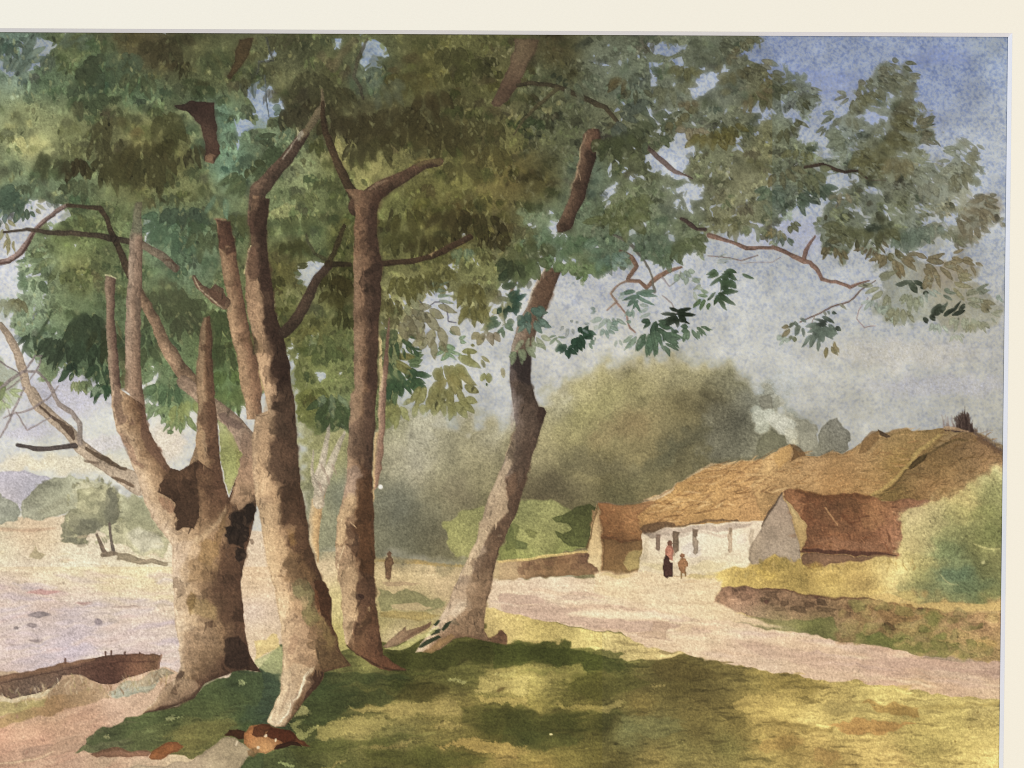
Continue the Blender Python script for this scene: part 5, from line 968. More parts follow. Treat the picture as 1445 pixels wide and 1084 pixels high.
br(tw('e', -300, 420, 30, -120, 330, 32, 0, 388, 32, 50, 378, 34, 110, 335, 36, 160, 270, 30, 185, 225, 26, 240, 165, 26, 300, 112, 24, 370, 76, 22), (150, 126, 116), TA + ('branch',), (1.15, .72))
S(tw('e', 0, 392, 8, 60, 385, 10, 120, 340, 8, 165, 275, 16, 190, 225, 8, 250, 165, 6, 300, 130, 5), (84, 60, 52), .75, 1.1, .8)
br(tw('e', 370, 76, 20, 460, 84, 20, 545, 92, 26, 580, 140, 30, 605, 215, 32, 650, 320, 38, 700, 430, 44, 760, 550, 52), (90, 74, 56), TA + ('branch',), (1.05, .9))
br(tw('e', 755, 545, 50, 800, 620, 54, 850, 720, 60, 900, 830, 66, 970, 950, 78, 1050, 1050, 90), (150, 120, 94), TA + ('branch',), (1.22, .72))
br(tw('i', 1000, -5, 70, 1080, 60, 80, 1180, 140, 84, 1270, 220, 100, 1340, 320, 120, 1350, 420, 130), (158, 132, 110), TA + ('branch',), (1.12, .86))
P(t('i', 1190, 170, 1230, 165, 1290, 200, 1330, 250, 1310, 270, 1260, 230, 1210, 200), (112, 92, 82), .7, 2, 1.5, 0)
br(tw('e', 20, 224, 14, 150, 210, 18, 250, 226, 26, 400, 226, 26, 550, 246, 32, 640, 262, 34, 740, 278, 36), (88, 74, 60), TA + ('branch',), (1.0, .9), .9)
br(tw('e', 745, 280, 40, 800, 305, 44, 880, 350, 48, 960, 420, 46), (136, 118, 98), TA + ('branch',), (1.05, .85), .9)
S(tw('e', 890, 370, 14, 930, 375, 10, 965, 400, 10, 970, 440, 14), (92, 72, 58), .7, 1.3, 1)
# upright stems
trunk(t('e', 740, 60, 720, 180, 708, 260, 700, 460, 690, 560, 684, 650, 684, 900, 682, 1084) + t('i', 712, 60, 710, 200), t('e', 775, 60, 775, 180, 778, 330, 776, 480, 770, 700, 765, 900, 776, 1084) + t('i', 790, 100, 800, 220), [(0, (176, 156, 136)), (.5, (158, 134, 114)), (1, (128, 106, 88))], TA + ('stem',), streak=.04, tint=[(0, (180, 150, 124)), (.5, (162, 130, 104)), (1, (112, 86, 68))])
P([(182, 278), (206, 278), (204, 305), (202, 335), (182, 335)], CAN, .62, 14, 2, 0, .05)
P(t('e', 745, 560, 775, 600, 768, 700, 750, 780, 740, 700), (108, 92, 78), .55, 2, 1.5, 0)
P(t('e', 755, 690, 768, 720, 765, 880, 750, 890, 755, 780), (104, 86, 72), .6, 2, 1.5, 0)
trunk(t('e', 574, 458, 576, 560, 580, 700, 582, 820, 592, 960, 605, 1084) + t('i', 612, 120), t('e', 632, 475, 626, 560, 624, 700, 640, 850, 652, 1000, 662, 1084) + t('i', 672, 120), [(0, (176, 150, 124)), (.5, (132, 106, 88)), (1, (98, 76, 64))], TA + ('stem',))
S(tw('e', 572, 454, 8, 600, 460, 10, 628, 475, 8), (206, 190, 164), .8, 1, .8)
P(t('e', 625, 700, 640, 780, 655, 950, 665, 1084, 700, 1084, 690, 900, 660, 760), (96, 84, 62), .5, 2, 1.5, 0)
trunk(t('e', 1110, 690, 1092, 740, 1085, 880, 1072, 960, 1072, 1084) + t('i', 1080, 120, 1072, 340, 1030, 450, 985, 490), t('e', 1145, 680, 1156, 780, 1162, 920, 1170, 1084) + t('i', 1182, 160, 1195, 330, 1210, 500, 1250, 640), [(0, (150, 122, 92)), (.35, (160, 130, 98)), (.6, (118, 88, 64)), (1, (96, 70, 52))], TA + ('stem',))
P(t('i', 1075, 220, 1100, 230, 1120, 300, 1130, 400, 1140, 430, 1120, 520, 1090, 600, 1085, 500, 1080, 380), (178, 142, 102), .6, 2.5, 2, 0)
# main bole
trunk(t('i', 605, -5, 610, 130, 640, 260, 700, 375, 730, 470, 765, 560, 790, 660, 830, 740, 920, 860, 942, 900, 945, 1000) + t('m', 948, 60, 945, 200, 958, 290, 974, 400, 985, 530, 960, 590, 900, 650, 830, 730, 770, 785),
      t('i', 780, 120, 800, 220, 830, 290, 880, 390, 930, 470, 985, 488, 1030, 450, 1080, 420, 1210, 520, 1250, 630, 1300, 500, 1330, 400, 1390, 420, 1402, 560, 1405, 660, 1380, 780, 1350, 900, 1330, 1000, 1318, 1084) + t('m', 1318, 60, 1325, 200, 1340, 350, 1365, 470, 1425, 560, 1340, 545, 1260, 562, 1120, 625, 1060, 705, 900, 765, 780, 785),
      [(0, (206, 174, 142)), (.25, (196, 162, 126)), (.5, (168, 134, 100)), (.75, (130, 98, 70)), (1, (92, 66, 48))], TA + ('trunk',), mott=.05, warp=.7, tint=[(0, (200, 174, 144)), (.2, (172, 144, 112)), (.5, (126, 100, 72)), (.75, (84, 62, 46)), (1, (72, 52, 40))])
tp = lambda k_, c, a=.8, s=1.5, w=1.6, e=.06, v=.05: P(k_, c, a * .9, s * 1.5, w, e, .05, vary=v)
tp(t('i', 615, 0, 660, 10, 665, 120, 690, 220, 660, 235, 625, 150), (112, 88, 74), .7)
tp(t('i', 715, 175, 732, 180, 735, 230, 712, 235), (122, 92, 74), .8)
tp(t('i', 770, 130, 790, 150, 830, 290, 880, 390, 930, 470, 900, 500, 840, 400, 790, 330, 765, 290, 775, 220), (118, 88, 70), .8)
tp(t('i', 640, 260, 700, 290, 720, 350, 760, 430, 790, 460, 770, 480, 720, 420, 690, 370), (150, 112, 90), .55)
tp(t('i', 860, 600, 890, 540, 940, 490, 985, 492, 1030, 455, 1080, 425, 1085, 560, 1085, 740, 1060, 800, 1010, 790, 960, 800, 950, 770, 970, 740, 940, 700, 950, 660, 900, 610), (78, 57, 42), 1.08, .8)
tp(t('i', 880, 540, 930, 500, 985, 495, 1060, 450, 1075, 520, 960, 540), (110, 82, 58), .5)
tp(t('i', 1120, 100, 1175, 130, 1190, 330, 1205, 500, 1245, 620, 1215, 655, 1180, 600, 1150, 480, 1165, 420, 1130, 300, 1095, 230, 1080, 200), (108, 78, 58), .7)
tp(t('i', 1250, 720, 1300, 690, 1340, 670, 1395, 660, 1400, 700, 1370, 760, 1340, 830, 1310, 790, 1270, 790), (44, 34, 28), .9, 1.3)
tp(t('i', 1225, 800, 1260, 810, 1300, 860, 1350, 850, 1350, 940, 1330, 1000, 1280, 1084, 1200, 1084, 1180, 1060, 1220, 980, 1200, 900, 1240, 870), (84, 62, 46), .6, 4)
tp(t('i', 1265, 730, 1310, 740, 1340, 800, 1320, 860, 1260, 840, 1230, 800, 1250, 790), (54, 42, 36), .8, 1.5)
tp(t('i', 1210, 740, 1240, 720, 1220, 850, 1200, 900, 1170, 880, 1190, 800), (120, 92, 58), .6)
tp(t('i', 1090, 900, 1130, 850, 1190, 870, 1200, 940, 1150, 990, 1080, 980, 1070, 930), (140, 108, 64), .6, 2.5)
tp(t('i', 1080, 940, 1120, 960, 1200, 1000, 1180, 1084, 1020, 1084, 1040, 1010), (126, 98, 64), .5, 3)
tp(t('i', 1060, 870, 1140, 800, 1210, 710, 1240, 670, 1215, 750, 1130, 840, 1080, 890), (206, 176, 136), .6, 2)
tp(t('i', 950, 900, 1010, 870, 1050, 880, 1020, 980, 980, 1084, 945, 1084), (196, 170, 146), .6, 4)
tp(t('i', 870, 620, 920, 640, 950, 690, 930, 720, 890, 690), (158, 112, 84), .5)
tp(t('m', 1105, 20, 1150, 0, 1210, 0, 1300, 20, 1310, 200, 1325, 340, 1350, 500, 1260, 550, 1230, 480, 1240, 380, 1210, 300, 1190, 200, 1140, 150, 1115, 100), (70, 52, 40), .45, 6)
bark(TA + ('trunk',), 110, (240, 740, 360, 960), (3, 11), (.66, .86), plight=.25)
bark(TA + ('trunk',), 90, (160, 560, 360, 740), (2.5, 7))
tp(t('m', 1220, 380, 1300, 360, 1345, 420, 1370, 520, 1300, 550, 1240, 530, 1215, 440), (48, 36, 30), .8, 2)
tp(t('m', 1020, 180, 1060, 150, 1130, 160, 1190, 210, 1180, 280, 1110, 260, 1060, 240, 1030, 240), (158, 132, 84), .6, 3)
tp(t('m', 1030, 130, 1070, 140, 1060, 200, 1030, 230, 1015, 190), (110, 84, 44), .6, 2)
tp(t('m', 1120, 290, 1170, 280, 1180, 310, 1130, 320), (66, 48, 36), .7)
tp(t('m', 1000, 340, 1100, 310, 1200, 330, 1220, 440, 1200, 560, 1100, 610, 1010, 560, 990, 450), (104, 82, 62), .5, 6)
tp(t('m', 955, 590, 985, 550, 1015, 560, 990, 600, 965, 610), (64, 48, 38), .8)
tp(t('m', 900, 640, 960, 600, 1000, 590, 1060, 600, 1090, 640, 1040, 690, 960, 730, 880, 750, 800, 775, 860, 700), (150, 124, 98), .7, 2)
tp(t('m', 930, 690, 950, 640, 990, 610, 960, 680), (86, 66, 50), .65)
tp(t('m', 1020, 680, 1085, 650, 1060, 700, 1000, 740, 900, 770, 930, 740), (84, 66, 50), .55)
tp(t('i', 1255, 650, 1290, 560, 1308, 450, 1318, 340, 1335, 260, 1385, 310, 1395, 420, 1402, 560, 1404, 655, 1350, 672, 1300, 700), [(335, 620, (150, 124, 104)), (345, 660, (168, 134, 106)), (335, 690, (176, 144, 112)), (350, 700, (160, 128, 98))], 1.0, 1.5)
bark(TA + ('trunk',), 60, (320, 600, 364, 720), (2, 6), (.8, .92))
for q_ in (t('i', 1322, 725, 1335, 685, 1360, 668, 1395, 660, 1402, 690, 1385, 735, 1365, 770, 1340, 765), t('i', 1252, 735, 1280, 705, 1310, 712, 1322, 740, 1335, 775, 1362, 790, 1352, 850, 1335, 905, 1300, 890, 1262, 870, 1232, 840, 1224, 800, 1262, 792), t('i', 1300, 900, 1345, 905, 1335, 960, 1310, 985, 1285, 950)):
    P(q_, (46, 37, 31), .86, 1.4, 2.2, .1, .05)
for _ in range(14):
    B(rnd.uniform(322, 356), rnd.uniform(715, 785), rnd.uniform(2, 5), rnd.uniform(2, 4), (84, 66, 52), rnd.uniform(.3, .6), rnd.uniform(0, 90), 1.5, 3, .05)
# ---- twin stemmed tree
trunk(t('e', 1175, 150, 1195, 260, 1205, 380, 1215, 440, 1240, 560, 1245, 680, 1262, 780, 1290, 900, 1315, 1084) + t('i', 1340, 110, 1345, 200), t('e', 1255, 165, 1285, 310, 1310, 480, 1345, 650, 1365, 800, 1400, 900, 1432, 1084) + t('j', 30, 100, 40, 200), [(0, (186, 150, 112)), (.3, (172, 136, 102)), (.65, (146, 110, 82)), (1, (112, 82, 62))], TB + ('stem',))
tp(t('e', 1175, 152, 1255, 165, 1275, 260, 1285, 330, 1240, 360, 1205, 310, 1190, 230), (80, 54, 42), .85, 2.5)
tp(t('e', 1240, 600, 1265, 610, 1275, 640, 1250, 700), (190, 158, 120), .7)
S(tw('e', 1170, 152, 10, 1215, 150, 10, 1255, 160, 8), (140, 106, 86), .8, 1, .8)
br(tw('e', 1060, 470, 24, 1090, 520, 36, 1130, 550, 44, 1180, 580, 70, 1225, 610, 70), (128, 100, 78), TB + ('branch',), (1.12, .85))
P(t('e', 1140, 540, 1180, 512, 1220, 530, 1235, 600, 1225, 630, 1180, 600, 1150, 575), (110, 82, 64), .85, 1.3, 1.2, .1, own=TB + ('branch',))
S(tw('e', 1060, 470, 6, 1095, 540, 7, 1160, 590, 7, 1215, 640, 6), (204, 184, 152), .7, 1, .8)
# upper limb
br([(431, 188, 12)] + tw('b', 240, 775, 62, 170, 870, 70, 90, 960, 80, 20, 1040, 90) + [(362, 285, 23), (362, 310, 26)], (104, 82, 66), TB + ('branch',), (1.2, .75))
br(tw('b', 250, 760, 20, 300, 690, 40, 345, 620, 50, 370, 580, 30, 365, 490, 12), (150, 132, 100), TB + ('branch',), (1.05, .85), .8)
tp(t('b', 225, 700, 250, 700, 270, 735, 240, 770), (204, 196, 172), .8, 1.2)
S(tw('b', 150, 870, 8, 200, 790, 8, 235, 750, 6), (196, 182, 160), .7, 1, .8)
BL = t('f', -40, 120, -38, 250, -36, 330, -32, 380)
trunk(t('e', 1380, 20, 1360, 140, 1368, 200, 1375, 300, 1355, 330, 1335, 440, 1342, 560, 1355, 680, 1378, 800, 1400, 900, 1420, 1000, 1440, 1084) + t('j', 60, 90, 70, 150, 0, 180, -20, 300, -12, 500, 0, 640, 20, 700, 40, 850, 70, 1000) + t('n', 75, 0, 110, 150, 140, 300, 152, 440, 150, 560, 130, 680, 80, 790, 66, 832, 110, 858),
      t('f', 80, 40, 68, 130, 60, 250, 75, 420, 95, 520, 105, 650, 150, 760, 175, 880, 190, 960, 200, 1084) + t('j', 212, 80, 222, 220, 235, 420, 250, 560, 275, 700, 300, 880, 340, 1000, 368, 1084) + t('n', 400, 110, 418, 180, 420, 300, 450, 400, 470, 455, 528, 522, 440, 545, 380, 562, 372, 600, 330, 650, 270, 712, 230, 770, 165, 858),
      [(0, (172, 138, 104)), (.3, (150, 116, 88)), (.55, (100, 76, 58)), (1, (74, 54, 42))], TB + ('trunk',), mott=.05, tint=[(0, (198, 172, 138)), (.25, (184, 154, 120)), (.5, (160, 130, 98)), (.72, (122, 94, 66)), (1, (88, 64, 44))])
tp(t('f', -30, 40, 40, 30, 80, 40, 68, 130, 60, 250, 75, 420, 40, 440, 0, 430, -30, 300), (84, 66, 52), .7, 3)
tp(t('e', 1372, 170, 1400, 150, 1420, 200, 1390, 240, 1370, 210), (128, 94, 74), .7)
tp(t('e', 1360, 310, 1395, 300, 1420, 420, 1400, 480, 1345, 480, 1345, 420), (126, 94, 74), .8)
S(tw('e', 1372, 298, 6, 1352, 360, 8, 1332, 450, 8), (206, 182, 146), .75, 1, .8)
tp(t('e', 1345, 500, 1400, 480, 1415, 640, 1432, 800, 1432, 960, 1400, 880, 1370, 720, 1350, 600), (186, 148, 112), .75, 2)
S(tw('e', 1365, 800, 30, 1390, 850, 50, 1432, 860, 40), (88, 70, 44), .6, 2.5, 2)
tp(t('f', 0, 470, 20, 480, 30, 620, 60, 780, 70, 900, 90, 1000, 80, 1084, 30, 1084, 20, 960, 0, 880), (192, 154, 116), .7, 2.5)
tp(t('f', 30, 430, 80, 420, 100, 540, 110, 660, 150, 770, 130, 820, 90, 780, 50, 700, 30, 560), (76, 56, 44), .75, 2.5)
tp(t('f', 80, 940, 110, 910, 160, 930, 190, 1000, 185, 1060, 120, 1065, 75, 1040), (52, 36, 28), .85, 2)
tp(t('f', -10, 800, 15, 830, 15, 880, -15, 900), (70, 62, 44), .7, 1.5)
tp(t('j', 80, 0, 200, 10, 220, 220, 235, 420, 250, 580, 200, 570, 140, 600, 150, 560, 90, 480, 80, 330, 110, 280, 105, 180, 90, 80), (82, 62, 48), .75, 4)
tp(t('j', 145, 610, 190, 570, 250, 590, 280, 720, 300, 870, 350, 1020, 370, 1084, 320, 1060, 260, 940, 200, 930, 170, 900, 170, 800, 140, 760, 130, 680), (72, 52, 38), .75, 3)
tp(t('j', 170, 930, 260, 930, 330, 1040, 350, 1084, 150, 1084, 170, 1010), (100, 76, 50), .6, 4)
tp(t('j', 170, 810, 210, 800, 220, 880, 190, 900), (134, 100, 56), .6, 3)
tp(t('j', 60, 80, 90, 70, 80, 160, 110, 280, 80, 340, 70, 500, 100, 560, 150, 590, 140, 640, 110, 700, 60, 600, 20, 640, 10, 400, 30, 200), (192, 156, 116), .5, 4)
tp(t('j', 20, 700, 130, 640, 140, 760, 160, 900, 180, 930, 150, 1060, 60, 1010, 40, 850), (190, 158, 118), .45, 5)
S(tw('j', 0, 178, 5, 30, 182, 5, 70, 172, 4), (80, 62, 50), .6, 1, .6)
tp(t('n', 190, 70, 230, 40, 290, 60, 320, 130, 330, 200, 355, 260, 345, 300, 310, 320, 280, 310, 255, 270, 255, 200, 215, 150), [(420, 830, (118, 114, 78)), (440, 870, (112, 104, 66)), (415, 820, (128, 124, 90))], .85, 1.3, 1.5, .12)
tp(t('n', 320, 60, 370, 60, 410, 150, 418, 300, 445, 400, 470, 450, 420, 370, 380, 290, 350, 200, 330, 120), (76, 48, 32), .9, 1.3)
tp(t('n', 320, 100, 340, 120, 360, 230, 350, 240, 330, 170), (156, 98, 58), .7, 1.5)
tp(t('n', 345, 350, 380, 390, 440, 430, 470, 460, 525, 522, 440, 540, 370, 545, 350, 520, 330, 440), (96, 76, 50), .75, 2)
tp(t('n', 350, 240, 400, 320, 440, 420, 400, 410, 360, 350, 345, 290), (140, 120, 72), .6, 2)
tp(t('n', 150, 280, 200, 230, 250, 240, 260, 300, 300, 330, 300, 420, 340, 520, 280, 560, 220, 640, 200, 720, 160, 740, 170, 640, 200, 560, 170, 480, 150, 380), (148, 122, 98), .55, 4)
tp(t('n', 180, 380, 220, 350, 250, 400, 210, 450, 180, 450), (132, 104, 82), .5, 2)
tp(t('n', 295, 540, 330, 530, 270, 620, 240, 680, 200, 760, 130, 840, 90, 830, 150, 770, 180, 720, 230, 660), (214, 194, 164), .75, 1.5)
tp(t('n', 330, 540, 375, 560, 370, 600, 330, 650, 270, 710, 275, 670, 330, 620, 320, 590), (66, 46, 34), .85, 1.3)
tp(t('n', 250, 640, 290, 590, 330, 570, 320, 620, 270, 690), (122, 98, 80), .6, 1.5)
tp(t('n', 155, 600, 190, 640, 170, 740, 150, 750, 150, 660), (150, 128, 106), .6, 1.5)
tp(t('n', 200, 680, 225, 660, 230, 720, 205, 750), (140, 116, 96), .6, 1.5)
tp(t('f', 20, 40, 80, 40, 68, 130, 60, 250, 75, 420, 95, 520, 105, 650, 150, 760, 175, 880, 200, 1084, 120, 1084, 95, 880, 60, 760, 35, 620, 20, 480, 12, 300, 5, 130), (66, 48, 38), .8, 3)
bark(TB + ('trunk',), 190, (345, 300, 475, 1010), (3, 12), (.72, .9))
bark(TB + ('stem',), 60, (300, 300, 372, 590), (2, 6))
P(t('n', 150, 560, 220, 500, 300, 540, 320, 545, 270, 620, 240, 690, 200, 760, 165, 856, 110, 856, 72, 830, 130, 690), [(390, 1000, (204, 186, 158)), (410, 970, (190, 168, 140)), (430, 950, (176, 152, 122)), (385, 1020, (206, 190, 162))], .5, 5, 1.2, 0, .05)
for (pth, c_) in ((tw('n', 290, 560, 12, 240, 660, 14, 190, 760, 12, 130, 840, 8), (222, 206, 178)), (tw('n', 180, 620, 10, 170, 700, 12, 130, 790, 8), (152, 130, 106)), (tw('n', 225, 660, 8, 205, 740, 10, 160, 820, 6), (146, 122, 100)), (tw('n', 210, 560, 8, 200, 620, 8), (150, 126, 102))):
    S(pth, c_, .7, 1.3, 1.2)
P(t('n', 330, 545, 375, 560, 370, 600, 330, 650, 270, 712, 278, 668, 325, 615, 318, 590), (70, 50, 38), .85, 1.3, 1.2, .1)
# limb crossing to the right of the twin stem
br(tw('f', 160, 770, 60, 220, 710, 62, 260, 640, 60, 300, 560, 56, 340, 470, 50, 400, 410, 44), (84, 66, 52), TB + ('branch',), (1.05, .85))
br(tw('f', 395, 395, 36, 440, 400, 32, 520, 400, 26), (66, 52, 34), TB + ('branch',), (1, 1), .8)
br(tw('f', 395, 400, 34, 430, 340, 32, 460, 260, 30, 490, 190, 22), (74, 58, 36), TB + ('branch',), (1, 1), .7)
br(tw('f', 280, 230, 10, 290, 280, 14, 330, 340, 20, 380, 370, 24), (98, 90, 56), TB + ('branch',), (1, 1), .6)
# ---- forked tree (centre)
trunk(t('j', 690, -30, 676, 60, 670, 300, 655, 440, 645, 600), t('f', 735, 660, 735, 780, 722, 1000) + t('j', 715, 30, 710, 260, 692, 470, 668, 570), [(0, (190, 160, 124)), (.3, (160, 128, 106)), (1, (128, 98, 80))], TC + ('stem',))
S(tw('f', 680, 800, 14, 682, 900, 18, 686, 1084, 20), (206, 176, 140), .8, 1.2, .8)
S(tw('j', 665, 280, 14, 650, 450, 12, 650, 560, 10, 645, 650, 8), (200, 164, 116), .75, 1.2, .8)
br(tw('b', 560, 1110, 62, 500, 1000, 52, 455, 900, 46, 415, 800, 40, 385, 730, 36, 372, 640, 30, 368, 560, 18), (84, 66, 46), TC + ('branch',), (1.15, .85))
br(tw('b', 560, 1130, 110, 640, 1060, 100, 720, 1015, 86, 820, 960, 66, 920, 905, 52, 1005, 885, 46), (98, 74, 56), TC + ('branch',), (1.15, .8))
S(tw('b', 620, 1030, 14, 680, 1000, 16, 720, 985, 10), (150, 124, 98), .7, 1.4, 1)
P(t('b', 870, 885, 900, 860, 1000, 860, 1030, 910, 960, 900, 900, 915), (120, 104, 64), .6, 2, 2)
br(tw('f', 690, 395, 36, 780, 388, 30, 860, 380, 30, 950, 360, 30, 1040, 320, 40, 1170, 250, 34), (84, 62, 44), TC + ('branch',), (1.05, .85), .9)
tp(t('f', 930, 340, 970, 305, 985, 320, 965, 355), (182, 156, 106), .8, 1.2)
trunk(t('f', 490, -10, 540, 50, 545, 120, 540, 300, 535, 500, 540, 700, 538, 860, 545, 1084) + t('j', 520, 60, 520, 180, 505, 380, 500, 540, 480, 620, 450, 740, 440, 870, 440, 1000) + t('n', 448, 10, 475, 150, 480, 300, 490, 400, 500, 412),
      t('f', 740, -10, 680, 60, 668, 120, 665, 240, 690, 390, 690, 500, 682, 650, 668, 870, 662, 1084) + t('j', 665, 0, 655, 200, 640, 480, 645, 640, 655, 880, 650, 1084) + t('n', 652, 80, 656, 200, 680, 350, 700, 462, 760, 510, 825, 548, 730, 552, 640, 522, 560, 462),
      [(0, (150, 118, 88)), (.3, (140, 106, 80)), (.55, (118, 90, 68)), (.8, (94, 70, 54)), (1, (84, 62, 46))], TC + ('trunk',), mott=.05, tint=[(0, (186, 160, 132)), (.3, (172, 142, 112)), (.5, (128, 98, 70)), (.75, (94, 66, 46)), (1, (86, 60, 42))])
tp(t('f', 600, 440, 660, 380, 700, 420, 690, 500, 670, 660, 640, 760, 650, 900, 640, 1084, 610, 1084, 620, 900, 605, 760, 590, 640, 600, 540), (80, 62, 50), .65, 3)
tp(t('f', 640, 20, 740, -10, 700, 40, 680, 120, 665, 240, 640, 180), (84, 60, 44), .6, 3)
tp(t('f', 545, 70, 575, 80, 590, 250, 570, 350, 545, 380), (156, 116, 84), .6, 3)
tp(t('j', 525, 30, 580, 10, 600, 90, 560, 180, 540, 230, 520, 200), (150, 122, 94), .5, 3)
tp(t('j', 525, 230, 580, 180, 600, 60, 650, 20, 655, 200, 645, 400, 640, 480, 560, 440, 510, 400), (88, 70, 58), .6, 4)
tp(t('j', 500, 470, 560, 450, 600, 500, 550, 560, 545, 620, 500, 640, 480, 620), (156, 136, 124), .6, 4)
tp(t('j', 555, 520, 600, 500, 640, 520, 640, 700, 655, 880, 650, 1084, 590, 1084, 570, 960, 540, 780, 560, 640), (86, 58, 36), .75, 3)
tp(t('j', 500, 760, 530, 755, 560, 800, 580, 960, 580, 990, 530, 920, 510, 900, 495, 860), (90, 66, 50), .8, 1.5)
S(tw('j', 520, 755, 5, 545, 785, 6, 560, 795, 4), (206, 176, 138), .8, 1, .8)
tp(t('j', 455, 720, 500, 600, 540, 600, 545, 700, 500, 750, 495, 880, 445, 900), (204, 172, 130), .6, 3)
tp(t('j', 450, 1000, 490, 880, 540, 930, 570, 980, 575, 1084, 450, 1084), (164, 136, 108), .7, 2)
S(tw('j', 445, 1060, 5, 460, 980, 6, 490, 890, 5), (214, 190, 154), .7, 1.1, .8)
tp(t('n', 450, 0, 570, 0, 550, 140, 560, 260, 530, 360, 500, 400, 485, 300, 475, 150), (168, 142, 110), .7, 2)
tp(t('n', 575, 0, 652, 20, 656, 200, 620, 190, 600, 240, 570, 330, 545, 360, 560, 240, 545, 140), (84, 62, 48), .75, 2)
B(507.5, 843, 6.5, 5, (56, 40, 34), .85, 0, 1.5, 1)
tp(t('n', 608, 210, 622, 205, 618, 250, 608, 245), (190, 162, 120), .8, 1.2)
tp(t('n', 500, 412, 530, 350, 600, 310, 670, 320, 690, 420, 700, 462, 760, 510, 820, 546, 730, 550, 640, 520, 560, 460), [(500, 910, (110, 80, 56)), (520, 900, (90, 66, 50)), (530, 920, (84, 58, 42)), (550, 935, (112, 72, 48)), (565, 942, (104, 68, 48))], .85, 1.5)
S(tw('n', 500, 412, 7, 560, 460, 6, 650, 515, 8, 740, 545, 8, 815, 552, 5), (56, 40, 28), .7, 1.2, .8)
S(tw('n', 545, 380, 6, 560, 300, 6, 580, 300, 4), (64, 44, 34), .5, 1.2, .8)
tp(t('f', 625, 60, 675, 60, 668, 240, 690, 390, 690, 500, 682, 650, 668, 870, 662, 1084, 618, 1084, 625, 870, 635, 650, 628, 400, 618, 200), (78, 58, 46), .7, 4)
bark(TC + ('trunk',), 220, (470, 270, 575, 940), (2.5, 8), (.7, .88))
# ---- leaning tree (right)
UP = [(0, (128, 102, 80)), (.4, (100, 78, 60)), (1, (70, 52, 42))]
trunk(t('c', 430, 705, 395, 740, 385, 830, 355, 960, 325, 1084) + t('g', 290, 110, 250, 190, 255, 225), t('c', 485, 705, 496, 760, 465, 870, 430, 980, 405, 1084) + t('g', 370, 110, 335, 205, 285, 228), UP, TD + ('trunk',))
S(tw('c', 410, 735, 8, 390, 800, 8, 372, 900, 10, 335, 1030, 10), (188, 160, 126), .6, 1.3, 1)
tp(t('c', 420, 720, 460, 700, 490, 720, 480, 780, 440, 820, 410, 790), (146, 108, 82), .5, 2)
trunk(t('g', 195, 415, 140, 500, 95, 630, 40, 720, 10, 840, 0, 880), t('g', 288, 415, 245, 520, 185, 680, 150, 740, 120, 840, 112, 880), [(0, (170, 148, 126)), (.2, (116, 90, 70)), (1, (80, 60, 46))], TD + ('trunk',), tint=[(0, (178, 162, 142)), (.4, (146, 124, 104)), (1, (100, 80, 64))])
tp(t('g', 170, 480, 240, 470, 250, 520, 190, 680, 110, 640, 130, 560), (104, 78, 58), .6, 3)
S(tw('g', 192, 420, 8, 140, 505, 10, 100, 610, 10), (202, 186, 164), .7, 1.2, .8)
trunk([(720, 497), (719, 515), (720, 540), (724, 579), (727, 605), (722, 625), (711, 651), (701, 677), (688, 705), (680, 736), (670, 767), (662, 785), (649, 811), (634, 848), (621, 872), (606, 890), (586, 920)],
      [(749, 497), (749, 520), (749, 540), (754, 561), (760, 574), (768, 575), (772, 582), (767, 594), (763, 605), (756, 630), (747, 656), (742, 677), (737, 700), (730, 721), (718, 745), (706, 772), (696, 809), (691, 838), (684, 863), (683, 889), (690, 902), (698, 897), (707, 889), (714, 895), (715, 909), (683, 905), (657, 899), (639, 903), (620, 918)],
      [(0, (104, 92, 88)), (.4, (84, 70, 62)), (1, (66, 52, 46))], TD + ('trunk',), mott=.04, tint=[(0, (188, 168, 146)), (.35, (174, 152, 128)), (.6, (126, 102, 80)), (1, (112, 88, 68))])
tp(t('g', 0, 880, 110, 880, 110, 1000, 125, 1084, 60, 1084, 40, 1000, 0, 960), (60, 52, 50), .7, 3)
tp(t('j', 1420, 240, 1432, 320, 1420, 420, 1370, 520, 1380, 640, 1370, 700, 1270, 850, 1220, 950, 1180, 1050, 1125, 1060, 1170, 940, 1200, 870, 1240, 750, 1270, 640, 1320, 530, 1360, 430, 1400, 330), (196, 172, 140), .75, 2)
tp(t('k', 10, 250, 40, 200, 60, 130, 30, 60, 0, 0, 110, 0, 130, 80, 150, 130, 185, 150, 165, 250, 140, 350, 105, 450, 85, 530, 40, 600, 10, 560, 5, 420), (92, 76, 62), .6, 4)
tp(t('k', 10, 60, 30, 100, 20, 200, 0, 280, -10, 200), (150, 136, 126), .6, 3)
tp(t('k', 150, 140, 185, 135, 200, 160, 185, 200, 160, 240, 150, 190), (64, 48, 40), .8, 1.5)
tp(t('k', 105, 450, 85, 530, 65, 620, 40, 700, 10, 740, 10, 650, 50, 560), (84, 64, 50), .6, 3)
tp(t('k', -20, 520, 20, 500, 40, 560, 10, 620, -20, 640), (160, 118, 92), .5, 3)
tp(t('j', 1370, 540, 1400, 500, 1432, 490, 1432, 660, 1390, 760, 1350, 880, 1310, 1000, 1290, 1084, 1180, 1084, 1220, 960, 1260, 930, 1250, 880, 1290, 800, 1370, 700, 1380, 640), (96, 76, 60), .7, 2)
tp(t('n', 1130, 30, 1170, 30, 1170, 110, 1140, 150, 1090, 160, 1040, 220, 1060, 160), (150, 128, 106), .6, 2)
tp(t('n', 1180, 20, 1290, 0, 1280, 130, 1255, 230, 1250, 340, 1260, 380, 1150, 360, 1080, 340, 1080, 280, 1140, 200, 1150, 120), (136, 112, 88), .6, 4)
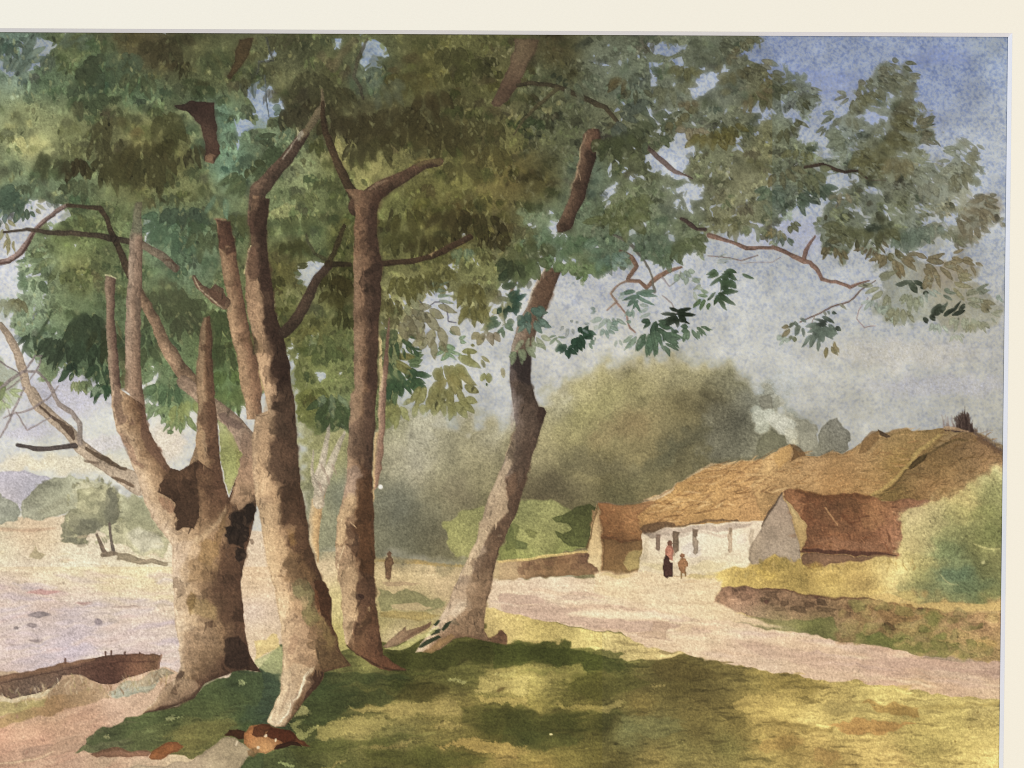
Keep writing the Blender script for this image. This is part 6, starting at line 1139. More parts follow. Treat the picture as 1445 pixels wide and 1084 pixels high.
tp(t('n', 1110, 170, 1150, 150, 1140, 220, 1090, 260, 1060, 240), (196, 178, 156), .6, 2)
tp(t('n', 1270, 380, 1310, 355, 1345, 332, 1372, 350, 1375, 405, 1300, 400), (112, 82, 60), .7, 2)
B(706, 893, 5, 4, (84, 58, 44), .6, 0, 2)
P(t('n', 905, 450, 960, 420, 1010, 380, 1070, 350, 1090, 370, 1000, 440, 960, 456), (150, 122, 86), .85, 1.3, 1.2, .12, own=TD + ('root',))
for q_ in [t('n', 950, 345, 980, 330, 1020, 325, 1010, 350, 960, 362), t('n', 975, 300, 1000, 275, 1015, 280, 985, 310), t('n', 1020, 325, 1050, 290, 1075, 278, 1060, 310, 1030, 335), t('n', 890, 420, 930, 385, 1000, 360, 1015, 372, 960, 400, 910, 425)]:
    P(q_, (44, 56, 40), .88, 1.2, 1, .1, own=TD + ('moss_patch',))
bark(TD + ('trunk',), 170, (580, 180, 850, 920), (2.5, 8), (.74, .9))
bark(TA + ('stem',), 70, (145, 290, 310, 690), (2, 5.5))
# fallen branches by its foot
P(t('n', 695, 420, 740, 370, 790, 340, 822, 318, 820, 340, 900, 310, 965, 285, 960, 310, 860, 370, 780, 410, 720, 432), [(545, 910, (168, 144, 120)), (570, 890, (140, 116, 94)), (600, 885, (128, 104, 84)), (560, 905, (150, 126, 104))], .95, 1.1, 1, .14, own=('fallen_branch',))
S(tw('n', 800, 385, 8, 870, 345, 14, 950, 300, 10), (110, 86, 70), .7, 1.3, .8)
P(t('n', 700, 435, 780, 415, 860, 375, 960, 330, 1000, 310, 980, 345, 900, 385, 840, 420, 760, 440), (186, 182, 128), .8, 1.4, 1.2, .06)
# ---- upper limbs among the leaves
P(t('a', 945, 575, 1060, 560, 1165, 555, 1170, 650, 1190, 780, 1205, 840, 1165, 890, 1115, 880, 1120, 790, 1085, 690, 1040, 630, 960, 595), [(250, 150, (80, 64, 52)), (285, 150, (74, 52, 44)), (298, 170, (70, 50, 40)), (285, 185, (124, 94, 74)), (300, 210, (84, 60, 48))], .95, 1.2, 1.2, .12, own=TA + ('branch',), vary=.07)
P(t('a', 1120, 850, 1150, 835, 1180, 850, 1160, 890, 1120, 885), (156, 122, 92), .8, 1.3, 1, .1)
P(t('a', 1310, 215, 1385, 215, 1362, 290, 1310, 370, 1260, 438, 1240, 420, 1272, 345), (92, 74, 46), .9, 1.3, 1.2, .12, own=TB + ('branch',), vary=.05)
P([(727, 56), (762, 56), (752, 80), (740, 105), (733, 122), (722, 135), (705, 151), (697, 150), (693, 145), (708, 117), (720, 90)], [(735, 70, (128, 110, 84)), (752, 70, (84, 68, 48)), (725, 100, (120, 98, 76)), (705, 140, (112, 90, 70)), (720, 130, (84, 64, 50))], .95, 1.2, 1.2, .12, own=TD + ('branch',), vary=.06)
for (pth, c, a) in [(tw('c', 40, 468, 22, 110, 455, 24, 200, 462, 24, 300, 490, 26, 420, 540, 30, 520, 590, 28, 590, 670, 20, 640, 735, 10), (74, 64, 46), .85), (tw('c', 260, 490, 22, 160, 560, 24, 80, 650, 18, 20, 740, 10), (88, 80, 54), .8), (tw('c', 745, 800, 22, 830, 880, 32, 900, 940, 20, 1000, 978, 8), (112, 92, 84), .85),
                    (tw('b', 610, 215, 16, 560, 330, 22, 540, 420, 20, 575, 480, 22, 590, 540, 16), (92, 84, 60), .6), (tw('b', 60, 210, 14, 100, 330, 14, 20, 340, 16, 10, 400, 10), (96, 98, 84), .7), (tw('b', 50, 410, 8, 60, 530, 8, 75, 640, 6), (98, 104, 104), .8), (tw('b', 360, 300, 40, 430, 380, 44, 470, 300, 40, 540, 220, 40), (112, 100, 84), .5),
                    (tw('f', 890, 590, 6, 935, 640, 7, 980, 605, 6, 1020, 605, 6, 1050, 640, 6, 1058, 710, 7, 1100, 712, 5), (88, 84, 100), .85),
                    (tw('g', 930, 150, 18, 990, 185, 26, 1020, 205, 16, 1070, 210, 22), (84, 66, 60), .9), (tw('g', 1090, 242, 28, 1200, 272, 20, 1290, 312, 26, 1350, 308, 20, 1432, 310, 20) + tw('h', 60, 306, 22, 150, 345, 22, 230, 382, 30, 265, 386, 22, 300, 430, 24, 325, 482, 22, 400, 492, 20, 480, 526, 18, 540, 500, 14, 585, 488, 8), (140, 108, 92), .92),
                    (tw('h', 228, 370, 24, 240, 320, 24, 265, 275, 18, 290, 245, 10), (130, 98, 84), .85), (tw('h', 620, 488, 6, 540, 540, 9, 475, 606, 10, 380, 632, 9, 310, 672, 9, 205, 714, 8), (120, 96, 84), .85), (tw('h', 290, 680, 5, 262, 750, 5), (120, 96, 84), .7), (tw('h', 578, 580, 5, 530, 650, 6, 515, 700, 6, 560, 748, 6, 620, 738, 4), (166, 138, 132), .7),
                    (tw('g', 1080, 352, 5, 1200, 368, 7, 1260, 376, 7, 1350, 350, 8), (140, 116, 108), .7), (tw('g', 1240, 390, 3, 1432, 388, 5) + tw('h', 100, 366, 6), (160, 138, 132), .6), (tw('d', 235, 915, 12, 330, 895, 20, 450, 940, 18, 520, 932, 14, 575, 975, 12), (76, 60, 50), .9), (tw('d', 600, 985, 6, 680, 985, 6), (100, 86, 76), .6),
                    (tw('g', 600, 328, 18, 660, 360, 30, 688, 410, 26, 650, 460, 24, 640, 490, 22, 700, 492, 20, 742, 526, 24, 790, 482, 28, 850, 442, 24, 935, 414, 14), (138, 104, 82), .9), (tw('g', 640, 490, 14, 580, 518, 14, 548, 560, 12, 580, 602, 14, 530, 650, 8), (156, 130, 110), .85), (tw('g', 580, 610, 12, 632, 672, 10, 652, 745, 12, 682, 770, 8), (156, 124, 108), .85),
                    (tw('g', 570, 245, 14, 640, 275, 22, 685, 320, 16, 740, 390, 12, 778, 470, 12, 786, 550, 18), (110, 104, 92), .8), (tw('g', 830, 470, 12, 870, 520, 8), (150, 138, 140), .6), (tw('g', 830, 570, 8, 880, 612, 9, 912, 662, 7), (168, 156, 154), .8), (tw('g', 875, 515, 8, 920, 480, 10, 930, 440, 6), (130, 128, 118), .6),
                    (tw('g', 40, 440, 20, 20, 520, 14, 0, 560, 10), (120, 98, 78), .7), (tw('f', 1432, 470, 20, 1410, 520, 12, 1385, 575, 6), (120, 100, 76), .7)]:
    x = pth[0][0]
    br(pth, c, (TD if x > 680 else TC if x > 480 else TB) + ('twig' if max(p[2] for p in pth) < 4.4 else 'branch',), (1.12, .85), a, 1.0, .08)

# ------------------------------------------------------------------ leaves in front
BARK = np.zeros(OWN.shape, bool)
for tr in (TA, TB, TC):
    for pt in ('trunk', 'stem', 'branch'):
        BARK |= omask(tr + (pt,))


def sprays(k_, lst, own=FT):
    if k_ in 'abefij':                                  # here the limbs stand in front of the leaves
        c0, o0 = C[BARK].copy(), OWN[BARK].copy()
    sprays_(k_, lst, own)
    if k_ in 'abefij':
        C[BARK] = c0
        OWN[BARK] = o0


def sprays_(k_, lst, own=FT):
    for (x, y, n, ln, wd, an, spr, c, a) in lst:
        (px, py), = t(k_, x, y)
        hand(px, py, n, ln * Q * 1.05, wd * Q * .7, an, spr * 1.1, c, a, own, .14, .9, .25)
sprays('g', [
    (690, 585, 4, 90, 34, 150, 70, (86, 110, 98), .95), (690, 585, 4, 110, 34, 25, 70, (86, 112, 98), .95), (680, 575, 2, 60, 30, 0, 30, (80, 106, 92), .95), (650, 650, 2, 60, 26, 100, 60, (120, 140, 132), .8), (760, 650, 3, 70, 26, 160, 60, (140, 156, 154), .7),
    (920, 690, 4, 100, 34, 175, 60, (34, 44, 32), .97), (910, 685, 3, 110, 30, 5, 50, (36, 46, 34), .97), (900, 690, 3, 60, 40, 70, 90, (34, 44, 32), .97),
    (790, 730, 5, 80, 40, 120, 140, (60, 80, 64), .95), (800, 740, 3, 70, 36, 10, 60, (64, 84, 66), .95), (870, 770, 4, 60, 30, 60, 110, (58, 78, 60), .95),
    (780, 790, 10, 150, 40, 80, 170, (90, 112, 92), .95), (780, 790, 4, 100, 50, 70, 120, (84, 106, 88), .95), (860, 830, 4, 80, 34, 30, 90, (92, 112, 94), .95), (690, 800, 3, 80, 36, 120, 60, (124, 142, 128), .85), (590, 820, 2, 40, 20, 90, 60, (120, 138, 128), .8),
    (970, 750, 2, 60, 40, 180, 40, (78, 98, 80), .95), (1000, 755, 5, 80, 34, 70, 150, (98, 118, 98), .95), (1040, 760, 3, 50, 26, 60, 90, (96, 116, 96), .95),
    (1150, 470, 4, 90, 36, 140, 90, (62, 82, 56), .97), (1160, 460, 5, 100, 34, 40, 90, (58, 78, 54), .97), (1180, 500, 2, 70, 34, 60, 50, (60, 80, 56), .95), (1140, 570, 3, 100, 38, 30, 60, (52, 70, 48), .97), (1130, 570, 2, 70, 36, 120, 50, (56, 76, 52), .97), (1150, 560, 2, 90, 36, 340, 30, (52, 70, 48), .97), (1060, 600, 3, 70, 30, 110, 90, (88, 110, 78), .95), (1070, 570, 2, 60, 26, 190, 30, (100, 122, 90), .9), (1260, 450, 1, 55, 26, 15, 0, (74, 94, 72), .95),
    (1130, 390, 3, 80, 24, 350, 40, (150, 160, 160), .6), (1040, 500, 2, 60, 30, 160, 50, (132, 142, 122), .7), (1010, 545, 2, 60, 34, 30, 60, (150, 160, 144), .6),
    (380, 790, 5, 70, 50, 60, 140, (44, 70, 54), .97), (390, 790, 3, 60, 40, 320, 70, (44, 70, 54), .97), (430, 830, 2, 50, 30, 40, 40, (80, 104, 86), .9), (350, 840, 3, 60, 34, 80, 80, (48, 74, 58), .95), (260, 815, 3, 70, 22, 150, 70, (110, 128, 106), .8), (260, 810, 2, 60, 20, 30, 50, (110, 128, 106), .8), (300, 850, 3, 70, 34, 110, 70, (46, 70, 56), .97), (310, 860, 2, 60, 30, 60, 40, (48, 74, 58), .97), (455, 800, 1, 24, 18, 90, 0, (70, 96, 80), .9),
    (350, 700, 2, 30, 24, 90, 60, (134, 142, 146), .8), (320, 750, 3, 50, 26, 110, 90, (146, 154, 162), .7), (400, 740, 2, 40, 24, 20, 60, (130, 142, 148), .7),
    (110, 660, 4, 70, 60, 60, 200, (74, 96, 88), .95), (140, 700, 3, 90, 36, 10, 50, (84, 104, 96), .9), (120, 720, 4, 80, 50, 80, 140, (94, 114, 106), .95), (0, 610, 3, 80, 50, 340, 80, (44, 72, 62), .97), (20, 630, 3, 60, 40, 90, 80, (42, 68, 58), .97), (0, 730, 1, 20, 30, 90, 0, (90, 112, 108), .8),
    (120, 810, 5, 80, 40, 80, 170, (140, 148, 124), .75), (60, 870, 6, 80, 40, 80, 170, (120, 132, 106), .85), (110, 850, 4, 70, 36, 30, 90, (136, 146, 122), .75),
    (540, 700, 5, 70, 36, 90, 200, (134, 152, 144), .8), (550, 740, 3, 50, 34, 20, 100, (116, 138, 130), .85), (520, 760, 2, 50, 30, 100, 50, (112, 134, 128), .85), (460, 650, 2, 40, 26, 170, 60, (116, 134, 132), .8), (480, 720, 2, 50, 30, 160, 60, (160, 172, 166), .6), (620, 570, 2, 40, 30, 180, 60, (140, 156, 156), .7), (640, 690, 2, 40, 34, 0, 90, (108, 130, 122), .8),
    # broad leaves round the leaning trunk
    (300, 260, 6, 110, 60, 90, 260, (88, 108, 82), .85), (300, 310, 6, 100, 60, 60, 200, (84, 104, 78), .8), (250, 380, 4, 90, 50, 120, 100, (96, 114, 80), .9), (340, 400, 5, 90, 56, 90, 130, (104, 122, 84), .9), (440, 400, 5, 90, 50, 80, 150, (106, 124, 86), .9), (400, 450, 2, 60, 40, 110, 60, (92, 112, 74), .9),
    (120, 250, 5, 90, 60, 60, 200, (96, 114, 92), .8), (160, 120, 5, 90, 60, 100, 200, (122, 138, 110), .7), (100, 380, 5, 110, 60, 90, 200, (74, 86, 54), .85), (40, 310, 5, 110, 60, 60, 200, (84, 88, 56), .8), (160, 300, 4, 110, 60, 90, 120, (76, 84, 56), .85), (60, 440, 4, 80, 60, 90, 120, (92, 104, 70), .85), (20, 400, 4, 90, 60, 120, 120, (60, 68, 44), .8),
    (420, 340, 4, 90, 50, 340, 90, (92, 112, 92), .8), (540, 360, 4, 90, 60, 70, 160, (94, 116, 104), .75), (580, 370, 3, 70, 50, 40, 90, (120, 140, 134), .7), (800, 290, 5, 120, 60, 80, 200, (84, 100, 82), .8), (740, 250, 5, 110, 60, 90, 160, (92, 106, 90), .8), (880, 340, 5, 80, 50, 60, 160, (92, 106, 84), .8), (960, 270, 5, 120, 70, 80, 150, (86, 94, 66), .8), (820, 370, 4, 70, 40, 110, 120, (90, 106, 86), .8), (940, 450, 4, 60, 40, 60, 200, (120, 136, 122), .7), (960, 480, 3, 60, 40, 90, 160, (124, 140, 128), .7), (600, 150, 6, 130, 80, 90, 260, (88, 94, 58), .7), (640, 60, 5, 130, 80, 70, 200, (92, 98, 64), .6), (1240, 190, 5, 90, 50, 80, 150, (112, 112, 80), .7), (1340, 200, 5, 80, 46, 90, 150, (110, 118, 92), .7)])
sprays('h', [
    (190, 710, 2, 60, 34, 50, 60, (84, 92, 78), .95), (200, 740, 3, 60, 34, 110, 110, (92, 96, 76), .95), (155, 755, 2, 66, 38, 165, 30, (128, 106, 68), .95), (170, 800, 2, 50, 32, 110, 50, (110, 108, 74), .95), (120, 800, 3, 50, 40, 120, 90, (150, 154, 138), .8), (215, 760, 2, 60, 30, 95, 40, (84, 92, 76), .95),
    (330, 750, 4, 90, 44, 140, 90, (98, 108, 94), .97), (330, 750, 4, 110, 46, 70, 80, (94, 104, 92), .97), (290, 800, 3, 90, 36, 110, 60, (112, 120, 106), .9), (355, 725, 2, 80, 32, 178, 20, (46, 52, 44), .97), (330, 700, 1, 85, 34, 22, 0, (72, 80, 68), .97), (385, 665, 1, 36, 26, 30, 0, (66, 76, 66), .95), (405, 750, 1, 34, 32, 40, 0, (56, 64, 52), .95), (360, 785, 2, 70, 34, 8, 20, (110, 122, 106), .95), (370, 850, 2, 70, 36, 75, 40, (136, 114, 66), .97), (390, 830, 1, 70, 34, 50, 0, (150, 124, 78), .97), (430, 625, 1, 50, 28, 40, 0, (132, 116, 74), .95), (345, 660, 1, 24, 16, 90, 0, (110, 100, 76), .9), (365, 650, 1, 30, 20, 70, 0, (104, 110, 96), .9),
    (900, 690, 2, 60, 46, 60, 50, (58, 64, 48), .97), (930, 690, 2, 130, 40, 320, 14, (60, 66, 50), .97), (985, 680, 2, 80, 34, 310, 30, (60, 68, 52), .97), (1030, 680, 3, 80, 30, 325, 30, (58, 64, 50), .97), (1110, 635, 1, 60, 30, 150, 0, (66, 70, 54), .95),
    (730, 520, 2, 110, 36, 345, 14, (70, 74, 56), .97), (820, 500, 2, 80, 50, 40, 30, (64, 70, 52), .97), (870, 545, 2, 50, 34, 350, 50, (60, 66, 50), .97), (560, 240, 2, 90, 40, 325, 24, (48, 54, 40), .97), (600, 220, 2, 70, 34, 320, 20, (52, 58, 42), .95), (520, 270, 1, 54, 34, 95, 0, (86, 78, 44), .95), (350, 130, 1, 40, 26, 90, 0, (76, 72, 48), .95),
    (400, 320, 5, 80, 36, 100, 130, (118, 100, 62), .95), (370, 290, 2, 70, 34, 340, 30, (100, 92, 58), .95), (590, 320, 5, 70, 30, 110, 130, (120, 100, 70), .95), (640, 290, 3, 60, 30, 60, 90, (114, 98, 66), .9),
    (690, 370, 5, 90, 46, 110, 160, (128, 106, 68), .92), (760, 380, 5, 90, 46, 40, 140, (126, 102, 64), .92), (720, 330, 3, 80, 40, 60, 60, (110, 96, 56), .92), (850, 350, 1, 50, 30, 20, 0, (138, 116, 86), .95), (960, 430, 6, 120, 56, 60, 200, (136, 114, 78), .92), (900, 400, 4, 100, 46, 20, 90, (130, 108, 72), .92), (1080, 400, 4, 100, 34, 40, 110, (140, 116, 78), .92), (1040, 370, 3, 70, 34, 20, 90, (136, 112, 76), .92), (1140, 410, 3, 60, 26, 60, 120, (146, 122, 86), .92), (1060, 500, 4, 110, 40, 20, 80, (146, 130, 90), .9),
    (660, 560, 5, 90, 40, 130, 140, (142, 134, 100), .85), (700, 640, 4, 80, 60, 100, 100, (150, 154, 136), .8), (760, 650, 4, 90, 50, 100, 90, (140, 130, 94), .85), (820, 580, 5, 90, 46, 100, 120, (144, 140, 108), .85), (640, 490, 3, 90, 34, 330, 30, (130, 122, 90), .9), (1120, 600, 4, 110, 36, 350, 50, (140, 132, 102), .88), (1180, 560, 3, 80, 30, 330, 40, (130, 130, 108), .88), (1200, 630, 3, 80, 36, 20, 50, (138, 120, 82), .9), (1180, 720, 6, 80, 36, 80, 130, (146, 134, 96), .8), (1100, 700, 5, 80, 40, 90, 130, (156, 150, 120), .75), (960, 730, 4, 60, 34, 90, 120, (158, 158, 140), .7), (1060, 790, 4, 50, 26, 80, 120, (160, 152, 124), .6), (990, 560, 3, 60, 26, 10, 60, (112, 118, 98), .85), (900, 560, 4, 70, 30, 60, 120, (150, 154, 142), .7), (1250, 680, 3, 60, 24, 20, 60, (150, 140, 108), .8), (1290, 570, 2, 60, 26, 80, 40, (140, 150, 136), .7), (600, 600, 4, 60, 30, 110, 100, (154, 158, 146), .75),
    (1000, 230, 3, 80, 46, 70, 60, (124, 118, 88), .85), (1050, 240, 2, 70, 40, 80, 30, (118, 114, 84), .85), (1140, 210, 5, 90, 40, 80, 130, (122, 104, 76), .9), (1100, 110, 5, 110, 40, 30, 120, (124, 106, 78), .88), (1200, 110, 5, 100, 40, 30, 110, (126, 108, 80), .88), (1160, 40, 3, 90, 34, 0, 30, (126, 110, 84), .85), (1240, 40, 2, 60, 30, 10, 30, (124, 110, 84), .85), (820, 230, 5, 120, 70, 80, 80, (98, 108, 92), .85), (860, 200, 3, 100, 56, 90, 60, (104, 112, 96), .8), (760, 220, 3, 120, 60, 90, 40, (94, 104, 84), .8), (930, 200, 3, 80, 50, 80, 90, (110, 116, 98), .8), (660, 220, 4, 100, 60, 80, 120, (88, 84, 46), .85), (480, 200, 5, 110, 70, 100, 200, (94, 90, 52), .7), (440, 230, 4, 80, 50, 120, 120, (100, 96, 60), .8), (90, 220, 4, 70, 40, 110, 100, (130, 118, 80), .85), (160, 180, 3, 60, 34, 60, 60, (96, 92, 56), .85), (40, 30, 4, 90, 50, 30, 140, (100, 110, 94), .85), (130, 60, 2, 60, 40, 110, 40, (64, 74, 56), .95), (200, 30, 3, 100, 40, 20, 40, (62, 72, 54), .95), (290, 10, 3, 70, 50, 30, 90, (66, 74, 58), .9)])
sprays('d', [
    (520, 480, 2, 60, 50, 20, 90, (112, 104, 84), .9), (640, 400, 4, 90, 40, 20, 60, (112, 106, 84), .88), (700, 350, 3, 60, 36, 20, 60, (116, 112, 92), .9), (780, 355, 2, 80, 30, 15, 30, (106, 104, 78), .95), (800, 430, 3, 70, 34, 20, 50, (124, 118, 96), .85), (680, 450, 5, 110, 50, 40, 120, (106, 102, 78), .85), (770, 490, 3, 80, 36, 40, 50, (112, 106, 82), .9), (540, 540, 5, 100, 50, 60, 120, (106, 100, 68), .85), (780, 570, 4, 100, 40, 50, 70, (108, 100, 72), .9), (860, 570, 3, 60, 26, 60, 50, (130, 124, 104), .85), (720, 620, 5, 130, 44, 40, 60, (92, 84, 58), .9), (460, 530, 3, 60, 30, 160, 70, (126, 120, 100), .85), (700, 700, 5, 170, 60, 30, 80, (98, 90, 52), .88), (860, 700, 4, 70, 50, 330, 110, (112, 102, 74), .9), (900, 680, 2, 60, 24, 330, 30, (108, 108, 84), .9), (860, 770, 3, 90, 26, 20, 30, (128, 118, 94), .9), (930, 770, 1, 50, 24, 40, 0, (110, 104, 78), .9),
    (1080, 770, 2, 130, 30, 40, 14, (140, 132, 110), .9), (1150, 800, 3, 70, 30, 50, 50, (134, 124, 96), .9), (1000, 815, 2, 100, 24, 15, 20, (130, 128, 104), .9), (1100, 880, 5, 110, 36, 20, 90, (126, 118, 90), .88), (1090, 960, 5, 100, 46, 80, 110, (120, 112, 82), .88), (1040, 900, 3, 90, 34, 150, 60, (140, 134, 110), .8), (640, 800, 7, 150, 90, 70, 200, (98, 90, 50), .6), (620, 880, 6, 120, 80, 90, 160, (96, 88, 46), .6), (740, 880, 5, 110, 60, 90, 100, (116, 102, 66), .8), (450, 780, 5, 100, 50, 160, 100, (112, 114, 88), .75), (350, 700, 3, 70, 30, 130, 60, (110, 108, 84), .85), (400, 640, 3, 80, 34, 150, 60, (108, 108, 84), .85), (480, 650, 3, 80, 40, 100, 100, (104, 98, 72), .8),
    (180, 660, 1, 110, 28, 38, 0, (112, 108, 84), .9), (200, 540, 4, 90, 40, 30, 70, (94, 94, 72), .85), (230, 560, 2, 60, 30, 50, 40, (80, 78, 46), .9), (260, 490, 3, 80, 30, 20, 30, (130, 130, 116), .8), (60, 500, 5, 100, 60, 60, 130, (86, 84, 54), .8), (30, 430, 4, 90, 50, 40, 120, (94, 90, 64), .8), (0, 350, 3, 100, 40, 20, 40, (116, 116, 100), .8), (140, 700, 4, 80, 50, 60, 160, (88, 84, 50), .85), (200, 830, 4, 80, 50, 100, 140, (112, 106, 58), .7), (120, 940, 4, 100, 60, 70, 130, (108, 100, 66), .8), (60, 1050, 4, 90, 60, 120, 140, (88, 102, 84), .9), (220, 1040, 5, 130, 60, 30, 140, (72, 84, 66), .9), (330, 1030, 3, 90, 40, 40, 60, (70, 82, 64), .92), (260, 960, 5, 110, 60, 60, 140, (104, 102, 66), .85), (430, 1060, 3, 70, 40, 100, 90, (128, 112, 84), .85), (820, 960, 4, 100, 50, 40, 90, (122, 120, 98), .8), (900, 1000, 4, 100, 50, 60, 110, (128, 122, 100), .8), (740, 1010, 4, 90, 50, 90, 120, (112, 110, 88), .8)])
sprays('c', [
    (700, 590, 1, 110, 70, 50, 0, (78, 86, 72), .97), (770, 640, 4, 110, 50, 60, 110, (84, 92, 76), .97), (850, 660, 2, 110, 40, 345, 20, (90, 96, 78), .97), (830, 740, 3, 110, 50, 350, 60, (86, 94, 76), .97), (780, 770, 3, 90, 50, 70, 100, (84, 92, 72), .97), (920, 640, 4, 80, 60, 60, 200, (88, 86, 62), .9), (600, 640, 5, 150, 80, 30, 120, (80, 88, 80), .8), (640, 720, 5, 140, 80, 60, 120, (74, 80, 58), .8), (560, 760, 5, 130, 80, 80, 120, (70, 76, 50), .8), (970, 560, 3, 60, 50, 90, 120, (100, 92, 70), .9), (1000, 710, 4, 70, 60, 90, 200, (122, 114, 94), .85), (1100, 740, 5, 120, 70, 90, 150, (98, 90, 44), .75), (1180, 700, 4, 100, 60, 70, 120, (92, 88, 44), .75), (960, 380, 5, 80, 50, 90, 200, (96, 96, 66), .85), (1060, 300, 5, 100, 50, 60, 160, (88, 94, 80), .85), (1140, 260, 4, 90, 40, 30, 100, (84, 88, 72), .85), (1260, 240, 3, 60, 50, 60, 120, (96, 96, 74), .9), (1200, 300, 3, 60, 40, 30, 90, (94, 90, 70), .85), (1230, 400, 4, 90, 50, 60, 150, (84, 82, 60), .85), (1320, 390, 3, 90, 50, 40, 90, (92, 92, 72), .85), (1390, 490, 4, 100, 60, 60, 140, (80, 82, 56), .85), (1130, 450, 4, 90, 50, 340, 120, (96, 96, 74), .85), (600, 430, 3, 100, 50, 120, 60, (86, 78, 52), .8), (690, 500, 3, 70, 50, 90, 160, (80, 82, 64), .8), (380, 460, 4, 110, 60, 60, 140, (88, 98, 82), .6), (880, 480, 5, 110, 60, 80, 200, (96, 98, 76), .7), (1330, 520, 4, 90, 50, 60, 160, (104, 96, 72), .8)])
sprays('a', [
    (450, 350, 3, 110, 90, 30, 60, (58, 64, 50), .92), (530, 310, 2, 70, 70, 50, 30, (62, 68, 54), .92), (410, 395, 1, 70, 50, 50, 0, (64, 70, 54), .9), (510, 420, 3, 90, 80, 90, 60, (60, 68, 52), .9), (490, 570, 3, 100, 70, 70, 120, (68, 76, 58), .92), (520, 540, 2, 110, 60, 40, 40, (68, 76, 58), .9), (430, 560, 2, 130, 60, 95, 20, (84, 84, 64), .85),
    (420, 890, 5, 130, 60, 90, 90, (54, 46, 30), .9), (340, 880, 3, 90, 50, 95, 60, (62, 62, 44), .85), (230, 850, 3, 160, 60, 100, 30, (68, 70, 50), .8), (620, 860, 6, 220, 70, 85, 90, (62, 58, 36), .88), (640, 900, 5, 150, 60, 70, 90, (66, 62, 38), .85), (580, 680, 3, 220, 70, 100, 24, (72, 68, 46), .75), (540, 780, 3, 140, 60, 90, 60, (70, 66, 44), .75), (650, 770, 1, 60, 40, 80, 0, (62, 58, 38), .9), (800, 800, 5, 220, 70, 85, 80, (66, 60, 36), .85), (830, 880, 5, 200, 70, 90, 70, (68, 64, 40), .8), (910, 640, 4, 240, 80, 85, 40, (70, 68, 42), .8), (960, 720, 3, 120, 60, 70, 50, (68, 66, 40), .85), (880, 790, 4, 90, 60, 60, 90, (60, 56, 32), .85), (1060, 810, 3, 110, 40, 75, 50, (58, 54, 36), .95), (1010, 860, 3, 90, 36, 80, 70, (54, 50, 34), .95), (1150, 300, 4, 160, 60, 60, 90, (78, 84, 60), .6), (900, 230, 5, 150, 90, 80, 160, (58, 52, 36), .7), (700, 300, 4, 140, 80, 100, 90, (74, 84, 72), .7), (620, 400, 4, 150, 80, 80, 90, (72, 82, 68), .7), (1380, 900, 3, 80, 50, 30, 60, (62, 68, 48), .95), (1370, 920, 2, 60, 50, 90, 60, (64, 68, 46), .95), (760, 420, 4, 130, 80, 90, 100, (70, 72, 52), .6), (1330, 980, 4, 140, 60, 120, 60, (78, 88, 64), .8), (60, 420, 5, 160, 60, 300, 60, (88, 100, 98), .6), (130, 330, 4, 160, 60, 320, 50, (92, 104, 104), .6), (330, 270, 3, 130, 40, 320, 30, (90, 98, 92), .7), (420, 250, 3, 100, 50, 340, 40, (94, 104, 96), .6), (460, 1000, 4, 120, 60, 100, 90, (80, 84, 64), .7), (880, 950, 4, 160, 60, 90, 60, (74, 70, 44), .7)])
sprays('b', [
    (20, 770, 2, 110, 50, 10, 30, (72, 80, 64), .95), (130, 830, 3, 150, 70, 135, 40, (66, 76, 58), .95), (60, 940, 3, 110, 60, 130, 60, (74, 84, 64), .9), (100, 760, 2, 80, 40, 110, 40, (72, 80, 64), .9), (150, 600, 3, 60, 50, 130, 90, (96, 112, 116), .8), (380, 560, 4, 160, 80, 110, 90, (52, 46, 32), .8), (420, 500, 5, 170, 80, 80, 100, (60, 56, 38), .7), (480, 660, 5, 170, 70, 80, 110, (56, 50, 34), .85), (560, 640, 5, 200, 70, 85, 90, (54, 48, 32), .8), (640, 700, 5, 190, 70, 90, 90, (58, 52, 34), .85), (700, 760, 5, 150, 60, 80, 100, (62, 58, 36), .8), (560, 800, 5, 160, 60, 90, 80, (58, 54, 36), .85), (760, 600, 5, 160, 70, 85, 90, (60, 54, 36), .8), (850, 680, 5, 200, 70, 90, 90, (56, 50, 30), .85), (930, 620, 5, 180, 70, 90, 110, (58, 52, 32), .8), (1010, 740, 5, 170, 70, 90, 100, (60, 54, 32), .8), (1100, 700, 5, 170, 70, 90, 100, (64, 58, 36), .75), (960, 520, 4, 140, 80, 80, 90, (54, 46, 28), .8), (1190, 350, 5, 140, 80, 70, 120, (60, 60, 34), .8), (1060, 280, 4, 140, 80, 80, 90, (60, 58, 36), .7), (820, 420, 5, 160, 80, 90, 120, (72, 66, 36), .6), (620, 400, 4, 120, 60, 40, 60, (92, 102, 100), .7), (720, 470, 4, 140, 60, 60, 90, (88, 92, 86), .6), (1250, 680, 4, 150, 70, 90, 110, (66, 62, 38), .75), (1300, 820, 4, 150, 70, 90, 110, (70, 64, 36), .7), (1120, 900, 5, 120, 60, 90, 110, (72, 68, 40), .7), (320, 420, 5, 200, 100, 100, 90, (66, 64, 46), .7), (200, 600, 4, 140, 80, 80, 90, (62, 58, 44), .8), (330, 780, 3, 90, 50, 80, 60, (70, 72, 40), .8)])
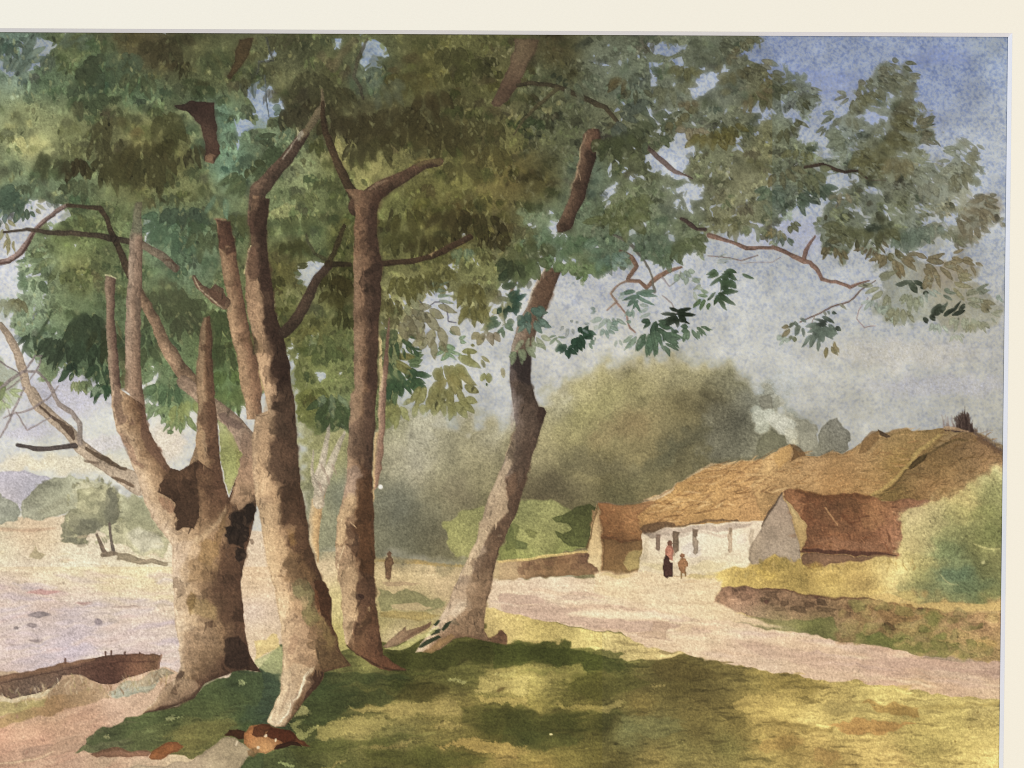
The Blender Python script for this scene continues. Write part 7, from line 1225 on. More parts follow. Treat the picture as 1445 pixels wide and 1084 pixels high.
sprays('e', [
    (160, 790, 3, 110, 40, 100, 50, (54, 64, 54), .9), (240, 760, 1, 150, 30, 115, 0, (64, 74, 62), .9), (290, 670, 1, 170, 26, 120, 0, (70, 80, 64), .85), (330, 830, 5, 160, 50, 110, 70, (52, 60, 50), .92), (360, 860, 4, 130, 44, 100, 70, (50, 58, 48), .92), (280, 820, 3, 100, 40, 120, 60, (60, 70, 58), .9), (480, 700, 5, 230, 70, 95, 60, (50, 58, 46), .88), (450, 840, 4, 130, 50, 100, 90, (52, 62, 50), .9), (520, 860, 5, 150, 60, 90, 90, (48, 58, 46), .9), (540, 960, 4, 130, 50, 90, 70, (52, 66, 52), .92), (400, 930, 2, 90, 40, 95, 30, (42, 54, 46), .95), (380, 990, 3, 70, 36, 120, 50, (60, 76, 62), .95), (570, 780, 4, 180, 60, 95, 60, (52, 56, 40), .85), (380, 660, 2, 70, 40, 80, 30, (74, 84, 62), .9), (130, 870, 3, 70, 30, 60, 70, (80, 92, 76), .8), (560, 1060, 3, 100, 50, 100, 50, (54, 72, 56), .95), (470, 1040, 3, 80, 40, 90, 60, (84, 92, 72), .8),
    (150, 490, 4, 60, 40, 160, 120, (92, 108, 92), .9), (180, 500, 3, 80, 50, 90, 120, (94, 108, 90), .9), (150, 395, 3, 50, 30, 170, 120, (104, 118, 104), .9), (240, 390, 5, 90, 50, 160, 120, (100, 112, 92), .85), (130, 430, 2, 50, 20, 180, 40, (104, 116, 102), .9), (320, 400, 5, 140, 70, 120, 160, (98, 104, 72), .6), (100, 600, 3, 90, 60, 90, 60, (110, 102, 80), .8), (60, 610, 3, 80, 50, 110, 80, (132, 130, 116), .7), (20, 620, 2, 70, 50, 80, 60, (140, 138, 128), .7), (60, 270, 3, 70, 30, 110, 60, (144, 130, 100), .85), (40, 170, 2, 60, 30, 40, 40, (150, 140, 116), .8), (200, 80, 3, 60, 26, 20, 60, (140, 130, 108), .85), (20, 220, 3, 60, 30, 120, 90, (146, 136, 112), .8), (110, 40, 4, 150, 70, 150, 70, (72, 86, 78), .85), (150, 110, 3, 70, 40, 80, 60, (78, 92, 84), .85), (20, 120, 2, 60, 40, 120, 60, (96, 112, 122), .8),
    (900, 180, 5, 120, 70, 130, 140, (78, 96, 82), .9), (850, 220, 4, 80, 50, 130, 120, (84, 102, 88), .9), (960, 260, 5, 150, 80, 100, 140, (74, 92, 78), .7), (960, 360, 4, 100, 60, 90, 120, (90, 106, 90), .85), (970, 420, 3, 80, 60, 80, 90, (80, 96, 80), .85), (880, 560, 5, 150, 80, 80, 120, (74, 76, 58), .75), (940, 620, 5, 170, 80, 80, 100, (70, 74, 56), .75), (980, 700, 4, 130, 60, 70, 90, (68, 70, 54), .75), (1040, 610, 4, 120, 70, 80, 100, (72, 76, 56), .7), (820, 800, 5, 140, 70, 90, 140, (64, 74, 58), .75), (800, 860, 4, 110, 60, 70, 120, (66, 72, 52), .75), (1190, 680, 5, 200, 70, 90, 60, (64, 72, 48), .8), (1210, 860, 4, 160, 60, 90, 60, (62, 70, 46), .8), (1300, 140, 3, 140, 60, 90, 50, (74, 76, 50), .8), (1120, 240, 4, 150, 70, 90, 90, (80, 86, 64), .7), (1200, 40, 2, 130, 50, 100, 40, (104, 126, 114), .8), (1000, 110, 5, 130, 80, 90, 140, (62, 72, 64), .7), (1010, 480, 4, 90, 60, 100, 160, (104, 118, 98), .6), (860, 1000, 4, 90, 50, 110, 120, (110, 124, 98), .9), (940, 970, 4, 110, 60, 70, 120, (104, 118, 92), .85), (1240, 990, 4, 110, 60, 90, 120, (84, 98, 56), .85)])
sprays('i', [(880, 20, 5, 110, 60, 90, 180, (92, 110, 86), .95), (960, 30, 5, 130, 60, 70, 140, (80, 98, 76), .95), (860, 130, 4, 90, 50, 100, 130, (116, 130, 106), .9), (900, 160, 4, 90, 46, 130, 100, (124, 138, 112), .9), (960, 170, 5, 110, 46, 120, 100, (122, 136, 100), .92), (990, 190, 4, 100, 44, 90, 80, (120, 130, 92), .92), (1000, 120, 4, 120, 60, 80, 90, (134, 138, 88), .85), (940, 260, 2, 40, 30, 120, 40, (110, 124, 96), .95), (1240, 30, 5, 120, 50, 90, 140, (90, 104, 66), .92), (1290, 60, 5, 130, 50, 80, 100, (88, 100, 62), .92), (1220, 70, 4, 80, 44, 110, 120, (100, 114, 72), .9), (590, 20, 3, 100, 40, 95, 50, (58, 80, 62), .95), (520, 20, 3, 60, 40, 90, 90, (140, 152, 138), .8), (420, 0, 4, 80, 36, 90, 90, (128, 132, 100), .85), (450, 0, 3, 60, 40, 60, 60, (110, 120, 92), .85), (20, 70, 5, 80, 30, 60, 160, (160, 166, 132), .7), (0, 110, 4, 60, 30, 80, 120, (150, 158, 128), .7), (20, 20, 3, 110, 34, 140, 40, (116, 124, 88), .8)])
P(t('i', 1190, 200, 1240, 230, 1290, 330, 1315, 400, 1300, 500, 1280, 560, 1250, 610, 1215, 500, 1200, 350), [(310, 620, (150, 148, 92)), (325, 650, (146, 144, 90)), (320, 680, (156, 152, 104)), (305, 600, (176, 170, 138))], .95, 1.4, 1.2, .06, .06, own=FT, vary=.05)
sprays('f', [
    (740, 940, 2, 120, 50, 90, 20, (56, 74, 58), .97), (780, 1000, 5, 160, 60, 60, 100, (54, 74, 58), .97), (860, 1020, 4, 110, 50, 20, 80, (56, 76, 60), .97), (760, 1040, 3, 90, 60, 90, 80, (54, 70, 54), .95), (840, 950, 4, 110, 40, 340, 40, (92, 110, 84), .9), (770, 930, 4, 120, 50, 20, 60, (110, 106, 66), .85), (790, 820, 4, 90, 34, 60, 140, (60, 76, 56), .95), (830, 860, 3, 70, 30, 60, 80, (58, 76, 58), .95), (870, 870, 2, 40, 26, 20, 40, (62, 82, 64), .95), (820, 770, 1, 60, 26, 0, 0, (66, 82, 60), .95), (910, 830, 1, 34, 30, 60, 0, (74, 90, 72), .9), (730, 760, 4, 90, 50, 90, 60, (70, 80, 60), .85), (750, 690, 3, 80, 50, 90, 60, (84, 80, 56), .85), (1050, 870, 3, 70, 40, 150, 50, (108, 128, 112), .95), (1040, 870, 3, 90, 36, 20, 40, (112, 132, 116), .95), (1110, 820, 2, 60, 30, 350, 30, (124, 142, 132), .9), (1060, 770, 1, 36, 28, 30, 0, (92, 106, 92), .9), (1390, 620, 4, 60, 50, 340, 140, (56, 76, 62), .97), (1370, 640, 3, 60, 40, 90, 90, (52, 70, 56), .97), (1340, 720, 4, 80, 36, 150, 90, (84, 104, 84), .95), (1360, 730, 3, 60, 36, 40, 90, (92, 110, 90), .95), (1340, 510, 2, 90, 60, 330, 40, (56, 68, 48), .95), (1260, 1000, 2, 70, 50, 90, 40, (122, 120, 82), .95), (1350, 970, 1, 50, 30, 80, 0, (140, 130, 92), .9), (1230, 920, 2, 60, 30, 40, 40, (130, 122, 92), .9), (1160, 860, 2, 60, 26, 40, 60, (116, 112, 76), .9), (1100, 940, 4, 130, 60, 30, 110, (120, 118, 76), .85), (1040, 960, 5, 120, 60, 80, 110, (114, 108, 70), .85), (1050, 1020, 5, 130, 70, 70, 110, (118, 108, 68), .85), (1200, 640, 4, 120, 50, 90, 90, (106, 100, 60), .8), (1130, 500, 4, 110, 60, 90, 90, (110, 108, 80), .8), (1180, 520, 4, 150, 60, 90, 60, (92, 86, 48), .8), (930, 680, 5, 130, 70, 60, 160, (112, 104, 92), .75), (840, 680, 4, 130, 70, 40, 120, (110, 102, 88), .75), (990, 760, 4, 120, 70, 80, 140, (122, 112, 98), .7), (960, 820, 4, 90, 60, 100, 140, (116, 108, 92), .7), (1260, 780, 4, 80, 60, 90, 140, (124, 112, 92), .8), (970, 540, 3, 90, 40, 350, 40, (112, 124, 120), .85), (1000, 590, 3, 90, 30, 0, 40, (116, 128, 124), .8), (840, 600, 3, 80, 50, 40, 90, (124, 124, 108), .8), (1130, 330, 4, 90, 50, 90, 90, (104, 116, 96), .85), (1160, 320, 2, 60, 36, 80, 40, (108, 122, 110), .85),
    (740, 110, 1, 140, 36, 95, 0, (58, 54, 34), .9), (700, 200, 2, 60, 40, 80, 60, (46, 40, 26), .92), (860, 260, 4, 120, 60, 100, 100, (56, 52, 28), .85), (960, 250, 5, 130, 60, 90, 120, (54, 48, 26), .8), (830, 130, 5, 150, 60, 80, 120, (62, 58, 30), .75), (1080, 120, 5, 150, 60, 90, 110, (56, 48, 28), .8), (1200, 150, 5, 170, 70, 90, 110, (52, 46, 26), .8), (1310, 240, 4, 120, 56, 90, 90, (62, 56, 30), .8), (780, 240, 4, 120, 60, 80, 90, (66, 64, 34), .8), (200, 280, 4, 130, 50, 80, 90, (58, 58, 32), .85), (250, 270, 3, 100, 40, 90, 60, (62, 62, 36), .85), (290, 405, 2, 80, 22, 170, 12, (76, 76, 50), .95), (260, 470, 2, 50, 36, 170, 60, (100, 108, 88), .9), (420, 470, 5, 120, 60, 90, 120, (50, 46, 22), .85), (500, 480, 4, 110, 60, 100, 100, (52, 46, 22), .85), (460, 660, 3, 120, 40, 90, 40, (56, 56, 30), .9), (510, 690, 2, 110, 44, 90, 30, (50, 50, 26), .9), (430, 560, 4, 100, 60, 90, 90, (58, 54, 26), .8), (110, 480, 4, 90, 50, 90, 80, (56, 54, 28), .8), (400, 860, 5, 120, 60, 100, 120, (76, 86, 52), .7), (360, 800, 4, 110, 60, 90, 120, (84, 92, 58), .7), (390, 650, 3, 70, 50, 90, 90, (88, 92, 62), .75), (120, 160, 4, 100, 60, 90, 100, (76, 86, 62), .7), (230, 150, 5, 120, 70, 90, 120, (80, 86, 58), .7), (1400, 400, 3, 100, 60, 100, 90, (62, 70, 48), .85), (740, 600, 4, 120, 50, 90, 60, (84, 78, 48), .8), (820, 480, 5, 130, 60, 90, 90, (84, 80, 42), .8), (900, 470, 5, 120, 50, 80, 110, (92, 88, 50), .8), (1000, 440, 5, 110, 50, 90, 120, (96, 92, 54), .75)])
sprays('j', [(800, 0, 5, 100, 50, 80, 130, (58, 78, 58), .97), (870, 0, 3, 70, 40, 50, 60, (60, 80, 60), .97), (770, 60, 2, 90, 30, 110, 20, (88, 104, 78), .95), (440, 130, 5, 150, 60, 120, 90, (64, 76, 52), .97), (470, 150, 5, 120, 56, 70, 90, (70, 82, 58), .97), (390, 180, 3, 120, 44, 130, 30, (60, 72, 48), .97), (420, 80, 3, 110, 60, 80, 90, (110, 122, 106), .85), (960, 40, 5, 130, 60, 90, 130, (116, 112, 74), .88), (1060, 40, 5, 140, 60, 80, 130, (120, 114, 78), .88), (1020, 100, 4, 120, 56, 90, 60, (128, 124, 88), .85), (1110, 110, 4, 100, 60, 60, 110, (122, 118, 80), .85), (890, 110, 3, 90, 50, 110, 90, (134, 130, 94), .8), (760, 140, 4, 140, 60, 90, 60, (130, 128, 84), .7), (1270, 0, 1, 20, 20, 90, 0, (70, 84, 66), .9)])
# ---- last touches with the point of the brush
MF = (OWN == FID)
MB = np.zeros(OWN.shape, bool)
for tr in (TA, TB, TC, TD):
    for pt in ('trunk', 'stem', 'branch'):
        MB |= omask(tr + (pt,))


def touches(n, zone, mask, ln, wd, ang, mult, alpha, pale=None, keep=True):
    for x, y, iy, ix in inside(mask, zone, n):
        c = C[iy, ix] * 255
        c = c * .45 + np.array(pale) * .55 * rnd.uniform(.85, 1.1) if pale and rnd.random() < .5 else c * rnd.choice(mult)
        l_ = rnd.uniform(*ln)
        sl = box(x - l_, y - l_, x + l_, y + l_, 6)
        k0 = C[sl].copy()
        leaf(x, y, l_, rnd.uniform(*wd), rnd.uniform(*ang), tuple(c), rnd.uniform(*alpha), .8, .8, .06)
        if keep:
            C[sl] = np.where(mask[sl][..., None], C[sl], k0)


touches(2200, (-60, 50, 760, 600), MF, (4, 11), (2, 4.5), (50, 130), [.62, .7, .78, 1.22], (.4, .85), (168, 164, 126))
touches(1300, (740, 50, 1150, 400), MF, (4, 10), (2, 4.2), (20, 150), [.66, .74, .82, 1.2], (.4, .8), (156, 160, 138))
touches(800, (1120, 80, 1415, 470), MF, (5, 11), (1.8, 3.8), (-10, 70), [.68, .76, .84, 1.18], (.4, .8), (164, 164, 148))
touches(1500, (140, 180, 860, 1010), MB, (4, 15), (1, 2.6), (70, 115), [.72, .8, .88, 1.1, 1.18, 1.26], (.35, .75))
touches(500, (420, 510, 1150, 790), omask(('woodland',)), (3, 8), (1.5, 3.5), (0, 180), [.84, .9, 1.1, 1.18], (.25, .6))
touches(350, (1270, 660, 1415, 850), omask(('hedge',)), (3, 9), (1.5, 3.5), (0, 180), [.8, .88, 1.1, 1.2], (.3, .65))
touches(900, (130, 905, 1420, 1145), omask(('lawn',)), (4, 12), (1, 2.4), (-25, 15), [.76, .84, .9, 1.1, 1.2], (.35, .7))
touches(260, (700, 815, 1415, 990), omask(('lane',)), (6, 20), (1.2, 3), (0, 12), [.9, .94, 1.04, 1.07], (.3, .6))
touches(260, (-60, 780, 250, 950), omask(('shore_ground',)), (6, 22), (1.2, 3), (-6, 6), [.9, .95, 1.04, 1.07], (.3, .6))
touches(260, (905, 600, 1412, 780), omask(('cottage', 'thatched_roof')), (5, 16), (.9, 1.8), (-40, 5), [.72, .8, 1.12, 1.2], (.35, .7))
touches(160, (1010, 830, 1412, 930), omask(('stone_wall',)), (3, 8), (2, 4), (-10, 10), [.72, .82, 1.12, 1.2], (.35, .7))
# ---- leaves sit in front of the leaning trunk: split the canopy among the four trees
DX = X + 26 * N70 + 8 * N30
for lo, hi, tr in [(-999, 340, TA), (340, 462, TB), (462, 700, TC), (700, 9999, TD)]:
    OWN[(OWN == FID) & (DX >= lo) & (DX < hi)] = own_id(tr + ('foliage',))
# tiny bright glint, painted into the colour as a white fleck
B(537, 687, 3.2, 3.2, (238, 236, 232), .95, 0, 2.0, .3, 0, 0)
for tr, kk in ((TA, (1.06, 1.05, .93)), (TB, (1.08, 1.05, .92)), (TC, (1.08, 1.05, .90)), (TD, (1.03, 1.02, .97))):
    C[OWN == own_id(tr + ('foliage',))] *= np.array(kk, np.float32)
gr_ = lambda c: (c * np.array((.3, .59, .11), np.float32)).sum(-1, keepdims=True)
for tr in (TA, TB, TC):
    m_ = OWN == own_id(tr + ('foliage',))
    f_ = np.interp(Y[m_], (60, 330, 480), (.97, .98, 1.02))[:, None].astype(np.float32)
    C[m_] = (gr_(C[m_]) + .82 * (C[m_] - gr_(C[m_]))) * f_
m_ = OWN == own_id(TD + ('foliage',))
C[m_] = gr_(C[m_]) + .86 * (C[m_] - gr_(C[m_]))
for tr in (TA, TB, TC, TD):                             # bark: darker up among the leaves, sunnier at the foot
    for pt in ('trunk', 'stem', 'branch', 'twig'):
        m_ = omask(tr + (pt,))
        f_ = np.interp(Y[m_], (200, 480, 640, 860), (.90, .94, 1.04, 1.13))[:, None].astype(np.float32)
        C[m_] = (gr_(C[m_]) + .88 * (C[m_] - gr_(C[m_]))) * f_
for pth, f_, g_ in ((('barn', 'roof'), .74, .98), (('outhouse', 'roof'), .8, 1), (('cottage', 'thatched_roof'), .88, 1), (('grass_bank',), .82, 1.0), (('hedge',), .74, 1.0), (('woodland',), .84, 1.03), (('distant_bush',), .7, 1.0), (('small_tree', 'foliage'), .72, 1.0), (('shrub',), .86, 1.0), (('lawn',), .80, 1.03), (('lane',), 1.0, 1.02)):
    m_ = omask(pth)
    C[m_] = (gr_(C[m_]) + f_ * (C[m_] - gr_(C[m_]))) * g_
# leaves that ran together while wet
m_ = omask(TA + ('foliage',)) | omask(TB + ('foliage',)) | omask(TC + ('foliage',)) | omask(TD + ('foliage',))
wet = (np.clip((N30 + .3 * N14 - .1) / 1.2, 0, .65) * m_)[..., None]
CB = np.stack([blur(C[..., q], 2.4) for q in range(3)], -1)
C = C * (1 - wet) + CB * wet
m_ = omask(TD + ('foliage',)) & (X > 1090)
C[m_] = (gr_(C[m_]) + .72 * (C[m_] - gr_(C[m_]))) * np.array((.96, 1.0, 1.0), np.float32)
m_ = omask(TA + ('foliage',)) | omask(TB + ('foliage',)) | omask(TC + ('foliage',))
C[m_] = C[m_] * (1 + .16 * np.clip((.34 - gr_(C[m_])) / .14, 0, 1)) * np.array((.98, 1.01, 1.0), np.float32)
m_ = omask(('lawn',)) & (X > 850)
C[m_] = gr_(C[m_]) + .86 * (C[m_] - gr_(C[m_]))
m_ = omask(('shore_ground',)) & (Y < 800)
C[m_] = gr_(C[m_]) + .72 * (C[m_] - gr_(C[m_]))
C[omask(('woodland',))] *= np.array((1.03, 1.01, .98), np.float32)
C[omask(('hedge',))] *= np.array((1.07, 1.05, 1.02), np.float32)
SAT = ((C.max(2) - C.min(2)) / np.maximum(C.max(2), .05))[..., None]
GREY = (C * np.array((.3, .59, .11), np.float32)).sum(2, keepdims=True)
C = GREY + np.clip(1.02 - 0.45 * np.clip(SAT - .15, 0, 1), .6, 1) * (C - GREY)
LAND = (np.clip((Y - 600) / 160, 0, 1) * np.clip((X - 240) / 240, 0, 1))[..., None]
C = C * (1 + LAND * (np.array((1.03, 1.01, 0.975), np.float32) - 1))
C[OWN == own_id(('lawn',))] *= np.array((1.06, 1.05, .98), np.float32)
C = C * (1 + 0.025 * np.clip((C.mean(2, keepdims=True) - 0.5) / 0.3, 0, 1))
C = C * (1 + 0.02 * N30 + 0.018 * np.where(Y > 780, NH, 0))[..., None]
for pth, kk in ((('lane',), (1.02, 1.005, .98)), (('shore_ground',), (1.02, 1.0, .975)), (('hedge',), (1.0, 1.02, .98)), (('path',), (1.02, 1.0, .97)), (('distant_bush',), (1.1, 1.1, 1.06)), (('small_tree', 'foliage'), (1.06, 1.06, 1.0)), (('cottage', 'wall'), (1.02, 1.02, 1.05))):
    C[omask(pth)] *= np.array(kk, np.float32)
C = C * np.array((1.005, 1.0, .985), np.float32)
C = C + 0.10 * (C - 0.46) * np.clip(C / .3, 0, 1) * np.clip((1.02 - C) / .35, 0, 1)
C = np.where(C > .84, .84 + .11 * np.tanh((C - .84) / .11), C)
# paper tooth and settling of pigment over the whole sheet
LUM = C.mean(2)
C *= (1 + (0.020 + 0.03 * (1 - LUM)) * G1 - 0.02 * np.clip(GS - .9, 0, 2))[..., None]
C = np.clip(C, 0.04, 0.97)

# ------------------------------------------------------------------ the picture as an object
def to_lin(c):
    return np.where(c <= 0.04045, c / 12.92, ((c + 0.055) / 1.055) ** 2.4)


# light the lamps put on the sheet (measured on a blank sheet): pigment = seen colour / light
fx, fy = X / IMW, Y / IMH
LIGHT = np.stack([k0 + kx * fx + ky * fy + kxx * fx * fx + kxy * fx * fy + kyy * fy * fy for (k0, kx, ky, kxx, kxy, kyy) in (
    (1.0685, -0.0169, -0.0479, 0.0373, 0.0761, -0.015),  (1.0887, -0.0494, -0.066, 0.0362, 0.0789, -0.0129),  (1.0581, -0.0875, -0.0844, 0.0322, 0.0765, -0.0089))], -1)
LIN = np.clip(to_lin(C) / LIGHT, 0, 0.9)


def ray_to_paper(px, py, y=0.0):
    """photograph pixel -> point of the plane the sheet lies in"""
    dx, dy, dz = (px - IMW / 2), -(py - IMH / 2), -FPX + 0 * px
    R = np.array(CAM_R)
    wx = R[0, 0] * dx + R[0, 1] * dy + R[0, 2] * dz
    wy = R[1, 0] * dx + R[1, 1] * dy + R[1, 2] * dz
    wz = R[2, 0] * dx + R[2, 1] * dy + R[2, 2] * dz
    s = (y - cam_loc.y) / wy
    return cam_loc.x + s * wx, cam_loc.z + s * wz


def material(name, rough=0.85, spec=0.25):
    m = bpy.data.materials.new(name)
    m.use_nodes = True
    n, l = m.node_tree.nodes, m.node_tree.links
    b = n['Principled BSDF']
    b.inputs['Roughness'].default_value = rough
    b.inputs['Specular IOR Level'].default_value = spec
    return m, n, l, b


def paint_material():
    m, n, l, b = material('watercolour_on_rough_paper', 0.9, 0.12)
    at = n.new('ShaderNodeAttribute'); at.attribute_name = 'pigment'
    tc = n.new('ShaderNodeTexCoord')
    n1 = n.new('ShaderNodeTexNoise'); n1.inputs['Scale'].default_value = 2600; n1.inputs['Detail'].default_value = 3
    n2 = n.new('ShaderNodeTexNoise'); n2.inputs['Scale'].default_value = 1800; n2.inputs['Detail'].default_value = 2
    l.new(tc.outputs['Object'], n1.inputs['Vector']); l.new(tc.outputs['Object'], n2.inputs['Vector'])
    mr = n.new('ShaderNodeMapRange')
    mr.inputs['From Min'].default_value = 0.25; mr.inputs['From Max'].default_value = 0.75
    mr.inputs['To Min'].default_value = 0.95; mr.inputs['To Max'].default_value = 1.05
    l.new(n1.outputs['Fac'], mr.inputs['Value'])
    mx = n.new('ShaderNodeVectorMath'); mx.operation = 'SCALE'
    l.new(at.outputs['Color'], mx.inputs[0]); l.new(mr.outputs['Result'], mx.inputs['Scale'])
    l.new(mx.outputs['Vector'], b.inputs['Base Color'])
    bp = n.new('ShaderNodeBump'); bp.inputs['Strength'].default_value = 0.10; bp.inputs['Distance'].default_value = 0.0001
    l.new(n2.outputs['Fac'], bp.inputs['Height']); l.new(bp.outputs['Normal'], b.inputs['Normal'])
    return m


def board_material(name, col, scale, amt, rough=0.9):
    m, n, l, b = material(name, rough, 0.15)
    tc = n.new('ShaderNodeTexCoord')
    mp = n.new('ShaderNodeMapping'); mp.inputs['Scale'].default_value = (1, 1, 3.0)
    n1 = n.new('ShaderNodeTexNoise'); n1.inputs['Scale'].default_value = scale; n1.inputs['Detail'].default_value = 4
    n2 = n.new('ShaderNodeTexNoise'); n2.inputs['Scale'].default_value = 9; n2.inputs['Detail'].default_value = 2
    l.new(tc.outputs['Object'], mp.inputs['Vector']); l.new(mp.outputs['Vector'], n1.inputs['Vector']); l.new(tc.outputs['Object'], n2.inputs['Vector'])
    ad = n.new('ShaderNodeMath'); ad.operation = 'MULTIPLY_ADD'; ad.inputs[1].default_value = 0.35
    l.new(n2.outputs['Fac'], ad.inputs[0]); l.new(n1.outputs['Fac'], ad.inputs[2])
    mr = n.new('ShaderNodeMapRange')
    mr.inputs['From Min'].default_value = 0.35; mr.inputs['From Max'].default_value = 1.0
    mr.inputs['To Min'].default_value = 1 - amt; mr.inputs['To Max'].default_value = 1 + amt
    l.new(ad.outputs[0], mr.inputs['Value'])
    rg = n.new('ShaderNodeRGB'); rg.outputs[0].default_value = (*col, 1)
    mx = n.new('ShaderNodeVectorMath'); mx.operation = 'SCALE'
    l.new(rg.outputs[0], mx.inputs[0]); l.new(mr.outputs['Result'], mx.inputs['Scale'])
    l.new(mx.outputs['Vector'], b.inputs['Base Color'])
    bp = n.new('ShaderNodeBump'); bp.inputs['Strength'].default_value = 0.3; bp.inputs['Distance'].default_value = 0.0001
    l.new(n1.outputs['Fac'], bp.inputs['Height']); l.new(bp.outputs['Normal'], b.inputs['Normal'])
    return m


PAINT = paint_material()
VX, VZ = ray_to_paper(X.astype(np.float64), Y.astype(np.float64))
QO = OWN[:-1, :-1]


def new_obj(name, mesh, parent=None):
    o = bpy.data.objects.new(name, mesh)
    scene.collection.objects.link(o)
    if parent is not None:
        o.parent = parent
    return o


def film(name, oid, parent):
    """the paint of one thing: the cells of the sheet that carry it"""
    iy, ix = np.nonzero(QO == oid)
    if len(iy) == 0:
        return None
    c = np.stack([iy * NX + ix, (iy + 1) * NX + ix, (iy + 1) * NX + ix + 1, iy * NX + ix + 1], 1)
    used, inv = np.unique(c.ravel(), return_inverse=True)
    me = bpy.data.meshes.new(name)
    me.vertices.add(len(used)); me.loops.add(len(inv)); me.polygons.add(len(iy))
    co = np.zeros((len(used), 3), np.float32)
    co[:, 0] = VX.ravel()[used]; co[:, 2] = VZ.ravel()[used]
    me.vertices.foreach_set('co', co.ravel())
    me.loops.foreach_set('vertex_index', inv.astype(np.int32))
    me.polygons.foreach_set('loop_start', np.arange(0, len(inv), 4, dtype=np.int32))
    me.update(calc_edges=True)
    at = me.color_attributes.new('pigment', 'FLOAT_COLOR', 'POINT')
    rgba = np.ones((len(used), 4), np.float32)
    rgba[:, :3] = LIN.reshape(-1, 3)[used]
    at.data.foreach_set('color', rgba.ravel())
    me.materials.append(PAINT)
    return new_obj(name, me, parent)


def prism(name, loops, y0, y1, mat, parent=None):
    """loops = outer (and inner) closed outlines in x, z, joined into a board from y0 to y1"""
    import bmesh
    bm = bmesh.new()
    rings = []
    for lp_ in loops:
        rings.append(([bm.verts.new((x, y0, z)) for x, z in lp_], [bm.verts.new((x, y1, z)) for x, z in lp_]))
    n = len(loops[0])
    if len(loops) == 1:
        bm.faces.new(rings[0][0]); bm.faces.new(rings[0][1][::-1])
    else:
        for k in (0, 1):
            for i in range(n):
                j = (i + 1) % n
                bm.faces.new((rings[0][k][i], rings[0][k][j], rings[1][k][j], rings[1][k][i]))
    for r in rings:
        for i in range(n):
            j = (i + 1) % n
            bm.faces.new((r[0][i], r[0][j], r[1][j], r[1][i]))
    bmesh.ops.recalc_face_normals(bm, faces=bm.faces)
    me = bpy.data.meshes.new(name)
    bm.to_mesh(me); bm.free()
    me.materials.append(mat)
    return new_obj(name, me, parent)


def pix(px, py, y=0.0):
    a, b = ray_to_paper(np.array(float(px)), np.array(float(py)), y)
    return float(a), float(b)


# mount: the top right corner of its opening and the board's depth
DEPTH = 0.0012
xr, zt = pix(1422.0, 52.5)            # where the sheet disappears under the bevel
BEV = 0.0011
xl, _ = pix(-40, 500); _, zb = pix(700, 1125)
painting = bpy.data.objects.new('watercolour_painting', None)
scene.collection.objects.link(painting)
painting.location = (0, 0, 0)
painting['label'] = 'watercolour landscape of tall trees, thatched cottages and a lane, on rough paper'
painting['category'] = 'painting'
PAPER = board_material('paper_edge', (0.62, 0.56, 0.46), 500, 0.04)
ex = lambda d: [(xl - d, zb - d), (xr + d, zb - d), (xr + d, zt + d), (xl - d, zt + d)]
prism('paper_sheet', [ex(0.004)], 0.0001, 0.0005, PAPER, painting)

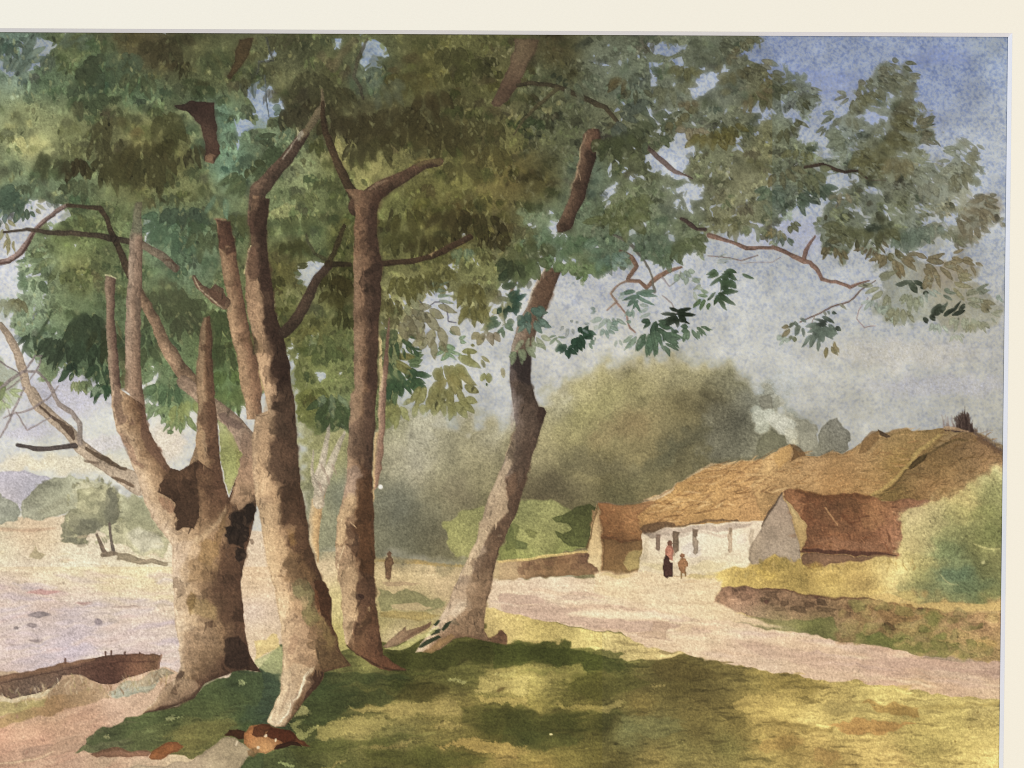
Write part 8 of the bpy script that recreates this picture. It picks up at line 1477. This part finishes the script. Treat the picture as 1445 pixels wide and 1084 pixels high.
LABELS = {
    'sky_wash': 'granulated blue sky fading to warm cream near the horizon',
    'hill': 'pale lilac hill on the far shore', 'shore_ground': 'pinkish sand shore with cream grass', 'meadow': 'pale meadow between the trunks',
    'woodland': 'soft grey green woodland beyond the lane', 'shrub': 'light green shrubs along the field wall', 'distant_bush': 'hazy bushes on the far shore',
    'small_tree': 'small pale tree with two thin trunks on the shore', 'lane': 'pale pink lane winding past the cottages',
    'chimney_smoke': 'whitish smoke above the cottage roof', 'cottage': 'long whitewashed cottage with thatched roof', 'outhouse': 'small outhouse with orange roof at the cottage end',
    'field_wall': 'low brown stone wall beside the outhouse', 'barn': 'low barn with rusty brown roof and grey gable', 'hedge': 'green and yellow hedge at the right edge',
    'grass_bank': 'golden grass bank above the stone wall', 'stone_wall': 'brown stone wall along the lane', 'verge_grass': 'green verge below the stone wall',
    'standing_woman': 'figure in pink top and dark skirt before the cottage', 'standing_child': 'small figure in brown beside the taller one', 'distant_figure': 'brown figure far off on the lane between the trunks',
    'path': 'pink earth path at the lower left', 'rowing_boat': 'brown rowing boat drawn up on the bank', 'bank_grass': 'pale grass below the boat', 'lawn': 'green grass with gold light and dark shadow',
    'grey_ledge': 'brownish ledge at the grass edge', 'reddish_stone': 'reddish stone lying in the grass', 'pale_rock': 'pale grey rock at the bottom', 'fallen_stone': 'orange and dark brown broken stone at the trunk foot',
    'many_stemmed_tree': 'leftmost tree, thick bole splitting into several stems', 'twin_stemmed_tree': 'tall tree with twin stems and pale foot beside the leftmost bole', 'forked_tree': 'straight central tree forking high up',
    'leaning_tree': 'tree leaning right beside the lane with leafy sprays over the sky', 'pale_sapling': 'pale slender tree behind the two central trunks', 'fallen_branch': 'grey fallen branch beside the leaning tree'}
groups = {}
for oid, path in enumerate(OWNERS):
    if path == FT:
        continue
    top = path[0]
    if len(path) == 1:
        o = film(top, oid, painting)
        if o:
            o['label'] = LABELS[top]
            if top == 'sky_wash':
                o['kind'] = 'stuff'
    else:
        if top not in groups:
            g = bpy.data.objects.new(top, None)
            scene.collection.objects.link(g)
            g.parent = painting
            g['label'] = LABELS[top]
            groups[top] = g
        o = film(path[1], oid, groups[top])
        if o and path[1] == 'foliage':
            o['kind'] = 'stuff'

# ------------------------------------------------------------------ mount board with its bevelled window
MAT = board_material('cream_mount_board', (0.83, 0.79, 0.72), 900, 0.02)
CORE = board_material('white_board_core', (0.83, 0.82, 0.89), 600, 0.015)
mount = bpy.data.objects.new('mount_board', None)
scene.collection.objects.link(mount)
mount['label'] = 'cream mount board with a white slanted inner edge around the watercolour'
mount['category'] = 'mount'
W = 0.12
yf, yb = -DEPTH, -0.0002
inn = lambda d: [(xl - d, zb - d), (xr + d, zb - d), (xr + d, zt + d), (xl - d, zt + d)]
prism('board_face', [inn(W), inn(BEV)], yf, yb, MAT, mount)
names = ('bevel', 'bevel', 'bevel', 'bevel')
o_, i_ = inn(BEV - 0.00003), inn(0)
for k_ in range(4):
    j_ = (k_ + 1) % 4
    v = [(o_[k_][0], yf, o_[k_][1]), (o_[j_][0], yf, o_[j_][1]), (i_[j_][0], yb, i_[j_][1]), (i_[k_][0], yb, i_[k_][1]), (o_[k_][0], yb, o_[k_][1]), (o_[j_][0], yb, o_[j_][1])]
    me = bpy.data.meshes.new('bevel')
    me.from_pydata(v, [], [(0, 1, 2, 3), (3, 2, 5, 4), (0, 4, 5, 1), (0, 3, 4), (1, 5, 2)])
    me.materials.append(CORE)
    new_obj('bevel', me, mount)
